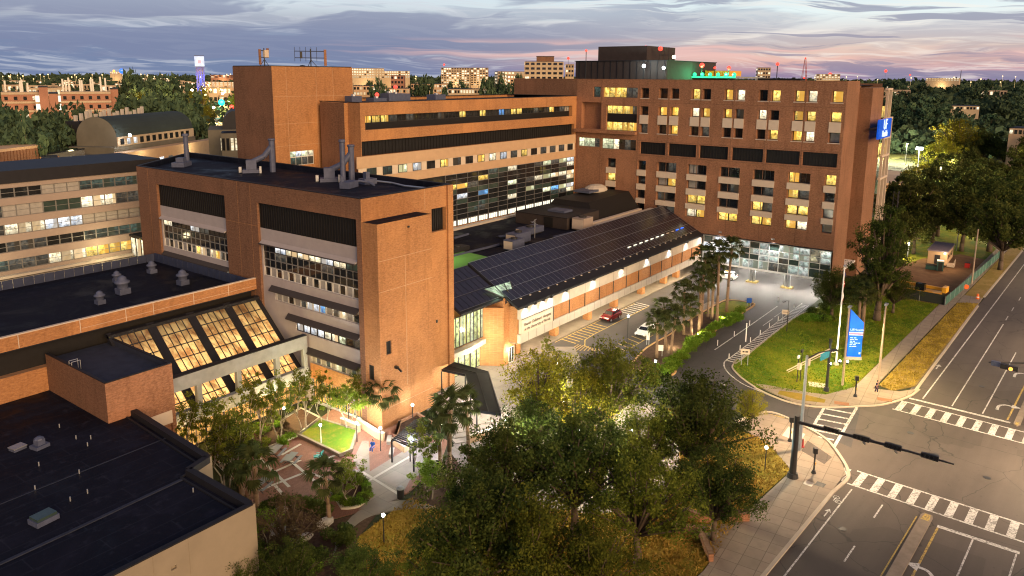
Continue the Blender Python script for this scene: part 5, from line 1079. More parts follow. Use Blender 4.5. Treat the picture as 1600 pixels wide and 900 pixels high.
# roof plant behind the glass roof
ph2 = thing('plant_room', 'long black plant room on the flat roof between the wings', 'roof building', (138, 84, 13))
MB().box(120, 132, 76.8, 89, 13.2, 15.4).build('casing', M['plant'], ph2); MB().box(119.9, 132, 76.7, 89.1, 15.4, 15.5).build('coping', M['coping'], ph2); MB().box(119.9, 120, 80, 82, 13.3, 15.2).build('door', M['louver'], ph2); MB().add([(130, 76.6, 13.2), (149.7, 76.6, 13.2), (149.7, 90, 13.2), (130, 90, 13.2), (132.5, 79.6, 16.6), (149.7, 79.6, 17.0), (149.7, 88, 17.0), (132.5, 88, 16.6)], ((4, 5, 6, 7), (0, 1, 5, 4), (3, 0, 4, 7), (2, 3, 7, 6))).build('hipped_cover', M['louver'], ph2); MB().box(124, 127, 80, 84, 15.5, 15.9).build('hatch', M['vent'], ph2)
def roof_box(name, label, cat, x0, x1, y0, y1, h, m='vent', extra=None):
    t = thing(name, label, cat, ((x0+x1)/2, (y0+y1)/2, 13.2)); mb = MB().box(x0, x1, y0, y1, 13.45, 13.2+h); mb.build('casing', M[m], t)
    MB().box(x0+.2, x1-.2, y0+.2, y0+.4, 13.2, 13.45).box(x0+.2, x1-.2, y1-.4, y1-.2, 13.2, 13.45).build('skid', M['steel_d'], t); MB().box(x0-.03, x0, y0+.1, y1-.1, 13.6, 13.2+h*.9).build('access_panel', M['sill'], t); MB().tube(((x0+x1)/2, (y0+y1)/2, 13.2+h), ((x0+x1)/2, (y0+y1)/2, 13.2+h+.25), min(x1-x0, y1-y0)*.3, None, 12).build('fan_ring', M['steel_d'], t); return t
roof_box('roof_unit', 'pale boxy air unit nearest the glass roof slope', 'air unit', 98.5, 101.8, 73.6, 75.6, 1.9, 'vent'); roof_box('roof_unit', 'grey louvred air unit behind the pale boxy one', 'air unit', 102.5, 107, 76, 78.2, 2.0, 'vent'); roof_box('roof_unit', 'rusty framed plant cluster beside the black plant room', 'air unit', 120.5, 124, 73.4, 76, 2.4, 'pinkpre'); roof_box('roof_unit', 'dark low air unit with pale lid near the plant room', 'air unit', 110, 115.5, 79, 81.6, 1.3, 'vent'); roof_box('roof_unit', 'flat grey unit left on the dark middle roof', 'air unit', 91, 95, 80, 82, .9, 'steel_d')
for i, (x0, y0, x1, y1, l) in enumerate(((125, 73.2, 149, 73.4, 'lower of two long pale roof ducts by the tower'), (125, 75.0, 147, 75.2, 'upper of two long pale roof ducts by the tower'), (100, 88, 104.5, 88.3, 'white duct lying below the lit window strip'), (106, 82.5, 112, 80.5, 'pale pipe crossing the dark middle roof'), (89, 79, 101, 78.4, 'thin pipe run along the dark middle roof'), (112, 74.5, 118, 74, 'short bright pipe beside the glass roof ridge'))):
    t = thing('roof_duct', l, 'duct', (x0, y0, 13.3)); MB().prism(ribbon([(x0, y0), (x1, y1)], .8 if i < 2 else .35), 13.3, 13.95 if i < 2 else 13.6).build('duct', M['sill' if i < 2 else 'vent'], t); MB().box(x0-.1, x0+.1, y0-.5, y0+.5, 13.2, 13.4).box(x1-.1, x1+.1, y1-.5, y1+.5, 13.2, 13.4).build('support', M['steel_d'], t)
t = thing('dish_mast', 'thin mast with crossed arms on the middle roof', 'antenna', (110.2, 77.4, 13.2), 0, local=True); MB().tube((0, 0, 0), (0, 0, 3.4), .08).tube((-.9, 0, 3), (.9, .3, 3.3), .05).tube((0, -.7, 2.5), (0, .9, 2.9), .05).build('mast', M['steel'], t)
t = thing('guard_rail', 'white tube rail at the edge of the green roof terrace', 'railing', (75, 84, 13.2), 0, local=True); MB().path([(0, 0, 0), (0, 0, 1.1), (2.6, 1.5, 1.1), (2.6, 1.5, 0)], .05).path([(0, 0, .6), (2.6, 1.5, .6)], .04).build('rail', M['white'], t)
t = thing('tent_cover', 'pale curved hood at the foot of the hospital tower on the roof', 'hood', (147, 80.5, 17.1)); MB().ball((146, 86, 17.1), 2.4, 12, 6, (1.5, 1, .55)).build('cover', M['conc'], t); MB().box(140, 144, 84, 88, 17.15, 17.6).build('base', M['vent'], t)

# ------------------------------------------------------------------ white banded wing at the far left
Ww = thing('banded_wing', 'pale pink wing of stacked window bands behind the low roof', 'building', (40, 140, 0))
WF = ('y', 135.0)
zrow = [(22.55, 24.15), (19.5, 21.4), (16.65, 18.35), (13.85, 15.5), (10.85, 12.6)]
mb = MB(); facade(mb, WF, 10, 72, 6, 25.0, [(10.2, 71.8, a, b, .35) for a, b in zrow]); mb.build('band_wall', M['pinkpre'], Ww)
MB().box(10, 72, 134.7, 150, 24.9, 26.9).build('roof_fascia', M['coping'], Ww); MB().box(10, 72, 134.9, 150, 6, 24.8).build('core', M['tan'], Ww).location.y += .6
wl5 = [['dim_g', 'dim', 'dim_g', 'glass', 'curtain', 'dim', 'glass', 'curtain', 'glass_g'], ['dim', 'curtain', 'lit_c', 'curtain', 'dim', 'dim', 'lit_w', 'glass', 'dim', 'curtain', 'glass_g'], ['lit_c', 'curtain', 'dim_g', 'lit_w', 'curtain', 'glass', 'dim', 'dim', 'curtain', 'glass_g'], ['curtain', 'dim_g', 'dim_g', 'glass', 'dim_g', 'curtain', 'lit_w', 'dim', 'glass', 'dim'], ['dim_g', 'lit_w', 'dim', 'dim_g', 'dim', 'glass', 'curtain', 'dim_g']]
for r, (a, b) in enumerate(zrow):
    n = 31; idx = 0; cur = 'dim'
    for i in range(n):
        if i % 3 == 0: cur = rnd.choice(wl5[r]) if r < 4 or i < 20 else rnd.choice(['lit_y', 'lit_w', 'lit_w'])
        window(Ww, WF, 10.3+i*1.98, 12.26+i*1.98, a, b, .3, cur, 1, 2, 'frame_m', bar=.08)
MB().box(10, 72, 133.9, 135, 9.9, 10.3).build('ledge', M['conc'], Ww)
slab('terrace', [(-10, 112.7), (75, 112.7), (75, 134.95), (-10, 134.95)], 9.7, M['conc'], z0=0)
t = thing('link_porch', 'small bright glazed porch between the banded wing and the brick block', 'porch', (66, 131, 9.7)); MB().box(65.2, 72, 128.8, 134.8, 13.4, 13.8).build('roof', M['coping'], t)
for i in range(4): window(t, ('y', 129.0), 65.4+i*1.5, 66.8+i*1.5, 9.9, 13.3, 0, 'lit_y', 1, 1, 'frame')
for i in range(3): window(t, ('x', 65.3), 129.2+i*1.8, 130.9+i*1.8, 9.9, 13.3, 0, 'lit_w', 1, 1, 'frame')
lamp(Ww, (60, 131.5, 12.5), 160, (1, .82, .45), .5); lamp(Ww, (44, 131.5, 12.5), 45, (1, .82, .45), .5)
# ------------------------------------------------------------------ trees
def leaves(nprng, centers, radii, n, size, flat=.75, inner=.55):
    """n leaf quads spread through the shells of a set of lobes -> vertex array (n*4,3)"""
    c = nprng.integers(0, len(centers), n); C = np.asarray(centers)[c]; Rr = np.asarray(radii)[c][:, None]
    d = nprng.normal(size=(n, 3)); d /= np.linalg.norm(d, axis=1)[:, None]
    rr = (inner+(1-inner)*nprng.random((n, 1))**.5)*(1+.22*nprng.normal(size=(n, 1)))
    p = C+d*rr*Rr*np.array([1, 1, flat])
    a = d+nprng.normal(size=(n, 3))*.9; a /= np.linalg.norm(a, axis=1)[:, None]
    t = np.cross(a, nprng.normal(size=(n, 3))); t /= np.linalg.norm(t, axis=1)[:, None]; b = np.cross(a, t)
    s = size*(.6+.8*nprng.random((n, 1)))
    V = np.stack([p-t*s, p-b*s*.55, p+t*s, p+b*s*.55], 1).reshape(-1, 3); return V
def quads_mesh(name, V, m):
    n = len(V)//4; me = bpy.data.meshes.new(name); me.vertices.add(len(V)); me.vertices.foreach_set('co', V.astype(np.float32).ravel())
    me.loops.add(n*4); me.polygons.add(n); me.polygons.foreach_set('loop_start', np.arange(0, n*4, 4, dtype=np.int32)); me.polygons.foreach_set('loop_total', np.full(n, 4, np.int32))
    me.loops.foreach_set('vertex_index', np.arange(n*4, dtype=np.int32)); me.materials.append(m); me.update(calc_edges=True); return me
TREE = {}
def tree_proto(key, seed, Rc, Hc, Ht, nl, nleaf, leaf, m, bm='bark', stems=1, flat=.85, tk=.05):
    """limbs grow from the fork and branch; leaf sprays sit at the branch ends and along them. Rc crown radius, Hc crown middle, Ht half height"""
    g = np.random.default_rng(seed); tb = MB(); cs = []; rs = []; k0 = tk*Hc+.03; tops = []
    for s in range(stems):
        a0 = s*2.2+g.random(); bx, by = (0, 0) if stems == 1 else (.3*math.cos(a0), .3*math.sin(a0)); k = k0/max(1, stems**.6); zt = (Hc-Ht)*1.05+.3
        top = (bx*2.4+g.normal()*.15, by*2.4+g.normal()*.15, zt); tb.path([(bx, by, -.1), (bx*1.5, by*1.5, zt*.5), top], [k*1.3, k, k*.8], 7); tops.append((top, k))
    for i in range(nl):
        top, k = tops[i % stems]; az = i*2.39996+g.normal()*.35; u = (i+.5)/nl; el = -.25+1.75*u+g.normal()*.15
        q = (.72+.42*g.random()); end = np.array([math.cos(az)*math.cos(el)*Rc*q, math.sin(az)*math.cos(el)*Rc*q, Hc+math.sin(el)*Ht*q])
        st = np.array(top); mid = st+(end-st)*.55+np.array([g.normal()*.25, g.normal()*.25, .35]); tb.path([tuple(st), tuple(mid), tuple(end)], [k*.5, k*.28, k*.08], 5)
        for f in (.5, .72, .9, 1.02):
            p = st+(end-st)*f+g.normal(size=3)*Rc*.09; cs.append(tuple(p)); rs.append(Rc*(.10+.13*g.random())*(1.15 if f > .6 else .8))
    crown = quads_mesh('crown', leaves(g, cs, rs, nleaf, leaf, flat, .35), M[m])
    TREE[key] = (crown, tb.mesh('trunk', M[bm], smooth=True))
def tree(key, loc, s, label, group=None, rz=None, name='oak_tree', sz=None, cat='tree'):
    t = thing(name, label, cat, loc, rnd.uniform(0, 6.28) if rz is None else rz, group, True); t.scale = (s, s, sz or s)
    c, k = TREE[key]; link(bpy.data.objects.new('crown', c), t); link(bpy.data.objects.new('trunk', k), t); return t
for i in range(3):
    tree_proto(('oak', i), 11+i, 5.6, 7.2, 4.3, 30, 16500, .135, 'oakleaf')
    tree_proto(('dark', i), 31+i, 5.6, 7.0, 4.5, 34, 20000, .14, 'darkleaf')
    tree_proto(('small', i), 51+i, 1.7, 3.9, 2.5, 16, 4200, .085, 'oakleaf', 'bark_pale', 3, .85, .022)
    tree_proto(('mid', i), 71+i, 6.8, 8.5, 4.8, 30, 11000, .30, 'groveleaf')
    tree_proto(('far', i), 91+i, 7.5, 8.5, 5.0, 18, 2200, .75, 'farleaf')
tree_proto(('yel', 0), 5, 4.9, 6.8, 4.3, 28, 11500, .13, 'oakleaf_y'); tree_proto(('bright', 0), 6, 2.6, 3.6, 1.6, 18, 5200, .10, 'brightleaf', 'bark_pale', 2, .8, .025)
tree_proto(('tall', 0), 8, 4.8, 11.0, 8.0, 40, 22000, .17, 'darkleaf'); tree_proto(('loose', 0), 9, 4.4, 6.5, 4.0, 18, 5000, .14, 'brownleaf')
def oak(key, x, y, zc, s, label, **kw):            # x, y: photo position of the crown's middle, zc its height over ground
    p = G(x, y, zc); return tree(key, (p.x, p.y, .1), s*((.98 if key[0] == 'dark' else .88) if s > .55 and key[0] in ('oak', 'dark', 'yel') else 1), label, **kw)
# big trees between the courtyard and the road
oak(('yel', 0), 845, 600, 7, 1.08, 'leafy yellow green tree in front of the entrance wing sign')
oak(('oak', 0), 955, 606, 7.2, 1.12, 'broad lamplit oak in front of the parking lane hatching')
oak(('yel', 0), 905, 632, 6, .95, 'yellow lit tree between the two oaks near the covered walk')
oak(('dark', 1), 1085, 665, 7, 1.02, 'dark oak at the driveway mouth, rightmost of the big oaks')
oak(('oak', 1), 1010, 690, 6.5, .88, 'oak with dark crown just left of the driveway oak')
oak(('dark', 0), 790, 740, 6, .88, 'dark oak beside the tall palms, leftmost of the big oaks')
oak(('dark', 2), 900, 745, 6, 1.0, 'dark oak in the middle of the big oak group')
oak(('oak', 2), 1000, 790, 6, .95, 'green oak below the middle one, near the low brick wall')
oak(('dark', 1), 745, 850, 6, .95, 'dark oak at the bottom edge beside the dry round lawn')
oak(('oak', 0), 830, 860, 6, .95, 'green oak at the bottom edge, centre of the picture')
oak(('oak', 1), 930, 880, 6, .8, 'oak at the bottom edge left of the low brick wall')
oak(('dark', 2), 1120, 760, 5.5, .72, 'small dark oak nearest the near pavement corner')
oak(('dark', 0), 830, 660, 5, .6, 'low dark tree under the yellow green one')
oak(('oak', 2), 690, 905, 4, .55, 'oak at the bottom edge over the curved path')
oak(('dark', 1), 455, 905, 2.6, .46, 'dark bushy tree at the bottom edge right of the beige wall')
oak(('dark', 0), 565, 912, 2.6, .45, 'dark bushy tree at the bottom edge beside the curved path')
oak(('dark', 2), 375, 895, 2.6, .40, 'dark bush tree against the beige rendered wall')
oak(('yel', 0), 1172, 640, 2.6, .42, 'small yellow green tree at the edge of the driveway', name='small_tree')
# courtyard trees
for k, (x, y, s, l) in enumerate(((300, 668, 1.15, 'first small tree from the left in front of the atrium'), (345, 672, 1.2, 'second small tree from the left in front of the atrium'), (398, 640, 1.25, 'third small tree in front of the atrium, pale stems'), (436, 636, 1.2, 'fourth small tree in front of the atrium, pale stems'), (474, 622, 1.15, 'small tree at the atrium corner by the brick block'), (505, 612, 1.0, 'small dark tree against the brick block'), (560, 612, 1.0, 'dark small tree behind the bright green one'))):
    oak(('small', k % 3), x, y, 4.2, s, l, name='small_tree')
oak(('bright', 0), 545, 632, 3.4, 1.0, 'vivid green lamplit tree above the courtyard lawn', name='small_tree')
oak(('small', 1), 545, 757, 2.2, 1.0, 'dense round shrub tree in the curved planter', name='small_tree', sz=.75)
oak(('bright', 0), 672, 752, 2.0, .75, 'bright green bush by the courtyard waste bin', name='small_tree')
oak(('small', 2), 660, 715, 2.4, .95, 'green bush in front of the pergola', name='small_tree')
oak(('loose', 0), 450, 840, 3.0, .62, 'sparse brown shrub beside the dark pond rocks', name='small_tree'); oak(('loose', 0), 372, 830, 3, .5, 'sparse brown shrub at the corner of the beige wall', name='small_tree')
oak(('bright', 0), 420, 822, 2.0, .62, 'bright green bush at the corner of the beige wall', name='small_tree')
oak(('small', 0), 350, 720, 3.0, 1.25, 'dark bush beside the blue black roof edge', name='small_tree'); oak(('small', 1), 385, 735, 2.6, 1.3, 'dense dark bush by the courtyard corner', name='small_tree')
oak(('small', 2), 855, 545, 2.4, .62, 'small bright tree at the forecourt pillar', name='small_tree')
# lawn trees by the tower
oak(('dark', 0), 1303, 450, 5.5, .72, 'round dark tree on the lawn left of the flagpole'); oak(('tall', 0), 1378, 415, 10, 1.0, 'tall dense dark tree against the tower corner')
oak(('oak', 2), 1352, 445, 6.5, .7, 'leaning oak behind the flagpole'); oak(('dark', 1), 1400, 440, 6, .62, 'dark oak beside the construction fence')
# trees beyond the tower and along the road
ORD = ['first', 'second', 'third', 'fourth', 'fifth', 'sixth', 'seventh', 'eighth', 'ninth']
rows = [('oak behind the site trailer', 'mid', [(1418, 336), (1462, 332), (1508, 338), (1570, 362)]), ('oak in the front row of the grove', 'mid', [(1430, 318), (1470, 320), (1515, 322), (1552, 340)]), ('oak in the second row of the grove', 'mid', [(1452, 300), (1492, 300), (1532, 305), (1582, 315)]), ('oak in the middle row of the grove', 'mid', [(1482, 276), (1515, 264), (1548, 272), (1590, 275)]), ('oak in the fourth row of the grove', 'mid', [(1505, 238), (1535, 232), (1570, 240), (1610, 245)]), ('tree at the far edge of the grove', 'far', [(1500, 215), (1545, 212), (1590, 214)])]
for lab_, k, pts_ in rows:
    for i, (x, y) in enumerate(pts_):
        p = G(x, y+rnd.uniform(-3, 3), 8.5); s = rnd.uniform(.95, 1.25) if k == 'mid' else rnd.uniform(1.2, 1.6)
        tree((k, (i+len(lab_)) % 3), (p.x, p.y, 0), s, lab_+', '+ORD[i]+' from the left', 'grove beyond the hospital tower')
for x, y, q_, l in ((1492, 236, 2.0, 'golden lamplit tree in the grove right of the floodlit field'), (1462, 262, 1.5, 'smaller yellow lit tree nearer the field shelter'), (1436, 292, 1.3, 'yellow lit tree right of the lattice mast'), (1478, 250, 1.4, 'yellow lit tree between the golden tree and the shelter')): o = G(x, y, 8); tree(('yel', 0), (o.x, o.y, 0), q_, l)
rows0 = [('broad oak between the tower corner and the site trailer', 'mid', [(1396, 322), (1420, 306), (1432, 350), (1402, 356)])]
for lab_, k, pts_ in rows0:
    for i, (x, y) in enumerate(pts_): p = G(x, y, 7.5); tree((k, i % 3), (p.x, p.y, 0), .8, lab_+', '+['leftmost', 'second back', 'front right', 'front left'][i], 'grove beyond the hospital tower')
rows = [('tree in the near row of the wood', [(1390, 200), (1420, 205), (1450, 205), (1510, 188), (1560, 190), (1600, 186)]), ('tree in the second row of the wood', [(1395, 180), (1430, 182), (1470, 190), (1520, 176), (1580, 174)]), ('tree in the third row of the wood', [(1410, 165), (1460, 168), (1520, 162), (1580, 162)]), ('tree in the last row of the wood', [(1395, 152), (1440, 150), (1490, 152), (1540, 150), (1590, 152)])]
for lab_, pts_ in rows:
    for i, (x, y) in enumerate(pts_):
        p = G(x, y, 9); tree(('far', i % 3), (p.x, p.y, 0), rnd.uniform(1.2, 2.0)*(1+max(0, 170-y)*.03), 'dark '+lab_+' past the lit field, '+ORD[i]+' from left', 'trees of the wood beyond the field')
# left background trees: bearing, foot distance, top height from the photo
rows = [('tree before the laboratory blocks', 'far', 300, [(12, 188), (30, 200), (58, 196), (84, 192), (104, 196), (124, 186), (146, 196)]), ('tree right of the laboratory blocks', 'far', 420, [(198, 140), (214, 134), (232, 140), (250, 138), (268, 142)]), ('tree behind the vaulted hall', 'far', 340, [(205, 166), (226, 168), (248, 170), (274, 170), (300, 186)]), ('tree at the left picture edge behind the finned hall', 'far', 270, [(8, 208), (28, 214), (48, 216)])]
for lab_, k, d_, pts_ in rows:
    for i, (x, y) in enumerate(pts_):
        p = A(x, y, d_+rnd.uniform(-25, 25)); s = max(rnd.uniform(.75, 1.0)*d_/400+.25, .62*p.z/13)
        tree(('far', (i+len(lab_)) % 3), (p.x, p.y, 0), s, 'dark green '+lab_+', '+ORD[i]+' from the left', 'trees among the left campus buildings', sz=max(.7, p.z/13))
for x, y, d_, l in ((216, 158, 372, 'yellow lamplit tree above the roof stacks of the vaulted hall'), (316, 138, 900, 'yellow lamplit tree left on the far lit street'), (326, 168, 640, 'yellow lamplit tree below the teal signal'), (300, 146, 800, 'yellow lamplit tree at the near end of the far lit street'), (366, 150, 800, 'yellow lamplit tree against the stair tower edge')): p = A(x, y, d_); tree(('yel', 0), (p.x, p.y, 0), 1.3, l, sz=p.z/10.5)
for i, (x, y) in enumerate(((556, 143), (575, 139), (596, 146), (622, 141), (640, 146), (660, 138), (682, 146), (702, 143), (725, 146), (744, 138), (762, 144), (782, 140), (800, 146), (812, 138))):
    p = A(x, y, rnd.uniform(430, 700)); tree(('far', i % 3) if i % 3 else ('yel', 0), (p.x, p.y, 0), rnd.uniform(.9, 1.2), 'lamplit tree beyond the roof of the long wing, '+(ORD[i] if i < 9 else ['tenth', 'eleventh', 'twelfth', 'thirteenth', 'fourteenth'][i-9])+' from the left', 'trees beyond the long wing', sz=max(1, p.z/12))
# the woods to the horizon: past counting, one mass
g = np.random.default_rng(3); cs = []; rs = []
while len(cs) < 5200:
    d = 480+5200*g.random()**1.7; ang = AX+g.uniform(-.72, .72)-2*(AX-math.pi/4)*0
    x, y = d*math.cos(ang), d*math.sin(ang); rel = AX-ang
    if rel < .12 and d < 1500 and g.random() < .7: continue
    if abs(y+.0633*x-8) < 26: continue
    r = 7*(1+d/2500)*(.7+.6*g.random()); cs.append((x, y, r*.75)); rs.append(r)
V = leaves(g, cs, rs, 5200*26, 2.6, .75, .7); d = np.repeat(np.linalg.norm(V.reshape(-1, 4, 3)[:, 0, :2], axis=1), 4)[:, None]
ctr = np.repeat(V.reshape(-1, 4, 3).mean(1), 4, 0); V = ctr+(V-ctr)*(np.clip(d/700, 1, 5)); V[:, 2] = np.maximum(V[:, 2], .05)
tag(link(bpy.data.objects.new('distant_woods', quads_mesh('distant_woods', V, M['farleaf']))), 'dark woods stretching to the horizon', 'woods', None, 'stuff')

# ------------------------------------------------------------------ palms
def frond_mesh(seed):
    g = np.random.default_rng(seed); vs = []; fs = []
    L = 1.25; pts = [(0, 0, 0), (.7, 0, .25), (L, 0, .2)]
    vs += [(0, -.03, 0), (0, .03, 0), (L, .02, .2), (L, -.02, .2)]; fs.append((0, 1, 2, 3))
    for k in range(13):
        a = (k-6)*.235; ln = 1.05*(1-.05*abs(k-6))*(.85+.3*g.random()); w = .085; ca, sa = math.cos(a), math.sin(a)
        b = len(vs); x0, z0 = L-.1, .2; mx, my, mz = x0+ca*ln*.6, sa*ln*.6, z0+.06; ex, ey, ez = x0+ca*ln, sa*ln, z0-.42*ln-.1*abs(a)
        vs += [(x0, 0, z0), (mx-sa*w, my+ca*w, mz), (mx+sa*w, my-ca*w, mz), (ex, ey, ez)]; fs += [(b, b+2, b+1), (b+1, b+2, b+3)]
    me = bpy.data.meshes.new('frond'); me.from_pydata(vs, [], fs); me.materials.append(M['palmleaf']); me.update(); return me
FR = [frond_mesh(i) for i in range(3)]
def low_lamp(x, y, label, power, colr): 
    p = G(x, y); t = thing('added_light', label, 'ground light', (p.x, p.y, .1), 0, None, True); MB().tube((0, 0, 0), (0, 0, .5), .06).build('post', M['steel_d'], t); MB().tube((0, 0, .5), (0, 0, .62), .1).build('lens', M['bulb_y'], t); lamp(t, (0, 0, 1.0), power, colr, .2)  # low lamp added to brighten the island shrubs
for x_, y_, l_ in ((1050, 545, 'added low light at the near end of the palm island'), (1090, 528, 'added low light among the middle palms of the island'), (1128, 505, 'added low light by the leaning palm on the island')): low_lamp(x_, y_, l_, 130, (1, .85, .5))
def palm(base, h, label, s=1.0, lean=(0, 0), n=22, group=None):
    t = thing('palm_tree', label, 'palm tree', (base.x, base.y, .1), 0, group, True); mb = MB(); tip = (lean[0], lean[1], h)
    mb.path([(0, 0, 0), (lean[0]*.25, lean[1]*.25, h*.4), (lean[0]*.6, lean[1]*.6, h*.75), tip], [.24*s, .19*s, .18*s, .22*s], 8); mb.build('trunk', M['palmbark'], t, True)
    for i in range(n):
        u = (i+.5)/n; el = R(75)-u*R(130); az = i*2.399963+rnd.uniform(-.2, .2); o = bpy.data.objects.new('frond', FR[i % 3]); link(o, t); o.location = tip
        o.rotation_euler = (rnd.uniform(-.2, .2), -el, az); q = s*rnd.uniform(.85, 1.15); o.scale = (q, q, q)
    return t
PL = [(1026, 560, 5.6, 'palm at the left tip of the kerbed island by the white car'), (1048, 556, 6.0, 'second palm from the left on the kerbed island'), (1040, 548, 6.8, 'leaning palm behind the second one on the island'), (1068, 524, 7.4, 'slim palm in front of the tall trio on the island'), (1080, 527, 5.2, 'short palm among the middle palms of the island'), (1095, 512, 12.2, 'tallest left palm of the trio in the middle of the island'), (1092, 520, 9.0, 'middle height palm of the island group'), (1112, 500, 9.0, 'palm just behind the right tall palm'), (1120, 506, 12.6, 'tall palm leaning right, with the biggest crown'), (1135, 488, 12.0, 'tall palm nearest the glass hall'), (1106, 496, 7.0, 'low palm under the right tall palms')]
for x, y, h, l in PL: palm(G(x, y), h, l, 1.25 if h > 8 else 1.1, (rnd.uniform(-.5, .5), rnd.uniform(-.4, .4)), group='palms on the kerbed island')
for x, y, h, s, l in ((702, 748, 7.6, 1.25, 'tall shaggy palm beside the steps, left of the pair'), (733, 722, 6.6, 1.1, 'palm right of the tall shaggy one by the steps'), (515, 818, 4.8, 1.0, 'slender palm in front of the curved planter'), (598, 668, 4.4, 1.15, 'palm against the tall orange wall'), (402, 800, 4.8, 1.2, 'palm at the corner of the beige rendered wall'), (378, 780, 4.2, 1.15, 'low palm beside the blue black roof corner'), (688, 735, 5.4, 1.0, 'short palm just left of the tall shaggy palm'), (362, 745, 3.8, 1.1, 'bushy palm tucked against the roof edge')): palm(G(x, y), h, l, s, (rnd.uniform(-.3, .3), rnd.uniform(-.3, .3)))
for x, y, h, l in ((1340, 520, 7.5, 'palm with thin trunk behind the blue pylon sign'), (1347, 528, 7.2, 'second thin trunked palm behind the blue pylon sign')): palm(G(x, y), h, l, 1.2, (.4, .2))
# ------------------------------------------------------------------ shrubs and hedges
def bush_mesh(seed, Rb, n, leaf, m):
    g = np.random.default_rng(seed); cs = [(g.normal()*Rb*.35, g.normal()*Rb*.35, Rb*.5) for _ in range(5)]; return quads_mesh('foliage', np.maximum(leaves(g, cs, [Rb*.6]*5, n, leaf, .8), [-99, -99, .02]), M[m])
BU = [bush_mesh(i, .9, 520, .13, 'shrub') for i in range(3)]; BD = [bush_mesh(9+i, .9, 520, .13, 'darkleaf') for i in range(2)]; BB = [bush_mesh(19+i, .9, 420, .12, 'brownleaf') for i in range(2)]
def bush(x, y, s, kind, label, group=None, z=.12):
    p = G(x, y); t = bpy.data.objects.new('shrub', kind[rnd.randrange(len(kind))]); link(t); t.location = (p.x, p.y, z); t.scale = (s, s, s); t.rotation_euler = (0, 0, rnd.uniform(0, 6)); tag(t, label, 'shrub', group); return t
for i in range(34):
    u = i/33; x = 1040+u*118; y = 588-u*92-14*math.sin(u*3.1)+rnd.uniform(-6, 6); bush(x, y, rnd.uniform(.9, 1.3), BU, 'low lit green shrub in the row along the palm island kerb', 'shrubs along the palm island kerb')
for i in range(14): bush(1020+rnd.uniform(-20, 22), 588+rnd.uniform(-22, 22), rnd.uniform(.8, 1.2), BU if i % 3 else BD, 'shrub at the tip of the palm island', 'shrubs at the palm island tip')
for i in range(12): bush(1262+rnd.uniform(-12, 40), 492+rnd.uniform(-10, 12), rnd.uniform(1.0, 1.5), BU if i % 3 == 0 else BD, 'clipped green shrub beside the driveway hatching', 'shrubs beside the driveway hatching')
hg = thing('hedge', 'clipped hedge in the long brick planter', 'hedge', G(640, 640)); a, b, c, d = px((612, 650), (665, 626), (670, 631), (617, 658)); gg = np.random.default_rng(2)
cs = [tuple((a.lerp(b, u)).lerp(d.lerp(c, u), v))[:2]+(1.5,) for u in np.linspace(.03, .97, 14) for v in (.3, .7)]; me = quads_mesh('foliage', leaves(gg, cs, [.6]*len(cs), 4200, .1, .8), M['darkleaf']); h = bpy.data.objects.new('foliage', me); link(h, hg); h.location = -ORG[hg]
for i in range(26):
    u = i/25; x = 415+75*u+(0 if u < .5 else 20*u); y = 806-60*math.sin(u*2.2)*.4+26*u; bush(x, y-8, rnd.uniform(.7, 1.0), BD, 'dark shrub in the border below the courtyard paving', 'border shrubs below the courtyard')
for i in range(16): bush(330+rnd.uniform(0, 140), 700-rnd.uniform(-5, 40)*(.8), rnd.uniform(.6, 1.0), BU if i % 2 else BB, 'small shrub in the mulch bed by the atrium', 'shrubs by the atrium', .25)
for i in range(18):
    a_ = i/18*6.28; bush(550+24*math.cos(a_), 773+20*math.sin(a_), .75, BU if i % 2 else BD, 'edging shrub in the curved planter', 'edging shrubs of the curved planter', .25)
for i in range(22): bush(rnd.uniform(380, 560), rnd.uniform(835, 895), rnd.uniform(.8, 1.4), (BD, BB, BU)[i % 3], 'rough shrub among the rocks at the bottom edge', 'rough shrubs at the bottom edge')
for i in range(14): bush(rnd.uniform(700, 800), rnd.uniform(700, 790), rnd.uniform(.7, 1.1), (BU, BD)[i % 2], 'shrub in the bed beside the tall palms', 'shrubs beside the tall palms')
for x, y, l in ((758, 566, 'round bright green bush at the lobby doors'), (785, 700, 'bush below the covered walk')): bush(x, y, 1.1, BU, l)
for i, (x, y) in enumerate(((440, 800), (452, 830), (470, 845), (432, 826), (465, 868))):
    p = G(x, y); t = MB().ball((0, 0, .1), .8, 8, 5, (1.3, .9, .6)).build('boulder', M['stone']); t.location = (p.x, p.y, .1); t.rotation_euler = (0, .2, i*1.3); t.scale = (.7+.25*i % 1, .8, .8); tag(t, 'grey boulder among the rough shrubs at the bottom edge', 'boulder', 'boulders at the bottom edge')
for x, y, l in ((508, 822, 'rock at the foot of the slender palm'), (722, 756, 'pale boulder lying by the tall palms')):
    p = G(x, y); t = MB().ball((0, 0, .25), .75, 8, 5, (1.4, .8, .6)).build('boulder', M['stone']); t.location = (p.x, p.y, .1); tag(t, l, 'boulder')
# ------------------------------------------------------------------ street furniture
def G0(x, y, z=.14): p = G(x, y); return Vector((p.x, p.y, z))
def pole_thing(name, label, cat, x, y, h, r, m, group=None, z=.14):
    t = thing(name, label, cat, G0(x, y, z), 0, group, True); MB().tube((0, 0, -.1), (0, 0, h), r, r*.7, 10).build('pole', M[m], t); return t
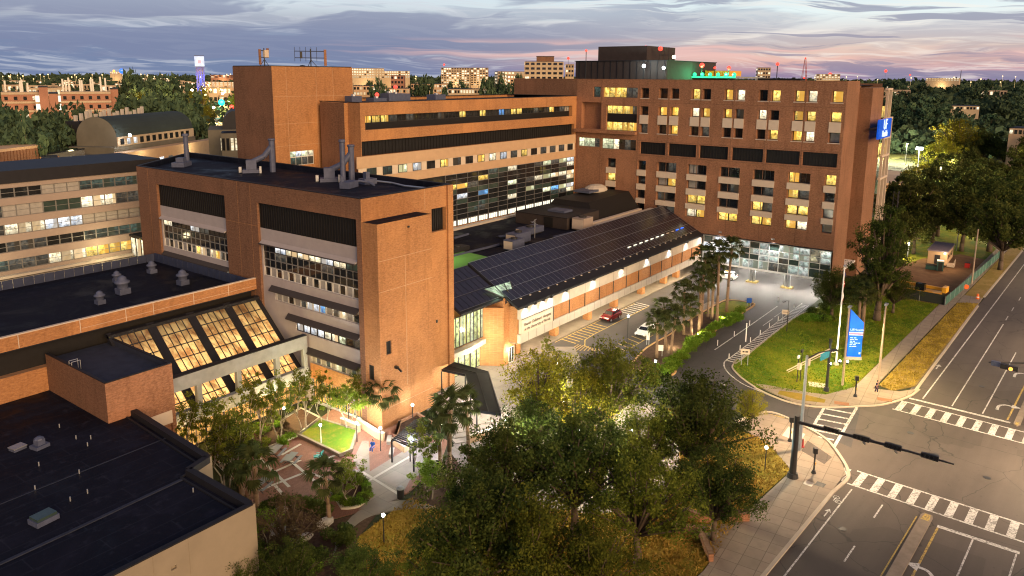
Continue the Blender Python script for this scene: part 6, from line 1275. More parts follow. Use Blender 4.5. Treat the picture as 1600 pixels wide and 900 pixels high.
# flagpole
f = pole_thing('flagpole', 'white flagpole with a furled striped flag, lit from below', 'flagpole', 1306, 571, 15, .14, 'white'); MB().ball((0, 0, 15.1), .2, 8, 5).build('finial', M['steel'], f); MB().tube((0, 0, 0), (0, 0, .35), .4, .3, 12).build('base', M['conc'], f)
mb = MB(); 
def flagstrip(nm, m, zt, zb, off):
    b = MB(); k = 8
    for i in range(k):
        u0, u1 = i/k, (i+1)/k; w = lambda u: (.10+.22*math.sin(u*3.1)+.05*math.sin(u*9+off), -.12*math.sin(u*7+off)-.05); a, c = w(u0), w(u1); z0, z1 = zt+(zb-zt)*u0, zt+(zb-zt)*u1
        b.add([(.12, 0, z0), (.12+a[0], a[1], z0-.1), (.12+c[0], c[1], z1-.1), (.12, 0, z1)], ((0, 1, 2, 3),))
    return b.build(nm, m, f)
flagstrip('flag', plain('flag_blue', (.03, .04, .16), .8), 14.3, 12.6, 0); flagstrip('flag_stripe', plain('flag_red', (.42, .05, .05), .8), 12.9, 9.9, .7); flagstrip('flag_stripe', M['white'], 12.6, 10.1, 2.0)
def uplight(x, y, label, aim, power, colr=(.55, .75, 1), spot=60):
    t = thing('ground_light', label, 'ground light', G0(x, y), 0, None, True); MB().box(-.2, .2, -.15, .15, 0, .3).build('housing', M['steel_d'], t); MB().ball((0, 0, .36), .16, 8, 5).build('lens', M['bulb_w'], t); lamp(t, (0, 0, .5), power, colr, .1, spot, aim); return t
uplight(1312, 569, 'blue white ground light at the right foot of the flagpole', (-.15, .12, 1), 900, (.7, .85, 1)); uplight(1297, 573, 'blue white ground light at the left foot of the flagpole', (.1, -.05, 1), 900, (.7, .85, 1)); uplight(1324, 570, 'ground light shining up the blue pylon sign', (.75, .35, 1), 500)
# blue pylon sign
sp_ = G0(1333, 563); sg = thing('pylon_sign', 'tall blue pylon sign with slanted top and a pink stripe', 'sign', sp_, R(-58), None, True)
MB().box(-1.15, 1.15, -.25, .25, 0, .5).build('plinth', M['stone'], sg)
MB().add([(-1.0, -.2, .5), (1.0, -.2, .5), (1.0, -.2, 5.9), (-1.0, -.2, 7.9), (-1.0, .2, .5), (1.0, .2, .5), (1.0, .2, 5.9), (-1.0, .2, 7.9)], ((0,1,2,3),(4,7,6,5),(0,4,5,1),(1,5,6,2),(2,6,7,3),(3,7,4,0))).build('sign_body', M['sign_blue'], sg)
MB().box(-1.01, 1.01, -.23, -.205, 4.25, 4.42).box(-1.01, 1.01, -.23, -.205, 3.9, 4.02).build('stripe', M['sign_white'], sg); MB().box(-1.01, 1.01, -.23, -.205, 4.02, 4.25).build('stripe', M['sign_pink'], sg)
text('UFHealth', .52, M['sign_white'], (.1, -.22, 4.75), (R(90), 0, 0), sg, depth=.01)
mb = MB()
for i, ws in enumerate(((.5, .45), (.7, .5), (.42, .3), (.6, .66, .3), (.45, .5), (.36, .7))):
    x = -.8
    for w in ws: mb.box(x, x+w*.8, -.225, -.205, 3.45-i*.27, 3.55-i*.27); x += w*.8+.12
mb.build('small_print', M['sign_white'], sg); MB().box(.62, .86, -.225, -.205, .95, 1.25).build('emblem', M['sign_white'], sg)
# light poles along the pavement
lp1 = pole_thing('light_pole', 'pale pole with a lamp head in front of the blue pylon sign', 'pole', 1316, 603, 11.2, .16, 'wood'); lp2 = pole_thing('light_pole', 'tall pale pole standing in the pavement strip by the pedestrian', 'pole', 1372, 598, 11.4, .17, 'wood')
for q_ in (lp1, lp2): MB().box(-.15, .75, -.2, .2, 11.15, 11.35).build('lamp_head', M['steel'], q_); MB().box(0, .65, -.15, .15, 11.12, 11.15).build('lens', M['bulb_y'], q_); lamp(q_, (.4, 0, 11.0), 2600, (1, .76, .38), .3, 160)  # second pole is bare; its head and lamp are added for light
pole_thing('light_pole', 'bare pale pole at the green construction fence', 'pole', 1518, 444, 11.6, .17, 'wood')
# street lamp by the near corner
lp = pole_thing('street_lamp', 'tall grey lamp pole with one dark curved arm at the near corner', 'street lamp', 1249, 705, 11.4, .2, 'steel'); MB().path([(0, 0, 11.0), (1.2, -.9, 11.6), (2.4, -1.8, 11.7)], .07, 6).build('arm', M['steel_d'], lp); MB().cbox((2.8, -2.1, 11.65), (1.0, .35, .2), R(-37)).build('lamp_head', M['steel_d'], lp); MB().cbox((2.8, -2.1, 11.53), (.7, .26, .03), R(-37)).build('lens', M['bulb_y'], lp); lamp(lp, (2.8, -2.1, 11.4), 3600, (1, .72, .44), .3, 150)
for s_, t_, l in ((-4, 96, 'street lamp across the road opposite the corner'), (-6, 140, 'street lamp on the far side of the road'), (-6, 190, 'second street lamp on the far side of the road')):
    p = ST(s_ if s_ < 0 else -5, t_); t = thing('street_lamp', l, 'street lamp', p, 0, None, True); MB().tube((0, 0, 0), (0, 0, 11), .18, .12, 8).path([(0, 0, 10.8), (.3, 2.2, 11.4), (.4, 4.5, 11.5)], .06).build('pole', M['steel'], t); MB().box(.2, .6, 4.2, 5.2, 11.4, 11.6).build('lamp_head', M['steel_d'], t); MB().box(.25, .55, 4.3, 5.1, 11.37, 11.4).build('lens', M['bulb_y'], t); lamp(t, (.4, 4.8, 11.2), 6500, (1, .74, .48), .3, 155, (0, .25, -1))
# signal mast at the near corner with a long arm over the road
def head_row(parent, x, y, z, ang, lit=None, w=1.5, nm='signal_head'):
    ca, sa = math.cos(ang), math.sin(ang); MB().cbox((x, y, z), (w, .3, .5), ang).build(nm, M['black'], parent)
    mb = MB()
    for k in range(4): mb.tube((x+ca*(-w*.37+k*w*.25)-sa*.2, y+sa*(-w*.37+k*w*.25)+ca*.2, z), (x+ca*(-w*.37+k*w*.25)-sa*.15, y+sa*(-w*.37+k*w*.25)+ca*.15, z), .15, None, 8)
    mb.build('signal_lens', M[lit or 'glass'], parent)
sm = thing('signal_mast', 'thick black signal mast with a long arm over the crossing', 'traffic signal', G0(1238, 747), 0, None, True)
MB().tube((0, 0, 0), (0, 0, .5), .62, .5, 14).tube((0, 0, .5), (0, 0, 7.0), .36, .28, 14).build('mast', M['steel_d'], sm)
e0 = Vector((0, 0, 6.2)); d = ray(1522, 731); gp = sm.location; k_ = None
# the arm reaches square across the road
arm = Vector((-.02, -1, .0)).normalized(); L_ = 14.6; tip = Vector((RN.x*-L_, RN.y*-L_, 6.7))
MB().path([(0, 0, 6.3), tuple(Vector((0, 0, 6.3)).lerp(tip, .5)+Vector((0, 0, .1))), tuple(tip)], [.2, .15, .08], 10).build('arm', M['steel_d'], sm)
for q in (.24, .44, .64, .86):
    p = Vector((0, 0, 6.4)).lerp(tip, q); head_row(sm, p.x, p.y, p.z+.1, math.atan2(RN.y, RN.x), None, 1.5); 
for q in (.46, .66): p = Vector((0, 0, 6.4)).lerp(tip, q); MB().tube((p.x, p.y, p.z-.35), (p.x, p.y+.02, p.z-.38), .2, None, 10).build('detector', M['black'], sm)
def ped(x, y, h, label, two=True):
    t = thing('pedestrian_signal', label, 'pedestrian signal', G0(x, y), R(30), None, True); MB().tube((0, 0, 0), (0, 0, .35), .28, .16, 10).tube((0, 0, .35), (0, 0, h-.5), .09, None, 8).build('post', M['black'], t); MB().box(-.2, .2, -.22, .22, h-.6, h).build('signal_head', M['black'], t); MB().box(-.09, .09, -.16, -.09, 1.0, 1.25).build('push_button', M['yellow'], t); return t
ped(1271, 741, 2.9, 'black pedestrian signal post by the near corner kerb'); ped(1234, 691, 3.0, 'black pedestrian signal post left of the tall lamp pole'); ped(1336, 621, 2.9, 'black pedestrian signal post at the far corner pavement'); 
t = thing('bollard', 'short red topped post beside the ladder crossing', 'bollard', G0(1254, 700), 0, None, True); MB().tube((0, 0, 0), (0, 0, 1.0), .08).build('post', M['redpaint'], t); MB().tube((0, 0, 0), (0, 0, .12), .2).build('base', M['redpaint'], t)
# far signal pole on the lawn corner and the lit street sign
t = thing('signal_pole', 'black signal pole at the lawn corner behind the lit street sign', 'traffic signal', G0(1291, 612), 0, None, True); MB().tube((0, 0, 0), (0, 0, .5), .4, .3, 12).tube((0, 0, .5), (0, 0, 6.8), .2, .16, 10).build('pole', M['steel_d'], t); MB().box(-.18, .18, -.18, .18, 6.8, 7.4).build('signal_head', M['black'], t)
d2 = Vector((RN.x, RN.y, 0)); tp = Vector((0, 0, 6.2))
ss_ = thing('signal_arm_sign', 'pale signal arm over the driveway with a lit teal street sign', 'street sign', G0(1291, 612)+Vector((0, 0, 6.0)), 0, None, True)
p0 = G(1229, 583, 5.6); base = ss_.location; v = Vector((p0.x-base.x, p0.y-base.y, 0)); MB().tube((0, 0, 0), (v.x, v.y, -.2), .09, .06, 8).tube((0, 0, -.35), (v.x*.97, v.y*.97, -.5), .05, .04, 6).build('arm', M['panel'], ss_)
an = math.atan2(v.y, v.x); u = v.normalized(); MB().cbox((u.x*1.3, u.y*1.3, -.55), (2.3, .14, 1.1), an).build('sign_face', M['sign_teal'], ss_); MB().cbox((u.x*1.3-.08*u.y*-1, u.y*1.3-.09*u.x, -.5), (1.5, .16, .62), an).build('sign_panel', M['sign_white'], ss_)
for q in (.52, .72): p = v*q; MB().cbox((p.x, p.y, -.45), (.5, .4, .8), an).build('signal_head', M['panel'], ss_)
lamp(ss_, (u.x*1.3+.5, u.y*1.3-1.2, -.5), 14, (.6, 1, 1), .2)
for x, y, h, l in ((1245, 598, 3.9, 'thin pole carrying a small white camera box on the lawn'), (1250, 596, 4.6, 'dark pole with a round top beside the camera pole')):
    t = pole_thing('camera_pole', l, 'pole', x, y, h, .07, 'steel_d'); MB().box(-.45, .15, -.12, .12, h-.35, h).build('camera_box', M['white' if 'white' in l else 'black'], t)
t = thing('signal_span', 'lit amber signal hanging on a black arm at the right picture edge', 'traffic signal', G(1640, 640), 0, None, True)
b = Vector(t.location); q0 = G(1545, 566, 6.2)-b; q1 = G(1604, 578, 6.2)-b; MB().tube((q1.x*0, 0, 0), (0, 0, 6.4), .25, .2, 10).tube((0, 0, 6.2), tuple(q0), .14, .08, 8).build('arm', M['steel_d'], t)
for px_, py_, mm in ((1556, 568, 'vent'), (1577, 574, 'black')): p = G(px_, py_, 6.3)-b; MB().cbox(p, (.45 if mm == 'vent' else .5, 1.0 if mm == 'vent' else 1.9, .6), R(-3.6)).build('signal_back' if mm == 'vent' else 'signal_head', M[mm], t)
p = G(1578, 575, 6.35)-b; MB().ball((p.x-.35, p.y-.1, p.z), .24, 8, 5).build('signal_lens', M['bulb_a'], t)
# driveway posts and signs
for x, y, l in ((1121, 541, 'white flexible post at the near end of the driveway centre line'), (1147, 527, 'second flexible post on the driveway centre line'), (1171, 510, 'third flexible post on the driveway centre line'), (1216, 472, 'far flexible post on the driveway centre line')):
    t = thing('flexible_post', l, 'bollard', G0(x, y, .04), 0, 'posts on the driveway centre line', True); MB().tube((0, 0, 0), (0, 0, 1.0), .07).build('post', M['white'], t); MB().tube((0, 0, 0), (0, 0, .08), .2, None, 8).build('base', M['black'], t)
for i in range(8): 
    x = 107+i*4.6; t = thing('flexible_post', 'white flexible post in the driveway hatching', 'bollard', (x, 38.9, .05), 0, 'posts in the driveway hatching', True); MB().tube((0, 0, 0), (0, 0, .9), .06).build('post', M['white'], t); MB().tube((0, 0, 0), (0, 0, .06), .18, None, 8).build('base', M['black'], t)
def board(x, y, h, w, bh, label, mm='panel', rz=-60, post='steel'):
    t = thing('road_sign', label, 'sign', G0(x, y), R(rz), None, True); MB().tube((-w*.35, .05, 0), (-w*.35, .05, h), .05).tube((w*.35, .05, 0), (w*.35, .05, h), .05).build('post', M[post], t); MB().box(-w/2, w/2, -.03, .03, h-bh, h).build('sign_face', M[mm], t); return t
s1 = board(1163, 572, 2.5, 1.3, .8, 'small beige board sign at the tip of the lawn'); MB().box(-.4, -.1, -.05, -.03, 2.0, 2.2).box(.0, .4, -.05, -.03, 2.0, 2.2).build('lettering', M['louver'], s1)
s1 = board(1226, 506, 2.4, 1.2, .8, 'beige board sign beside the black lamp post on the lawn edge'); MB().box(-.4, .4, -.05, -.03, 1.95, 2.05).build('lettering', M['louver'], s1)
board(1170, 480, 1.6, .9, .9, 'small blue sign at the far tip of the palm island', 'blue'); board(1031, 558, 1.8, .9, .9, 'small white sign with a dark symbol on the palm island', 'white'); board(1012, 540, 2.4, .5, 1.6, 'narrow white banner by the white car', 'white')
t = thing('lamp_post', 'slim black lamp post at the lawn edge by the driveway', 'lamp post', G0(1229, 519), 0, None, True); MB().tube((0, 0, 0), (0, 0, 5.4), .08, .06, 8).path([(0, 0, 5.3), (-.5, .2, 5.5), (-1, .4, 5.4)], .05).build('post', M['black'], t); MB().cbox((-1.1, .45, 5.35), (.6, .25, .12), 2.7).build('lamp_head', M['black'], t)
t = thing('lamp_post', 'pale lamp column in the middle of the driveway line', 'lamp post', G0(1165, 535), 0, None, True); MB().tube((0, 0, 0), (0, 0, 3.2), .09).build('post', M['white'], t); MB().box(-.2, .2, -.2, .2, 3.2, 3.4).build('lamp_head', M['steel_d'], t)
for s_, t_, l, mm in ((22.6, 76.6, 'dark square drain cover in the near pavement', 'black'), (23.6, 76.0, 'grey square access cover in the near pavement', 'conc'), ):
    p = ST(s_, t_, .142); tag(MB().cbox((0, 0, .006), (.9, .9, .02), R(-3.6)).build('access_cover', M[mm]), l, 'access cover').location = p
p = G(1278, 603); tag(MB().cbox((0, 0, .02), (1.6, 2.4, .06), R(20)).build('utility_cover', M['conc']), 'concrete utility cover in the yellow lawn by the signal pole', 'access cover').location = (p.x, p.y, .13)
for x, y, l in ((1315, 632, 'red tactile ramp plate left on the far corner'), (1382, 626, 'red tactile ramp plate right on the far corner')):
    p = G(x, y); tag(MB().cbox((0, 0, .01), (1.0, 1.8, .02), R(15)).build('tactile_plate', M['brick_red']), l, 'tactile plate').location = (p.x, p.y, .145)
for s_, t_, l in ((15, 92, 'manhole cover in the middle of the junction'), (18.3, 70, 'manhole cover in the near lane'), (9.6, 90, 'manhole cover right of the junction middle'), (18.5, 96, 'manhole cover near the ladder crossing'), (14.6, 118, 'manhole cover in the far lane')):
    p = ST(s_, t_, .05); tag(MB().tube((0, 0, 0), (0, 0, .012), .38, None, 16).build('manhole_cover', M['steel_d']), l, 'manhole cover').location = p
# low brick walls by the near pavement
def lowwall(pts, label, h=.9, name='brick_wall'):
    P = px(*pts); t = thing(name, label, 'wall', P[0]); MB().prism(ribbon(P, .4), 0, h).build('wall', M['brick_red'], t); MB().prism(ribbon(P, .52), h, h+.1, True).build('wall_cap', M['brick_dark'], t); return t
lowwall(((1068, 806), (1090, 814), (1114, 818)), 'short low brick wall under the oaks, upper one', .8); lowwall(((1140, 815), (1170, 815)), 'brick stub wall end beside the near pavement', .9); lowwall(((1055, 833), (1092, 836), (1111, 880)), 'low brick wall bending round the bottom lawn', .8)
slab('pavement', px((1075, 822), (1140, 820), (1165, 812), (1112, 872), (1098, 832)), .13, M['walk'])

# ------------------------------------------------------------------ grass blades on the lawns: past counting
def inside(p, poly):
    c = False; n = len(poly)
    for i in range(n):
        a, b = poly[i], poly[i-1]
        if (a[1] > p[1]) != (b[1] > p[1]) and p[0] < (b[0]-a[0])*(p[1]-a[1])/(b[1]-a[1]+1e-9)+a[0]: c = not c
    return c
def tufts(name, poly, n, z, m, hgt, seed, label, avoid=()):
    g = np.random.default_rng(seed); xs_ = [p[0] for p in poly]; ys_ = [p[1] for p in poly]; V = []
    clump = g.random((60, 2))
    while len(V) < n*4:
        q = (g.uniform(min(xs_), max(xs_)), g.uniform(min(ys_), max(ys_)))
        if not inside(q, poly) or any(inside(q, a) for a in avoid): continue
        a = g.uniform(0, 6.28); w = g.uniform(.05, .12); h = hgt*g.uniform(.5, 1.4)*(.6+.8*(math.sin(q[0]*1.3)*math.sin(q[1]*1.7)*.5+.5)); dx, dy = math.cos(a)*w, math.sin(a)*w; lx, ly = g.normal()*h*.5, g.normal()*h*.5
        V += [(q[0]-dx, q[1]-dy, z), (q[0]+dx, q[1]+dy, z), (q[0]+dx*.3+lx, q[1]+dy*.3+ly, z+h), (q[0]-dx*.3+lx, q[1]-dy*.3+ly, z+h)]
    o = link(bpy.data.objects.new(name, quads_mesh(name, np.array(V), M[m]))); tag(o, label, 'grass', None, 'stuff'); return o
M['blade_dry'] = leaf_mat('dry_grass_blades', (.16, .11, .02), (.48, .33, .07), .3); M['blade'] = leaf_mat('green_grass_blades', (.05, .11, .01), (.24, .27, .03), .3)
dl = px((1098, 893), (1163, 800), (1235, 736), (1200, 690), (1130, 664), (1080, 640), (1000, 640), (860, 700), (760, 760), (700, 800), (640, 780), (560, 840), (520, 960), (1000, 960))
tufts('dry_grass', dl, 26000, .1, 'blade_dry', .16, 1, 'golden dry grass round the plaza trees and on the oval lawn', (px((700, 702), (800, 668), (900, 640), (1010, 630), (1058, 660), (1062, 720), (1040, 790), (930, 806), (830, 792), (740, 760)),))
tufts('verge_grass', [ST(25.4, 109), ST(25.4, 161), ST(22.5, 163), ST(21.8, 112), ST(23.6, 108)], 9000, .125, 'blade_dry', .14, 2, 'tan dry grass on the verge beside the main road')
tufts('lawn_grass', lawn_edge+[Vector((182, 31)), ST(28, 165), ST(28, 106)]+px((1345, 606), (1290, 618), (1230, 612)), 26000, .12, 'blade', .12, 3, 'green grass of the lawn around the flagpole')
# ------------------------------------------------------------------ vehicles
def wheel(parent, x, y, r=.33):
    w = MB().tube((x, y-.11, r), (x, y+.11, r), r, None, 14).build('wheel', M['rubber'], parent); MB().tube((x, y-.115, r), (x, y+.115, r), r*.6, None, 10).build('rim', M['steel'], w)
def car(label, loc, rz, paint, suv=True):
    t = thing('parked_car', label, 'car', loc, rz, None, True)
    hgt = 1.68 if suv else 1.45; b = 1.0 if suv else .85
    prof = [(-2.3, .45), (-2.32, .75), (-2.15, b), (-1.75, hgt-.08), (-1.3, hgt), (.3, hgt-.02), (1.05, b+.05), (2.05, b-.15), (2.3, .7), (2.3, .42), (1.85, .3), (-1.9, .3)]
    def shell(pr, hw, top_in):
        vs = []
        for sgn in (-1, 1):
            for x, z in pr: k = 1-top_in*max(0, (z-b)/(hgt-b)); vs.append((x, sgn*hw*k, z))
        n = len(pr); return vs, [tuple(range(n)), tuple(reversed(range(n, 2*n)))]+[(i, n+i, n+(i+1) % n, (i+1) % n) for i in range(n)]
    vs, fs = shell(prof, .92, .24); o = MB().add(vs, fs).build('body', paint, t); bv = o.modifiers.new('bevel', 'BEVEL'); bv.width = .06; bv.segments = 2
    win = MB(); zt, zb = hgt-.12, b+.04
    for sgn in (-1, 1):
        y0, y1 = sgn*.925*(1-.02), sgn*.925*(1-.24*.8)
        for xa, xb, xc, xd in ((-1.85, -.95, -.95, -1.55), (-.85, .05, .05, -.85), (.13, .95, .35, .13)): win.add([(xa, y0, zb), (xb, y0, zb), (xc, y1+sgn*.02, zt), (xd, y1+sgn*.02, zt)], ((0, 1, 2, 3),))
    win.add([(1.03, -.8, b+.1), (1.03, .8, b+.1), (.42, .66, hgt-.09), (.42, -.66, hgt-.09)], ((0, 1, 2, 3),)); win.add([(-2.12, -.78, b+.06), (-2.12, .78, b+.06), (-1.82, .64, hgt-.14), (-1.82, -.64, hgt-.14)], ((0, 1, 2, 3),)); win.build('window_glass', M['glass'], t)
    for x in (-1.4, 1.42):
        for y in (-.84, .84): wheel(t, x, y)
    for y in (-.65, .65): MB().box(2.22, 2.33, y-.2, y+.2, .68, .84).build('headlight', M['white'], t); MB().box(-2.34, -2.25, y-.16, y+.16, .8, 1.0).build('tail_light', M['redpaint'], t)
    MB().box(2.28, 2.34, -.6, .6, .4, .52).box(-2.35, -2.28, -.7, .7, .4, .55).build('bumper', M['black'], t); MB().box(.75, .95, -1.05, -.93, b, b+.14).box(.75, .95, .93, 1.05, b, b+.14).build('mirror', paint, t); return t
car('dark red hatchback parked in the hatched lane by the pillars', (112.9, 62.7, .05), R(178), plain('dark_red_paint', (.13, .010, .012), .25, .3, .6, .1)); car('white saloon parked beside the palm island', (109.6, 54.3, .05), R(184), plain('white_car_paint', (.75, .75, .74), .25, .1, .6, .05), False)
tx = car('white taxi van with yellow trim waiting under the glass hall', (152.0, 57.0, .05), R(95), M['white']); MB().box(-.4, .1, -.4, .4, 1.68, 1.82).build('roof_sign', M['yellow'], tx); car('dark car parked on the floodlit field behind the tower', tuple(A(1410, 247, 330).xy)+(.1,), R(20), plain('black_car_paint', (.02, .02, .025), .25, .3, .6, .05))
# ------------------------------------------------------------------ construction yard
tr = thing('site_trailer', 'tan site trailer with a grey roof on the dirt yard', 'trailer', (196.5, 23.0, .15), R(0), None, True)
MB().box(-5.2, 5.2, -1.9, 1.9, .6, 3.6).build('wall', plain('trailer_tan', (.50, .34, .20), .8, 0, .2, .12), tr); MB().box(-5.5, 5.5, -2.1, 2.1, 3.6, 3.85).build('roof', plain('trailer_roof', (.22, .18, .20), .7, .2, .3, .2), tr)
for y in (-.6,): MB().box(-5.26, -5.2, y, y+1.1, .7, 2.8).build('door', M['frame'], tr)
for x in (-3.6, -1, 1.8): MB().box(x, x+1.2, -1.96, -1.9, 1.7, 2.7).build('window', M['glass'], tr)
MB().box(-5.6, -5.2, -1.6, -1.3, 3.2, 3.5).build('added_lamp_box', M['bulb_y'], tr); lamp(tr, (-7.5, -2.5, 4.2), 170, (1, .78, .5), .2); MB().box(-4.5, -2.5, -3.4, -1.95, .2, .8).box(-4.5, -4.4, -3.4, -3.3, .8, 1.8).box(-2.6, -2.5, -3.4, -3.3, .8, 1.8).build('steps', M['wood'], tr); MB().box(-5, 5, -1.6, 1.6, .05, .6).build('skirting', M['black'], tr)  # lamp and its box added to brighten the trailer and machine
t = thing('portable_toilet', 'dark green portable toilet in front of the site trailer', 'portable toilet', G0(1468, 424), R(10), None, True); MB().box(-.65, .65, -.65, .65, .1, 2.2).build('cabin', M['greenscreen'], t); MB().box(-.68, .68, -.68, .68, 2.2, 2.4).build('roof', M['white'], t); MB().box(-.68, -.65, -.4, .4, .15, 2.0).build('door', M['darkscreen'], t)
t = thing('skip_bin', 'low dark green bin left of the portable toilet', 'bin', G0(1455, 422), 0, None, True); MB().prism([(-.7, -1.1), (.7, -1.1), (.7, 1.1), (-.7, 1.1)], .1, 1.0).build('body', M['greenscreen'], t); MB().box(-.75, .75, -1.15, 1.15, 1.0, 1.08).build('lid', M['darkscreen'], t)
t = thing('telehandler', 'yellow boom lift parked behind the dark site fence', 'construction machine', G0(1440, 466), R(-98), None, True)
MB().box(-3.2, 3.2, -1.1, 1.1, .9, 1.7).build('chassis', M['yellow'], t); MB().cbox((-.2, .4, 2.3), (8.2, .5, .55), 0).build('boom', M['yellow'], t); MB().box(-1.0, .6, -1.2, -.1, 1.7, 3.0).build('cab', M['glass'], t); MB().box(3.6, 4.3, -.9, .9, 1.9, 3.0).build('basket', M['yellow'], t)
for x in (-2.2, 2.2):
    for y in (-1.0, 1.0): wheel(t, x, y, .7)
def fence(pts, label, mname, hh=1.9, n=8):
    P = px(*pts); t = thing('site_fence', label, 'fence', P[0]); k = 0
    for i in range(len(P)-1):
        L = (P[i+1]-P[i]).length; m = max(1, int(L/3.2))
        for j in range(m):
            a = P[i].lerp(P[i+1], j/m); b = P[i].lerp(P[i+1], (j+1)/m); MB().prism(ribbon([a, a.lerp(b, .985)], .04), .2, hh).build('screen_panel', M[mname], t); MB().tube((a.x, a.y, 0), (a.x, a.y, hh+.1), .04).build('post', M['steel'], t)
    return t
fe = fence(((1388, 462), (1436, 471), (1475, 478)), 'dark screened site fence across the front of the dirt yard', 'darkscreen', 2.1)
fence(((1476, 479), (1498, 460), (1530, 432), (1565, 400)), 'green screened site fence beside the pavement', 'greenscreen', 1.9)
a = G(1458, 474); MB().cbox((a.x-.12, a.y, 1.2), (.06, 1.5, 1.2), R(-8)).build('notice_board', plain('lime_board', (.45, .6, .15), .7), fe)
t = thing('road_drum', 'round orange traffic drum lying by the site fence', 'traffic drum', G0(1508, 452), R(30), None, True); MB().tube((-.5, 0, .5), (.5, 0, .5), .48, .42, 14).build('drum', M['orange'], t); MB().tube((-.1, 0, .5), (.12, 0, .5), .47, .46, 14).build('band', M['white'], t)
t = thing('traffic_cone', 'orange and white traffic drum at the pavement crossing', 'traffic drum', G0(1527, 468), 0, None, True); MB().lathe((0, 0, 0), [(.32, 0), (.3, .3), (.27, .31), (.25, .6), (.23, .61), (.2, 1.0)], 12).build('drum', M['orange'], t); MB().lathe((0, 0, .3), [(.29, 0), (.27, .18)], 12).build('band', M['white'], t)
t = thing('red_bin', 'small red container beside the site trailer', 'bin', G0(1511, 419), 0, None, True); MB().box(-.5, .5, -.5, .5, 0, 1.1).build('body', M['redpaint'], t); MB().box(-.55, .55, -.55, .55, 1.1, 1.2).build('lid', M['black'], t)
t = thing('lattice_mast', 'slim lattice mast rising right of the tower corner', 'mast', (158, 27.0, 0), 0, None, True)
mb = MB()
for x, y in ((-.5, -.5), (.5, -.5), (0, .5)): mb.tube((x, y, 0), (x*.8, y*.8, 21), .06)
for k in range(20): mb.tube((-.5, -.5, k*1.05), (.5, -.5, k*1.05+1), .035).tube((.5, -.5, k*1.05), (0, .5, k*1.05+1), .035)
mb.build('lattice', M['steel_d'], t)
# blue beacon light among the roadside trees
p = A(1571, 355, 255); t = thing('emergency_phone', 'blue beacon glowing among the roadside trees', 'beacon', (p.x, p.y, 0)); MB().tube((p.x, p.y, 0), (p.x, p.y, p.z), .12).build('post', M['steel_d'], t); MB().ball(p, .8, 8, 6).build('lens', M['bulb_b'], t); lamp(t, p-Vector((1.2, 0, 0)), 300, (.1, .25, 1), .5)

# ------------------------------------------------------------------ courtyard furniture
def table(x, y, rz, label):
    t = thing('picnic_table', label, 'picnic table', G0(x, y, .09), R(rz), None, True); MB().box(-1.0, 1.0, -.42, .42, .70, .76).build('table_top', M['table'], t)
    for s in (-1, 1): MB().box(-.95, .95, s*.78-.15, s*.78+.15, .42, .46).build('bench', M['table'], t)
    for s in (-1, 1): MB().tube((s*.7, -.75, 0), (s*.7, .2, .7), .04).tube((s*.7, .75, 0), (s*.7, -.2, .7), .04).tube((s*.7, -.8, .41), (s*.7, .8, .41), .03).build('leg', M['steel_d'], t)
table(431, 712, 28, 'grey picnic table nearer the atrium bed'); table(455, 724, 28, 'grey picnic table in the middle of the courtyard'); table(408, 765, 20, 'grey picnic table half hidden by the palms')
t = thing('garden_chair', 'teal plastic garden chair by the lawn planter', 'chair', G0(497, 719, .1), R(200), None, True); MB().box(-.35, .35, -.35, .35, .34, .42).build('seat', M['teal'], t); MB().add([(-.35, .35, .36), (.35, .35, .36), (.32, .62, 1.1), (-.32, .62, 1.1), (-.35, .28, .36), (.35, .28, .36), (.32, .54, 1.1), (-.32, .54, 1.1)], ((0,1,2,3),(4,7,6,5),(2,6,7,3),(0,3,7,4),(1,5,6,2))).build('backrest', M['teal'], t)
for sx in (-.3, .3):
    for sy in (-.3, .3): MB().tube((sx, sy, 0), (sx, sy, .36), .035).build('leg', M['teal'], t)
    MB().box(sx-.05, sx+.05, -.35, .35, .58, .63).build('armrest', M['teal'], t)
t = thing('potted_plant', 'leafy plant in a low black pot near the teal chair', 'potted plant', G0(508, 726, .1), 0, None, True); MB().lathe((0, 0, 0), [(.25, 0), (.35, .45), (.3, .45)], 10).build('pot', M['black'], t); o = bpy.data.objects.new('foliage', BU[0]); link(o, t); o.location = (0, 0, .4); o.scale = (.5, .5, .6)
t = thing('waste_bin', 'round grey waste bin at the edge of the courtyard', 'waste bin', G0(626, 779, .1), 0, None, True); MB().tube((0, 0, 0), (0, 0, 1.0), .36, .38, 14).build('body', M['black'], t); MB().lathe((0, 0, 1.0), [(.42, 0), (.42, .06), (.2, .22), (.02, .24)], 14).build('lid', M['conc_grey'], t)
for x, y, l in ((612, 712, 'low stone seat left of the brick pergola planter'), (608, 692, 'low bench beside the courtyard person')):
    t = thing('bench', l, 'bench', G0(x, y, .1), R(40), None, True); MB().box(-.8, .8, -.25, .25, .38, .48).build('seat', M['stone'], t); MB().box(-.65, -.5, -.2, .2, 0, .38).box(.5, .65, -.2, .2, 0, .38).build('leg', M['stone'], t)
def globe(x, y, h, label, power, colr=(1, .93, .8), r=.24, post='steel_d'):
    t = thing('lamp_post', label, 'lamp post', G0(x, y, .1), 0, None, True); MB().tube((0, 0, 0), (0, 0, h), .06, .05, 8).build('post', M[post], t); MB().ball((0, 0, h+r*.8), r*.72, 10, 7).build('globe', M['bulb_w'], t); lamp(t, (0, 0, h+r*2.4), power, colr, .25); return t
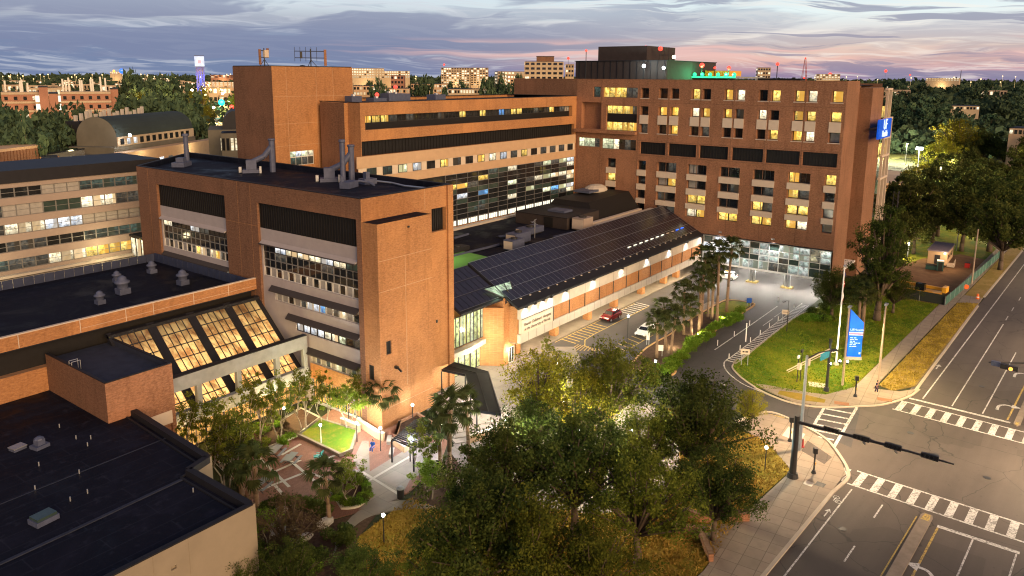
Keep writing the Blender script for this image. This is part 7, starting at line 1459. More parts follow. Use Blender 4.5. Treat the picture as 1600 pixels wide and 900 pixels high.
globe(502, 698, 2.4, 'slim pale lamp post on the courtyard lawn', 70, (1, .97, .8), .22, 'white'); globe(595, 706, 2.6, 'globe lamp beside the courtyard person', 80); globe(558, 692, 2.2, 'brightest globe lamp at the head of the courtyard path', 600); globe(641, 722, 2.2, 'globe lamp by the bright wall right of the pergola', 560, (.9, .96, 1)); globe(688, 700, 2.6, 'globe lamp between the tall palms and the pergola', 200, (.92, .96, 1)); globe(645, 660, 2.0, 'lamp under the pergola by the orange wall', 28)
globe(1022, 618, 4.6, 'lamp added among the oaks by the palm island', 924, (1, .9, .55)); globe(880, 690, 4.6, 'lamp added under the yellow lit trees', 1029, (1, .9, .55)); globe(940, 660, 4.6, 'lamp added behind the middle oaks', 686, (1, .95, .7)); globe(980, 540, 4.6, 'lamp added at the hatching end under the oaks', 396, (1, .93, .75)); globe(1195, 735, 2.4, 'lamp with a cool light beside the near pavement', 105, (.7, 1, .95)); globe(790, 690, 2.4, 'lamp at the foot of the covered walk', 184, (1, .88, .68)); globe(445, 665, 2.0, 'low lamp in the mulch bed by the atrium', 260, (1, .85, .4)); globe(545, 655, 1.9, 'low lamp under the vivid green tree', 420, (1, .97, .6))  # lamps under oaks and yellow trees added so leaves and ground glow
globe(600, 850, 2.6, 'added lamp post at the edge of the dry oval lawn', 130, (1, .78, .4))  # added to throw golden light on the oval lawn
for x_, y_, pw_, l_ in ((800, 742, 480, 'added lamp post among the trees on the tree lined plaza, leftmost'), (905, 735, 640, 'added lamp post among the trees in the middle of the plaza'), (985, 735, 640, 'added lamp post under the dark oaks near the driveway'), (1050, 720, 300, 'added lamp post at the right end of the plaza under the oaks'), (870, 620, 700, 'added lamp post between the yellow green trees and the forecourt'), (930, 800, 240, 'added lamp post at the low end of the plaza')): globe(x_, y_, 4.4, l_, pw_, (1, .88, .58), .18)  # posts added to brighten the crowns and the plaza between them
# pergola
pg = thing('pergola', 'dark slatted pergola over the brick planter', 'pergola', G0(647, 678, .1)); c_ = [G(612, 688, 2.7), G(650, 655, 2.7), G(682, 668, 2.7), G(646, 702, 2.7)]
MB().prism(ribbon([c_[0], c_[1]], .14), 2.45, 2.7, True).build('beam', M['steel_d'], pg); MB().prism(ribbon([c_[3], c_[2]], .14), 2.45, 2.7, True).build('beam', M['steel_d'], pg)
for i in range(15): a, b = c_[0].lerp(c_[1], (i+.3)/15), c_[3].lerp(c_[2], (i+.3)/15); MB().prism(ribbon([a, b], .09), 2.71, 2.86, True).build('slat', M['steel_d'], pg)
for p in c_: MB().box(p.x-.07, p.x+.07, p.y-.07, p.y+.07, 0, 2.45).build('post', M['steel_d'], pg)
# covered walk
cw = thing('covered_walk', 'dark ribbed covered walkway roof beside the tall orange block', 'canopy', G0(735, 600)); ZC = 3.7
A_ = [G(*p, ZC) for p in ((690, 577), (709, 566), (763, 581), (727, 585))]; B_ = [G(*p, ZC) for p in ((727, 585), (763, 581), (783, 646), (745, 641))]
MB().prism(A_, ZC-.3, ZC, True).build('roof', M['coping'], cw); MB().prism(B_, ZC-.31, ZC-.01, True).build('roof', M['coping'], cw)
for a, b, c, d in (A_, B_): MB().prism(ribbon([a.lerp(b, .5), d.lerp(c, .5)], .1), ZC, ZC+.05).prism(ribbon([a, d], .12), ZC, ZC+.06).prism(ribbon([b, c], .12), ZC, ZC+.06).build('roof_rib', M['steel_d'], cw)
for p in (A_[0], A_[3], B_[3], B_[2], B_[3].lerp(B_[0], .5), B_[2].lerp(B_[1], .5)): MB().tube((p.x, p.y, .1), (p.x, p.y, ZC-.3), .09, None, 8).build('post', M['steel_d'], cw)
for p in (A_[0].lerp(A_[2], .5), B_[0].lerp(B_[2], .35), B_[0].lerp(B_[2], .8)): MB().tube((p.x, p.y, ZC-.36), (p.x, p.y, ZC-.31), .25, None, 10).build('ceiling_light', M['bulb_w'], cw); lamp(cw, (p.x, p.y, ZC-.5), 260, (1, .9, .76), .2)
# steps and low retaining walls below the covered walk
for i in range(5): slab('step', px((700+i*2, 668+i*7), (775, 655+i*7), (790, 662+i*7), (706+i*2, 675+i*7)), .5-.08*i, M['walk_p'])
def pwall(pts, label, h, m='tan', name='garden_wall'):
    P = px(*pts); t = thing(name, label, 'wall', P[0]); MB().prism(ribbon(P, .35), 0, h).build('wall', M[m], t); MB().prism(ribbon(P, .45), h, h+.08, True).build('wall_cap', M['conc'], t)
pwall(((734, 694), (800, 674), (860, 660)), 'pale retaining wall below the covered walkway', 1.1); pwall(((560, 666), (590, 686), (600, 690)), 'low pale wall lit by the brightest globe lamp', 1.0); pwall(((534, 664), (562, 676)), 'short pale wall at the back of the courtyard lawn', .9); pwall(((614, 694), (632, 708), (652, 694)), 'pale front wall of the brick pergola planter', .8); pwall(((790, 646), (792, 690)), 'pale end wall at the foot of the covered walk', 1.0)
lr = thing('hand_rail', 'black bent handrail on the pale steps', 'handrail', G0(775, 690), 0, None, True); MB().path([(0, 0, 0), (0, 0, 1.0), (1.2, 1.0, 1.5), (1.2, 1.0, .3)], .05).build('rail', M['steel_d'], lr)

# ------------------------------------------------------------------ people
def person(label, loc, rz, shirt, trousers, seated=False):
    t = thing('person', label, 'person', loc, rz, None, True)
    if seated: J = {'pel': (0, 0, .5), 'ch': (.02, 0, .85), 'nk': (.05, 0, 1.05), 'hd': (.07, 0, 1.12), 'kl': (.45, .12, .5), 'kr': (.45, -.12, .5), 'fl': (.45, .13, .08), 'fr': (.45, -.13, .08), 'tl': (.6, .13, .05), 'tr': (.6, -.13, .05), 'sl': (.02, .2, .98), 'sr': (.02, -.2, .98), 'el': (.12, .25, .72), 'er': (.12, -.25, .72), 'wl': (.36, .15, .62), 'wr': (.36, -.15, .62), 'hl': (.1, .1, .5), 'hr': (.1, -.1, .5)}
    else: J = {'pel': (0, 0, .92), 'ch': (.02, 0, 1.25), 'nk': (.03, 0, 1.45), 'hd': (.05, 0, 1.52), 'kl': (.1, .1, .5), 'kr': (-.04, -.1, .5), 'fl': (.12, .1, .08), 'fr': (-.16, -.1, .1), 'tl': (.28, .1, .04), 'tr': (0, -.1, .05), 'sl': (.02, .2, 1.38), 'sr': (.02, -.2, 1.38), 'el': (-.02, .26, 1.1), 'er': (.04, -.26, 1.1), 'wl': (.1, .26, .86), 'wr': (.12, -.26, .88), 'hl': (.02, .1, .88), 'hr': (0, -.1, .88)}
    B = [('pel', 'ch'), ('ch', 'nk'), ('nk', 'hd'), ('pel', 'hl'), ('hl', 'kl'), ('kl', 'fl'), ('fl', 'tl'), ('pel', 'hr'), ('hr', 'kr'), ('kr', 'fr'), ('fr', 'tr'), ('ch', 'sl'), ('sl', 'el'), ('el', 'wl'), ('ch', 'sr'), ('sr', 'er'), ('er', 'wr')]
    rad = dict(pel=.15, ch=.16, nk=.06, hd=.065, kl=.065, kr=.065, fl=.045, fr=.045, tl=.04, tr=.04, sl=.075, sr=.075, el=.048, er=.048, wl=.034, wr=.034, hl=.1, hr=.1)
    def skin(name, names, m, grow=0.0, extra=()):
        idx = {n: i for i, n in enumerate(names)}; me = bpy.data.meshes.new(name); me.from_pydata([J[n] for n in names], [(idx[a], idx[b]) for a, b in B if a in idx and b in idx], []); o = bpy.data.objects.new(name, me); link(o, t); md = o.modifiers.new('skin', 'SKIN'); 
        for i, n in enumerate(names): me.skin_vertices[0].data[i].radius = (rad[n]+grow,)*2; me.skin_vertices[0].data[i].use_root = (i == 0)
        o.modifiers.new('sub', 'SUBSURF').levels = 1; o.modifiers['sub'].render_levels = 2; me.materials.append(m); return o
    me_ok = lambda me: me.skin_vertices or me.attributes
    bpy_skin = skin
    try:
        body = skin('body', list(J), M['skin'])
        skin('shirt', ['ch', 'pel', 'nk', 'sl', 'el', 'sr', 'er'], shirt, .02); skin('trousers', ['pel', 'hl', 'kl', 'fl', 'hr', 'kr', 'fr'], trousers, .018)
    except Exception:
        for o in list(t.children): bpy.data.objects.remove(o)
        b = MB()
        for a_, c_ in B: b.tube(J[a_], J[c_], rad[a_], rad[c_], 8)
        body = b.build('body', M['skin'], t)
        b = MB()
        for a_, c_ in B:
            if a_ in ('pel', 'ch', 'sl', 'sr') and c_ in ('ch', 'sl', 'sr', 'el', 'er'): b.tube(J[a_], J[c_], rad[a_]+.02, rad[c_]+.02, 8)
        b.build('shirt', shirt, t); b = MB()
        for a_, c_ in B:
            if c_ in ('hl', 'hr', 'kl', 'kr', 'fl', 'fr'): b.tube(J[a_], J[c_], rad[a_]+.02, rad[c_]+.02, 8)
        b.build('trousers', trousers, t)
    h = J['hd']; MB().ball((h[0]+.02, 0, h[2]+.12), .115, 10, 8, (1, .82, 1.15)).ball((h[0]+.135, 0, h[2]+.1), .02, 6, 4).build('head', M['skin'], t, True); MB().ball((h[0]-.01, 0, h[2]+.155), .122, 10, 8, (1, .86, 1.05)).build('hair', M['hair'], t, True)
    hands = MB()
    for w_ in ('wl', 'wr'):
        p = Vector(J[w_]); d = Vector((.8, 0, -.3)) if seated else Vector((.25, 0, -1)); d.normalize(); sd_ = Vector((0, 1, 0)); hands.tube(p, p+d*.09, .036, .04, 7)
        for k in range(4): b0 = p+d*.08+sd_*(k-1.5)*.019; hands.path([tuple(b0), tuple(b0+d*.05), tuple(b0+d*.08+Vector((.02, 0, -.01)))], [.009, .008, .007], 5)
        hands.path([tuple(p+d*.03+sd_*.035*(-1 if w_ == 'wl' else 1)), tuple(p+d*.08+sd_*.06*(-1 if w_ == 'wl' else 1))], .01, 5)
    hands.build('hand', M['skin'], t); return t
person('seated person in a blue shirt beside the courtyard path', G0(583, 705, .1), R(200), M['blue'], M['blue'], True)
person('small pedestrian in dark clothes standing at the far corner pole', G0(1369, 615), R(-100), M['navy'], M['navy'])
# ------------------------------------------------------------------ buildings beyond
def block(name, label, c, size, rz, z0, wall, wins, floors, cols, lit=.5, roofm='roof', wm='lit_w', extra=None, group=None):
    """far building: walls, roof and its window openings on the two faces towards the camera"""
    t = thing(name, label, 'building', (c[0], c[1], 0), rz, group, True); w, d, h = size
    MB().box(-w/2, w/2, -d/2, d/2, 0, h).build('wall', M[wall] if isinstance(wall, str) else wall, t); MB().box(-w/2+.3, w/2-.3, -d/2+.3, d/2-.3, h, h+.25).build('roof', M[roofm], t)
    a = MB(); b = MB(); fh = (h-z0)/floors; rr = random.Random(hash(label) % 999 if False else len(label)*7+int(w))
    for f_ in range(floors):
        for i in range(cols):
            x0 = -w/2+w*(i+.18)/cols; x1 = -w/2+w*(i+.82)/cols; z = z0+fh*(f_+.3); q = a if rr.random() < lit else b; q.box(x0, x1, -d/2-.12, -d/2+.05, z, z+fh*.5)
        for i in range(max(2, int(cols*d/w))):
            k = max(2, int(cols*d/w)); y0 = -d/2+d*(i+.18)/k; y1 = -d/2+d*(i+.82)/k; z = z0+fh*(f_+.3); q = a if rr.random() < lit else b; q.box(-w/2-.12, -w/2+.05, y0, y1, z, z+fh*.5)
    if a.v: a.build('lit_windows', M[wm], t, kind='stuff')
    if b.v: b.build('dark_windows', M['glass'], t, kind='stuff')
    return t
FWA = math.atan2(FW.y, FW.x)
def face(p): return math.atan2(p.y, p.x)-math.pi/2          # front towards the camera
# brick laboratory block, left
M['lab'] = plain('lab_brick', (.30, .15, .10), .9, 0, .15, .25, .3); M['labtan'] = plain('lab_band', (.40, .31, .21), .85, 0, .2, .1, .4)
def lab(px0, px1, pyt, dist, label, floors, boxes):
    a, b = A(px0, pyt, dist), A(px1, pyt, dist); c = (a+b)/2; w = (b-a).length; h = c.z; rz = face(c)
    t = thing('laboratory', label, 'building', (c.x, c.y, 0), rz, None, True); d = 18
    MB().box(-w/2, w/2, -d/2, d/2, 0, h).build('wall', M['lab'], t); MB().box(-w/2, w/2, -d/2-.3, d/2, h, h+1.0).build('roof_band', M['labtan'], t)
    for f_ in range(floors):
        z = h-3.9*(f_+1); MB().box(-w/2, w/2, -d/2-.5, -d/2, z, z+.9).build('floor_band', M['labtan'], t)
        n = int(w/3.2)
        for i in range(n):
            x = -w/2+(i+.3)*w/n; MB().box(x, x+1.3, -d/2-.15, -d/2+.05, z+1.5, z+3.0).build('window', M['lit_w' if rnd.random() < .2 else 'glass'], t)
    mb = MB()
    for x, hh in boxes: mb.box(-w/2+x*w, -w/2+x*w+.7, -3, -2, h+1, h+1+hh)
    mb.build('roof_stack', M['frame_m'], t); lamp(t, (0, -d/2-14, h*.5), 1300, (1, .72, .42), 1); return t
lab(95, 172, 146, 400, 'brick laboratory block with pale floor bands, right of the pair', 5, ((.04, 5.5), (.1, 5), (.16, 6), (.38, 5), (.42, 5), (.6, 5.5), (.64, 5.5), (.8, 6.5), (.9, 6)))
lab(2, 60, 147, 410, 'brick laboratory block at the left picture edge', 5, ((.1, 5), (.5, 5), (.55, 5.5), (.7, 4)))
for x0, x1, yt, l in ((60, 74, 136, 'taller plain brick core left of the laboratory pair'), (76, 90, 146, 'plain brick core between the laboratory blocks'), (172, 184, 139, 'plain brick end core of the laboratory block')):
    a, b = A(x0, yt, 402), A(x1, yt, 402); c = (a+b)/2; t = thing('brick_core', l, 'building', (c.x, c.y, 0), face(c), None, True); w = (b-a).length; MB().box(-w/2, w/2, -9.8, 9, 0, c.z).build('wall', M['lab'], t); MB().box(-w/2-.1, w/2+.1, -9.9, 9.1, c.z, c.z+.5).build('roof', M['coping'], t)
for x0, l in ((58, 'bright glazed stair strip left in the laboratory row'), (91, 'bright glazed stair strip right in the laboratory row')):
    a = A(x0, 148, 396); t = thing('stair_strip', l, 'stair tower', (a.x, a.y, 0), face(a), None, True); MB().box(-.9, .9, -.6, .6, 0, a.z).build('wall', M['labtan'], t)
    for k in range(6): MB().box(-.8, .8, -.75, -.58, a.z-3.6*(k+1)+.5, a.z-3.6*k-.4).build('window', M['strip'], t)
# barrel vaulted hall
M['vault'] = plain('vault_concrete', (.13, .12, .095), .9, 0, .15, .3, .25)
a, b = A(180, 222, 262), A(305, 211, 300); c = (a+b)/2; w = (Vector((b.x-a.x, b.y-a.y))).length; rz = math.atan2(b.y-a.y, b.x-a.x)
bv = thing('vaulted_hall', 'concrete hall with a dark barrel vaulted roof and small square windows', 'building', (c.x, c.y, 0), rz, None, True); hz = c.z
MB().box(-w/2-1, w/2, 0, 15, 0, hz-1.0).build('wall', M['vault'], bv); MB().box(-w/2-1, w/2+18, -4, 0, 0, hz-2.5).build('podium', M['tan'], bv)
n = 14; R_ = 6.8; mb = MB(); e1 = MB(); pts = [(R_*math.cos(math.pi*i/n), R_*.95*math.sin(math.pi*i/n)) for i in range(n+1)]
for i in range(n): mb.quad((-w/2+2, 7.5-pts[i][0], hz+1.6+pts[i][1]), (w/2, 7.5-pts[i][0], hz+1.6+pts[i][1]), (w/2, 7.5-pts[i+1][0], hz+1.6+pts[i+1][1]), (-w/2+2, 7.5-pts[i+1][0], hz+1.6+pts[i+1][1]))
mb.build('vault_roof', plain('green_black_roof', (.03, .04, .035), .7, 0, .3, .3, .3), bv)
e1.add([(-w/2+1.9, 7.5-p[0], hz+1.6+p[1]) for p in pts]+[(-w/2+1.9, .7, hz-1), (-w/2+1.9, 14.3, hz-1)][::-1], (tuple(range(n+3)),)); e1.build('vault_end', M['vault'], bv); e1 = MB(); e1.add([(w/2, 7.5-p[0], hz+1.6+p[1]) for p in pts], (tuple(range(n+1)),)); e1.build('vault_end', M['vault'], bv)
MB().box(-w/2+2, w/2, .5, .9, hz-1, hz+1.9).build('window_band', M['labtan'], bv)
for i in range(12): x = -w/2+3.2+i*(w-5)/12; MB().box(x, x+1.7, .35, .55, hz-.5, hz+1.3).build('window', M['lit_c' if i in (1, 2) else 'glass'], bv)
for i in range(4): x = -w/2+6+i*5; MB().box(x, x+2.2, -4.15, -3.9, hz-8.2, hz-5.6).build('window', M['lit_c' if i < 3 else 'dim'], bv)
MB().prism([(-w/2-1+10*math.cos(q/8*math.pi+math.pi/2), 4+9*math.sin(q/8*math.pi+math.pi/2)) for q in range(9)], 0, hz-3.2).build('round_end', M['vault'], bv); MB().prism([(-w/2-1+10.6*math.cos(q/8*math.pi+math.pi/2), 4+9.6*math.sin(q/8*math.pi+math.pi/2)) for q in range(9)], hz-9, hz-8.3, True).build('round_band', M['labtan'], bv)
MB().box(-w/2-24, -w/2-6, 6, 22, 0, hz-1.2).build('side_wing', M['vault'], bv); MB().box(-w/2-24, -w/2-6, 5.9, 22, hz-1.2, hz-.8).build('wing_roof', M['glass'], bv)
mb = MB()
for i in range(22): x = -w/2+3+i*2.3+(i % 3)*.3; mb.box(x+3, x+3.9, 17, 17.8, hz+6.4, hz+8.2+(i % 4)*.5) if x < w/2-6 else None
mb.build('roof_stack', M['conc'], bv, kind='stuff'); MB().box(-w/2+5, w/2-1, 15.2, 20, 0, hz+6.4).build('rear_block', M['coping'], bv); lamp(bv, (-w/2+6, -8, hz-3), 260, (1, .85, .5), .6); lamp(bv, (w/4, -8, hz-4), 260, (1, .85, .5), .6); lamp(bv, (-w/2-12, -3, hz-5), 240, (1, .85, .5), .6)
p = A(203, 211, 262); t = thing('flood_light', 'white glaring lamp on the vaulted hall window band', 'flood light', p); MB().ball(p, .5, 8, 6).tube(p, p+Vector((.8, 1.2, -.4)), .1).build('lens', M['bulb_w'], t); lamp(t, p-Vector((.8, 1.2, 0)), 350, (.85, .9, 1), .3)
# striped timber clad hall and low roofs on the left edge
a, b = A(-40, 262, 230), A(63, 256, 245); c = (a+b)/2; w = Vector((b.x-a.x, b.y-a.y)).length; rz = math.atan2(b.y-a.y, b.x-a.x); t = thing('finned_hall', 'low hall with upright amber lit fins at the left edge', 'building', (c.x, c.y, 0), rz, None, True); h_ = A(20, 236, 238).z
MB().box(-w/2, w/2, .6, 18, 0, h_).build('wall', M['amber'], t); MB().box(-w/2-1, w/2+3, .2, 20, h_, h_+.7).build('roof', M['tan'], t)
for i in range(20): x = -w/2+i*w/20; MB().box(x, x+.75, 0, .6, 0, h_).build('fin', M['brick_dark'], t)
lamp(t, (w/4, -6, h_+3), 220, (1, .8, .4), .5)
for x0, x1, y0, y1, d_, l, wl_, n_ in ((62, 92, 246, 262, 236, 'small brick link with a blue sign beside the finned hall', 'brick', 1), (345, 372, 207, 240, 250, 'pale link building at the foot of the stair tower', 'vault', 2)):
    a, b = A(x0, y0, d_), A(x1, y0, d_); c = (a+b)/2; t = block('link_building', l, c, ((b-a).length, 8, c.z), face(c), c.z*.4, wl_, None, n_, 4, .4)
p = A(71, 254, 231); t = thing('blue_sign', 'small blue sign beside the finned hall', 'sign', (p.x, p.y, 0), face(p), None, True); MB().box(-.8, .8, -.2, .2, p.z-1.5, p.z+1).build('sign_face', M['lit_b'], t); MB().tube((0, .1, 0), (0, .1, p.z-1.5), .1).build('post', M['steel_d'], t)
p = A(366, 192, 262); t = thing('vaulted_hall', 'small dark barrel vault half hidden by the stair tower', 'building', (p.x, p.y, 0), face(p), None, True); mb = MB()
for i in range(n): mb.quad((pts[i][0]*.55, 0, p.z-2+pts[i][1]*.9), (pts[i][0]*.55, 20, p.z-2+pts[i][1]*.9), (pts[i+1][0]*.55, 20, p.z-2+pts[i+1][1]*.9), (pts[i+1][0]*.55, 0, p.z-2+pts[i+1][1]*.9))
mb.add([(q[0]*.55, 0, p.z-2+q[1]*.9) for q in pts], (tuple(range(n+1)),)); mb.build('vault_roof', M['coping'], t); MB().box(-8, 8, -3, 20, 0, p.z-2).build('wall', M['vault'], t)
# blue lit tower
a = A(311, 88, 1300); t = thing('lit_tower', 'slender tower glowing blue on the left skyline', 'tower', (a.x, a.y, 0), face(a), None, True); h_ = a.z
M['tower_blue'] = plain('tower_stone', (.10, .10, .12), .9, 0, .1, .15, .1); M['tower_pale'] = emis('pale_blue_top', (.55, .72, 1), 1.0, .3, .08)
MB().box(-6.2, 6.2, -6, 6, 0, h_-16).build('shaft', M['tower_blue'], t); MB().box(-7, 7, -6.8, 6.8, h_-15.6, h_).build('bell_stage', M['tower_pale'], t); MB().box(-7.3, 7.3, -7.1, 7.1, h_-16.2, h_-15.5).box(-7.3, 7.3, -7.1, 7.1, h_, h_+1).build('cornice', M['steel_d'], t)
for x in (-3, 0, 3): MB().box(x-.5, x+.5, -6.2, -5.9, 4, h_-20).build('slot', M['glass'], t)
for z_ in (18, 38): MB().box(-.6, .6, -17, -16.4, z_-.6, z_).tube((0, -16.7, 0), (0, -16.7, z_-.6), .2, None, 6).build('blue_flood_light', M['bulb_b'], t); lamp(t, (0, -16.2, z_), 7000, (.08, .13, 1), .6)
MB().box(-2.2, 2.2, -6.95, -6.7, h_-11, h_-6).build('clock_face', M['sign_pink'], t)
# apartment towers and far campus blocks on the skyline
for x0, x1, yt, d_, fl, co, dep, l, wl_, lt_ in ((820, 880, 97, 620, 11, 7, 26, 'tall cream apartment tower left of the dark plant room', 'labtan', .12), (884, 897, 101, 640, 11, 3, 22, 'second cream apartment tower at the plant room edge', 'labtan', .15), (691, 735, 106, 1250, 8, 11, 30, 'long pale hotel block on the skyline, left half', 'labtan', .5), (736, 763, 106, 1260, 8, 6, 30, 'long pale hotel block on the skyline, right half', 'labtan', .3), (775, 817, 112, 900, 6, 8, 28, 'broad pale block left of the cream apartment tower', 'labtan', .5), (792, 816, 118, 800, 5, 5, 24, 'pale stepped block beside the apartment tower', 'tan', .4), (545, 600, 107, 1150, 4, 14, 30, 'yellow lit parking deck right of the stair tower', 'labtan', .9), (598, 640, 111, 1180, 3, 12, 30, 'second yellow lit deck on the skyline', 'labtan', .9), (1183, 1203, 106, 800, 5, 5, 20, 'pale block seen over the tower roof edge', 'labtan', .4), (1275, 1312, 116, 1500, 3, 8, 30, 'white store block with a red sign on the right skyline', 'labtan', .8), (645, 700, 131, 620, 2, 14, 25, 'low pale roofed block behind the long wing', 'tan', .7), (700, 770, 139, 520, 2, 16, 25, 'low block with pale columns behind the long wing', 'labtan', .5), (590, 640, 138, 520, 2, 10, 25, 'low bright block behind the roof plant', 'tan', .8), (552, 592, 134, 560, 2, 8, 25, 'low pale block nearest the stair tower', 'tan', .6), (612, 632, 118, 620, 5, 4, 18, 'dark maroon brick block behind the roof plant', 'lab', .15), (215, 270, 122, 2200, 3, 10, 30, 'low white lit block on the left skyline', 'labtan', .8), (172, 190, 112, 2400, 2, 6, 30, 'yellow lit hall beside the blue sign on the skyline', 'labtan', .9), (318, 368, 128, 1500, 3, 8, 30, 'yellow lit campus block left of the stair tower', 'tan', .8), (330, 366, 117, 2600, 3, 6, 30, 'gabled brick hall left of the stair tower', 'lab', .5), (1448, 1500, 122, 2300, 2, 12, 40, 'pale lit school on the right skyline', 'labtan', .9), (1480, 1530, 165, 700, 1, 10, 20, 'low pale roof in the right hand wood', 'labtan', .5), (1582, 1640, 200, 420, 1, 8, 16, 'red roofed house among trees at the right edge', 'tan', .4)):
    a, b = A(x0, yt, d_), A(x1, yt, d_); c = (a+b)/2; h_ = max(5, c.z); fh = 3.6; z0 = max(0, h_-fl*fh); tt = block('far_building', l, c, ((b-a).length, dep, h_), face(c)+rnd.uniform(-.15, .15), z0, wl_, None, fl, co, lt_)
    if lt_ > .25 or d_ < 700: lamp(tt, (0, -dep/2-12, max(4, h_*.55)), 3.2*(b-a).length*h_**.6*(1+d_/900)*.55, (1, .74, .38), 2)
MB().box(-9, 9, -7, 7, 0, 1).v
a = A(852, 91, 622); t = thing('roof_house', 'dark plant box on the cream apartment tower', 'roof building', (a.x, a.y, A(852, 97, 622).z), face(a), None, True); MB().box(-7, 7, -5, 5, 0, 4.2).build('wall', M['brick_dark'], t); MB().box(-7.2, 7.2, -5.2, 5.2, 4.2, 4.6).build('roof', M['coping'], t)
rng = random.Random(4)
for i in range(84):
    x = rng.uniform(2, 362) if i < 46 else rng.uniform(1220, 1600) if i < 62 else rng.uniform(548, 815); y = rng.uniform(117, 131) if i < 46 else rng.uniform(119, 126) if i < 62 else rng.uniform(120, 136); d_ = rng.uniform(1100, 2600); a = A(x, y, d_); w_ = rng.uniform(10, 46)
    h_ = max(6, min(24, a.z)); t = block('far_building', 'tiny pale lit block among the skyline trees', a, (w_, 14, h_), face(a), 1, 'labtan', None, 2, max(2, int(w_/5)),   .55, wm='lit_w', group='tiny lit blocks on the skyline')
# far street lamps
for i in range(190):
    if i < 100: x, y = rng.uniform(3, 362), 116+24*rng.random()**1.6
    elif i < 145: x, y = rng.uniform(545, 815), rng.uniform(117, 145)
    elif i < 165: x, y = rng.uniform(1225, 1600), rng.uniform(119, 129)
    else: continue
    z = rng.uniform(7, 11); d_ = min(2600, 1182*(CH-z)/max(6, y-113)) ; p = A(x, y, d_)
    t = thing('far_lamp', 'tiny warm street lamp among the distant trees', 'street lamp', p, 0, 'distant street lamps'); MB().ball(p, (.00035+.0004*rng.random())*d_, 6, 4).tube((p.x, p.y, 0), p, .1, None, 4).build('lamp', M['bulb_far'], t)
# the lit street on the left and its signals
p = [A(312, 178, 560), A(338, 150, 1000), A(355, 130, 2000), A(368, 130, 2000), A(380, 178, 560)]
sheet('far_street', [(q.x, q.y) for q in p], .3, M['kerb'])
for x, y, d_, pw, l in ((300, 141, 1250, 30000, 'yellow street lamp left on the far lit street'), (321, 149, 1000, 34000, 'yellow street lamp in the middle of the far lit street'), (348, 146, 1100, 34000, 'yellow street lamp right on the far lit street'), (232, 160, 400, 3600, 'lamp lighting the yellow tree by the vaulted hall'), (358, 160, 860, 30000, 'lamp by the red signal on the far lit street'), (334, 168, 720, 24000, 'lamp at the near end of the far lit street'), (340, 135, 1700, 40000, 'lamp at the far end of the far lit street')):
    p = A(x, y, d_); t = thing('street_lamp', l, 'street lamp', (p.x, p.y, 0)); MB().tube((p.x, p.y, 0), p, .12, None, 6).build('pole', M['steel'], t); MB().ball(p, .0016*d_, 8, 6).build('lens', M['bulb_y'], t); lamp(t, p-Vector((3, 3, -2)), pw, (1, .70, .28), .6)
for x, y, d_, mm, r, l in ((346, 160, 800, 'bulb_t', 3.2, 'teal glowing signal on the far lit street'), (362, 167, 740, 'bulb_r', 2.0, 'red glowing signal on the far lit street'), (32, 222, 260, 'bulb_r', 1.0, 'red lamp low on the left behind the finned hall'), (190, 111, 1480, 'bulb_b', 4.2, 'blue lit roof sign on the left skyline'), (178, 111, 1490, 'bulb_a', 2.2, 'yellow lit roof sign on the left skyline'), (694, 101, 1250, 'bulb_r', 1.6, 'red light on the pale skyline hotel'), (589, 148, 330, 'bulb_r', .9, 'red lamp behind the stair tower roof plant'), (618, 136, 420, 'bulb_r', 1.1, 'red sign light by the maroon brick block'), (888, 91, 640, 'bulb_r', 1.2, 'red light on the second apartment tower'), (1384, 111, 2400, 'bulb_r', 4, 'red light far right on the skyline'), (1422, 117, 2600, 'bulb_r', 2.6, 'faint red light low on the right skyline'), (1297, 117, 1490, 'bulb_r', 4, 'red store sign on the right skyline')):
    p = A(x, y, d_); t = thing('signal_light', l, 'light', (p.x, p.y, 0)); MB().tube((p.x, p.y, 0), p, .12, None, 6).build('post', M['steel_d'], t); MB().ball(p, r, 8, 6).build('lens', M[mm], t); 
    if mm == 'bulb_t': lamp(t, p-Vector((3, 3, 0)), 2200, (.1, .9, .8), .8)
p = A(1257, 113, 2300); t = thing('lattice_mast', 'red and white lattice tower on the right skyline', 'mast', (p.x, p.y, 0), 0, None, True); h_ = A(1257, 91, 2300).z
mb = MB()
for sx, sy in ((-1, -1), (1, -1), (1, 1), (-1, 1)): mb.tube((sx*9, sy*9, 0), (sx*1.2, sy*1.2, h_), .7, .5, 5)
for k in range(9): z = h_*k/9; r_ = 9-7.8*k/9; r2 = 9-7.8*(k+1)/9; mb.tube((-r_, -r_, z), (r2, -r2, h_*(k+1)/9), .4, None, 4).tube((r_, -r_, z), (-r2, -r2, h_*(k+1)/9), .4, None, 4)
mb.build('lattice', plain('mast_red', (.35, .08, .06), .7), t); MB().ball((0, 0, h_), 2.6, 8, 6).ball((0, 0, h_*.45), 2.6, 8, 6).build('beacon_lens', M['bulb_r'], t)
for x, y0, d_, l in ((1502, 110, 2500, 'thin radio mast on the right skyline'),): p = A(x, y0, d_); t = thing('radio_mast', l, 'mast', (p.x, p.y, 0), 0, None, True); MB().tube((0, 0, 0), (0, 0, p.z), 1.1, .8, 5).tube((-3, 0, 6), (3, 0, p.z*.8), .3, None, 4).build('mast', M['steel_d'], t)
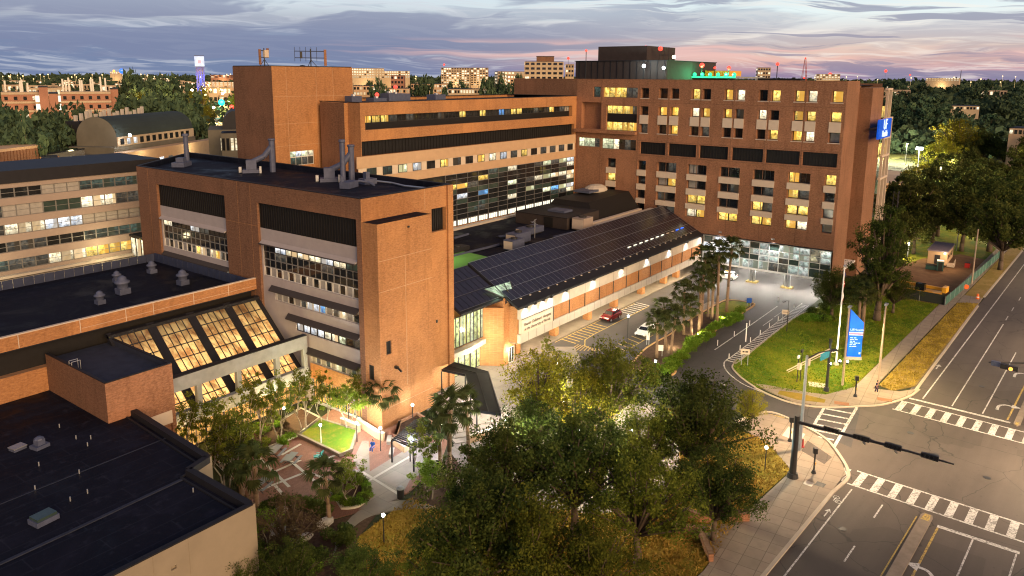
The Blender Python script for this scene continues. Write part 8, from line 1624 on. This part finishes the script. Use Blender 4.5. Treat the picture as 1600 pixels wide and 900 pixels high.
# floodlit field and low roof right of the tower
q = [A(1372, 262, 290), A(1440, 262, 290), A(1445, 232, 360), A(1372, 226, 380)]
sheet('field', [(G(x, y).x, G(x, y).y) for x, y in ((1365, 250), (1440, 246), (1440, 225), (1365, 223))], .05, M['field'])
p = A(1437, 232, 330); t = thing('flood_light', 'glaring white floodlight beside the lit field', 'flood light', (p.x, p.y, 0)); MB().tube((p.x, p.y, 0), p, .15).build('post', M['steel'], t); MB().cbox(p, (.6, 2.4, 1.0), 0).build('lens', M['bulb_w'], t); lamp(t, p-Vector((3, -3, 0)), 9000, (1, .93, .7), .6)
for x_, d_, l_ in ((1380, 440, 'added floodlight post at the left of the lit field'), (1418, 430, 'added floodlight post in the middle of the lit field')):  # extra floodlights added to brighten the grass
    p = A(x_, 220, d_); p.z = 10; t = thing('flood_light', l_, 'flood light', (p.x, p.y, 0)); MB().tube((p.x, p.y, 0), p, .12).build('post', M['steel'], t); MB().cbox(p, (.4, .9, .4), 0).build('lens', M['bulb_y'], t); lamp(t, p+Vector((0, 0, -.8)), 30000, (1, .93, .6), .6)
a = A(1395, 262, 262); t = thing('field_house', 'low roofed shelter with a brick pier beside the lit field', 'building', (a.x, a.y, 0), R(12), None, True); MB().box(-20, 14, -3, 3, a.z-3, a.z-2.4).build('roof', M['tan'], t); MB().box(-18, -14, -2, 2, 0, a.z-3).box(8, 11, -2, 2, 0, a.z-3).build('brick_pier', M['brick'], t); lamp(t, (-22, -2, 4), 2200, (1, .7, .5), .5); lamp(t, (4, -6, 4), 1500, (1, .85, .6), .5)
for x, y, d_, pw in ((1448, 285, 235, 1100), (1470, 262, 270, 1300), (1488, 250, 300, 1300), (1428, 318, 215, 1000), (1420, 380, 200, 350), (1500, 340, 215, 1500), (1540, 375, 240, 900), (1590, 345, 270, 1500)):
    p = A(x, y, d_); p.z = max(3, p.z); t = thing('street_lamp', 'lamp glowing through the grove behind the tower', 'street lamp', (p.x, p.y, 0), 0, 'lamps inside the grove'); MB().tube((p.x, p.y, 0), p, .1).build('pole', M['steel'], t); MB().ball(p, .22, 8, 5).build('lens', M['bulb_y'], t); lamp(t, p-Vector((.8, .3, 0)), pw*1.3, (1, .82, .5), .4)
sc.cycles.use_light_tree = True
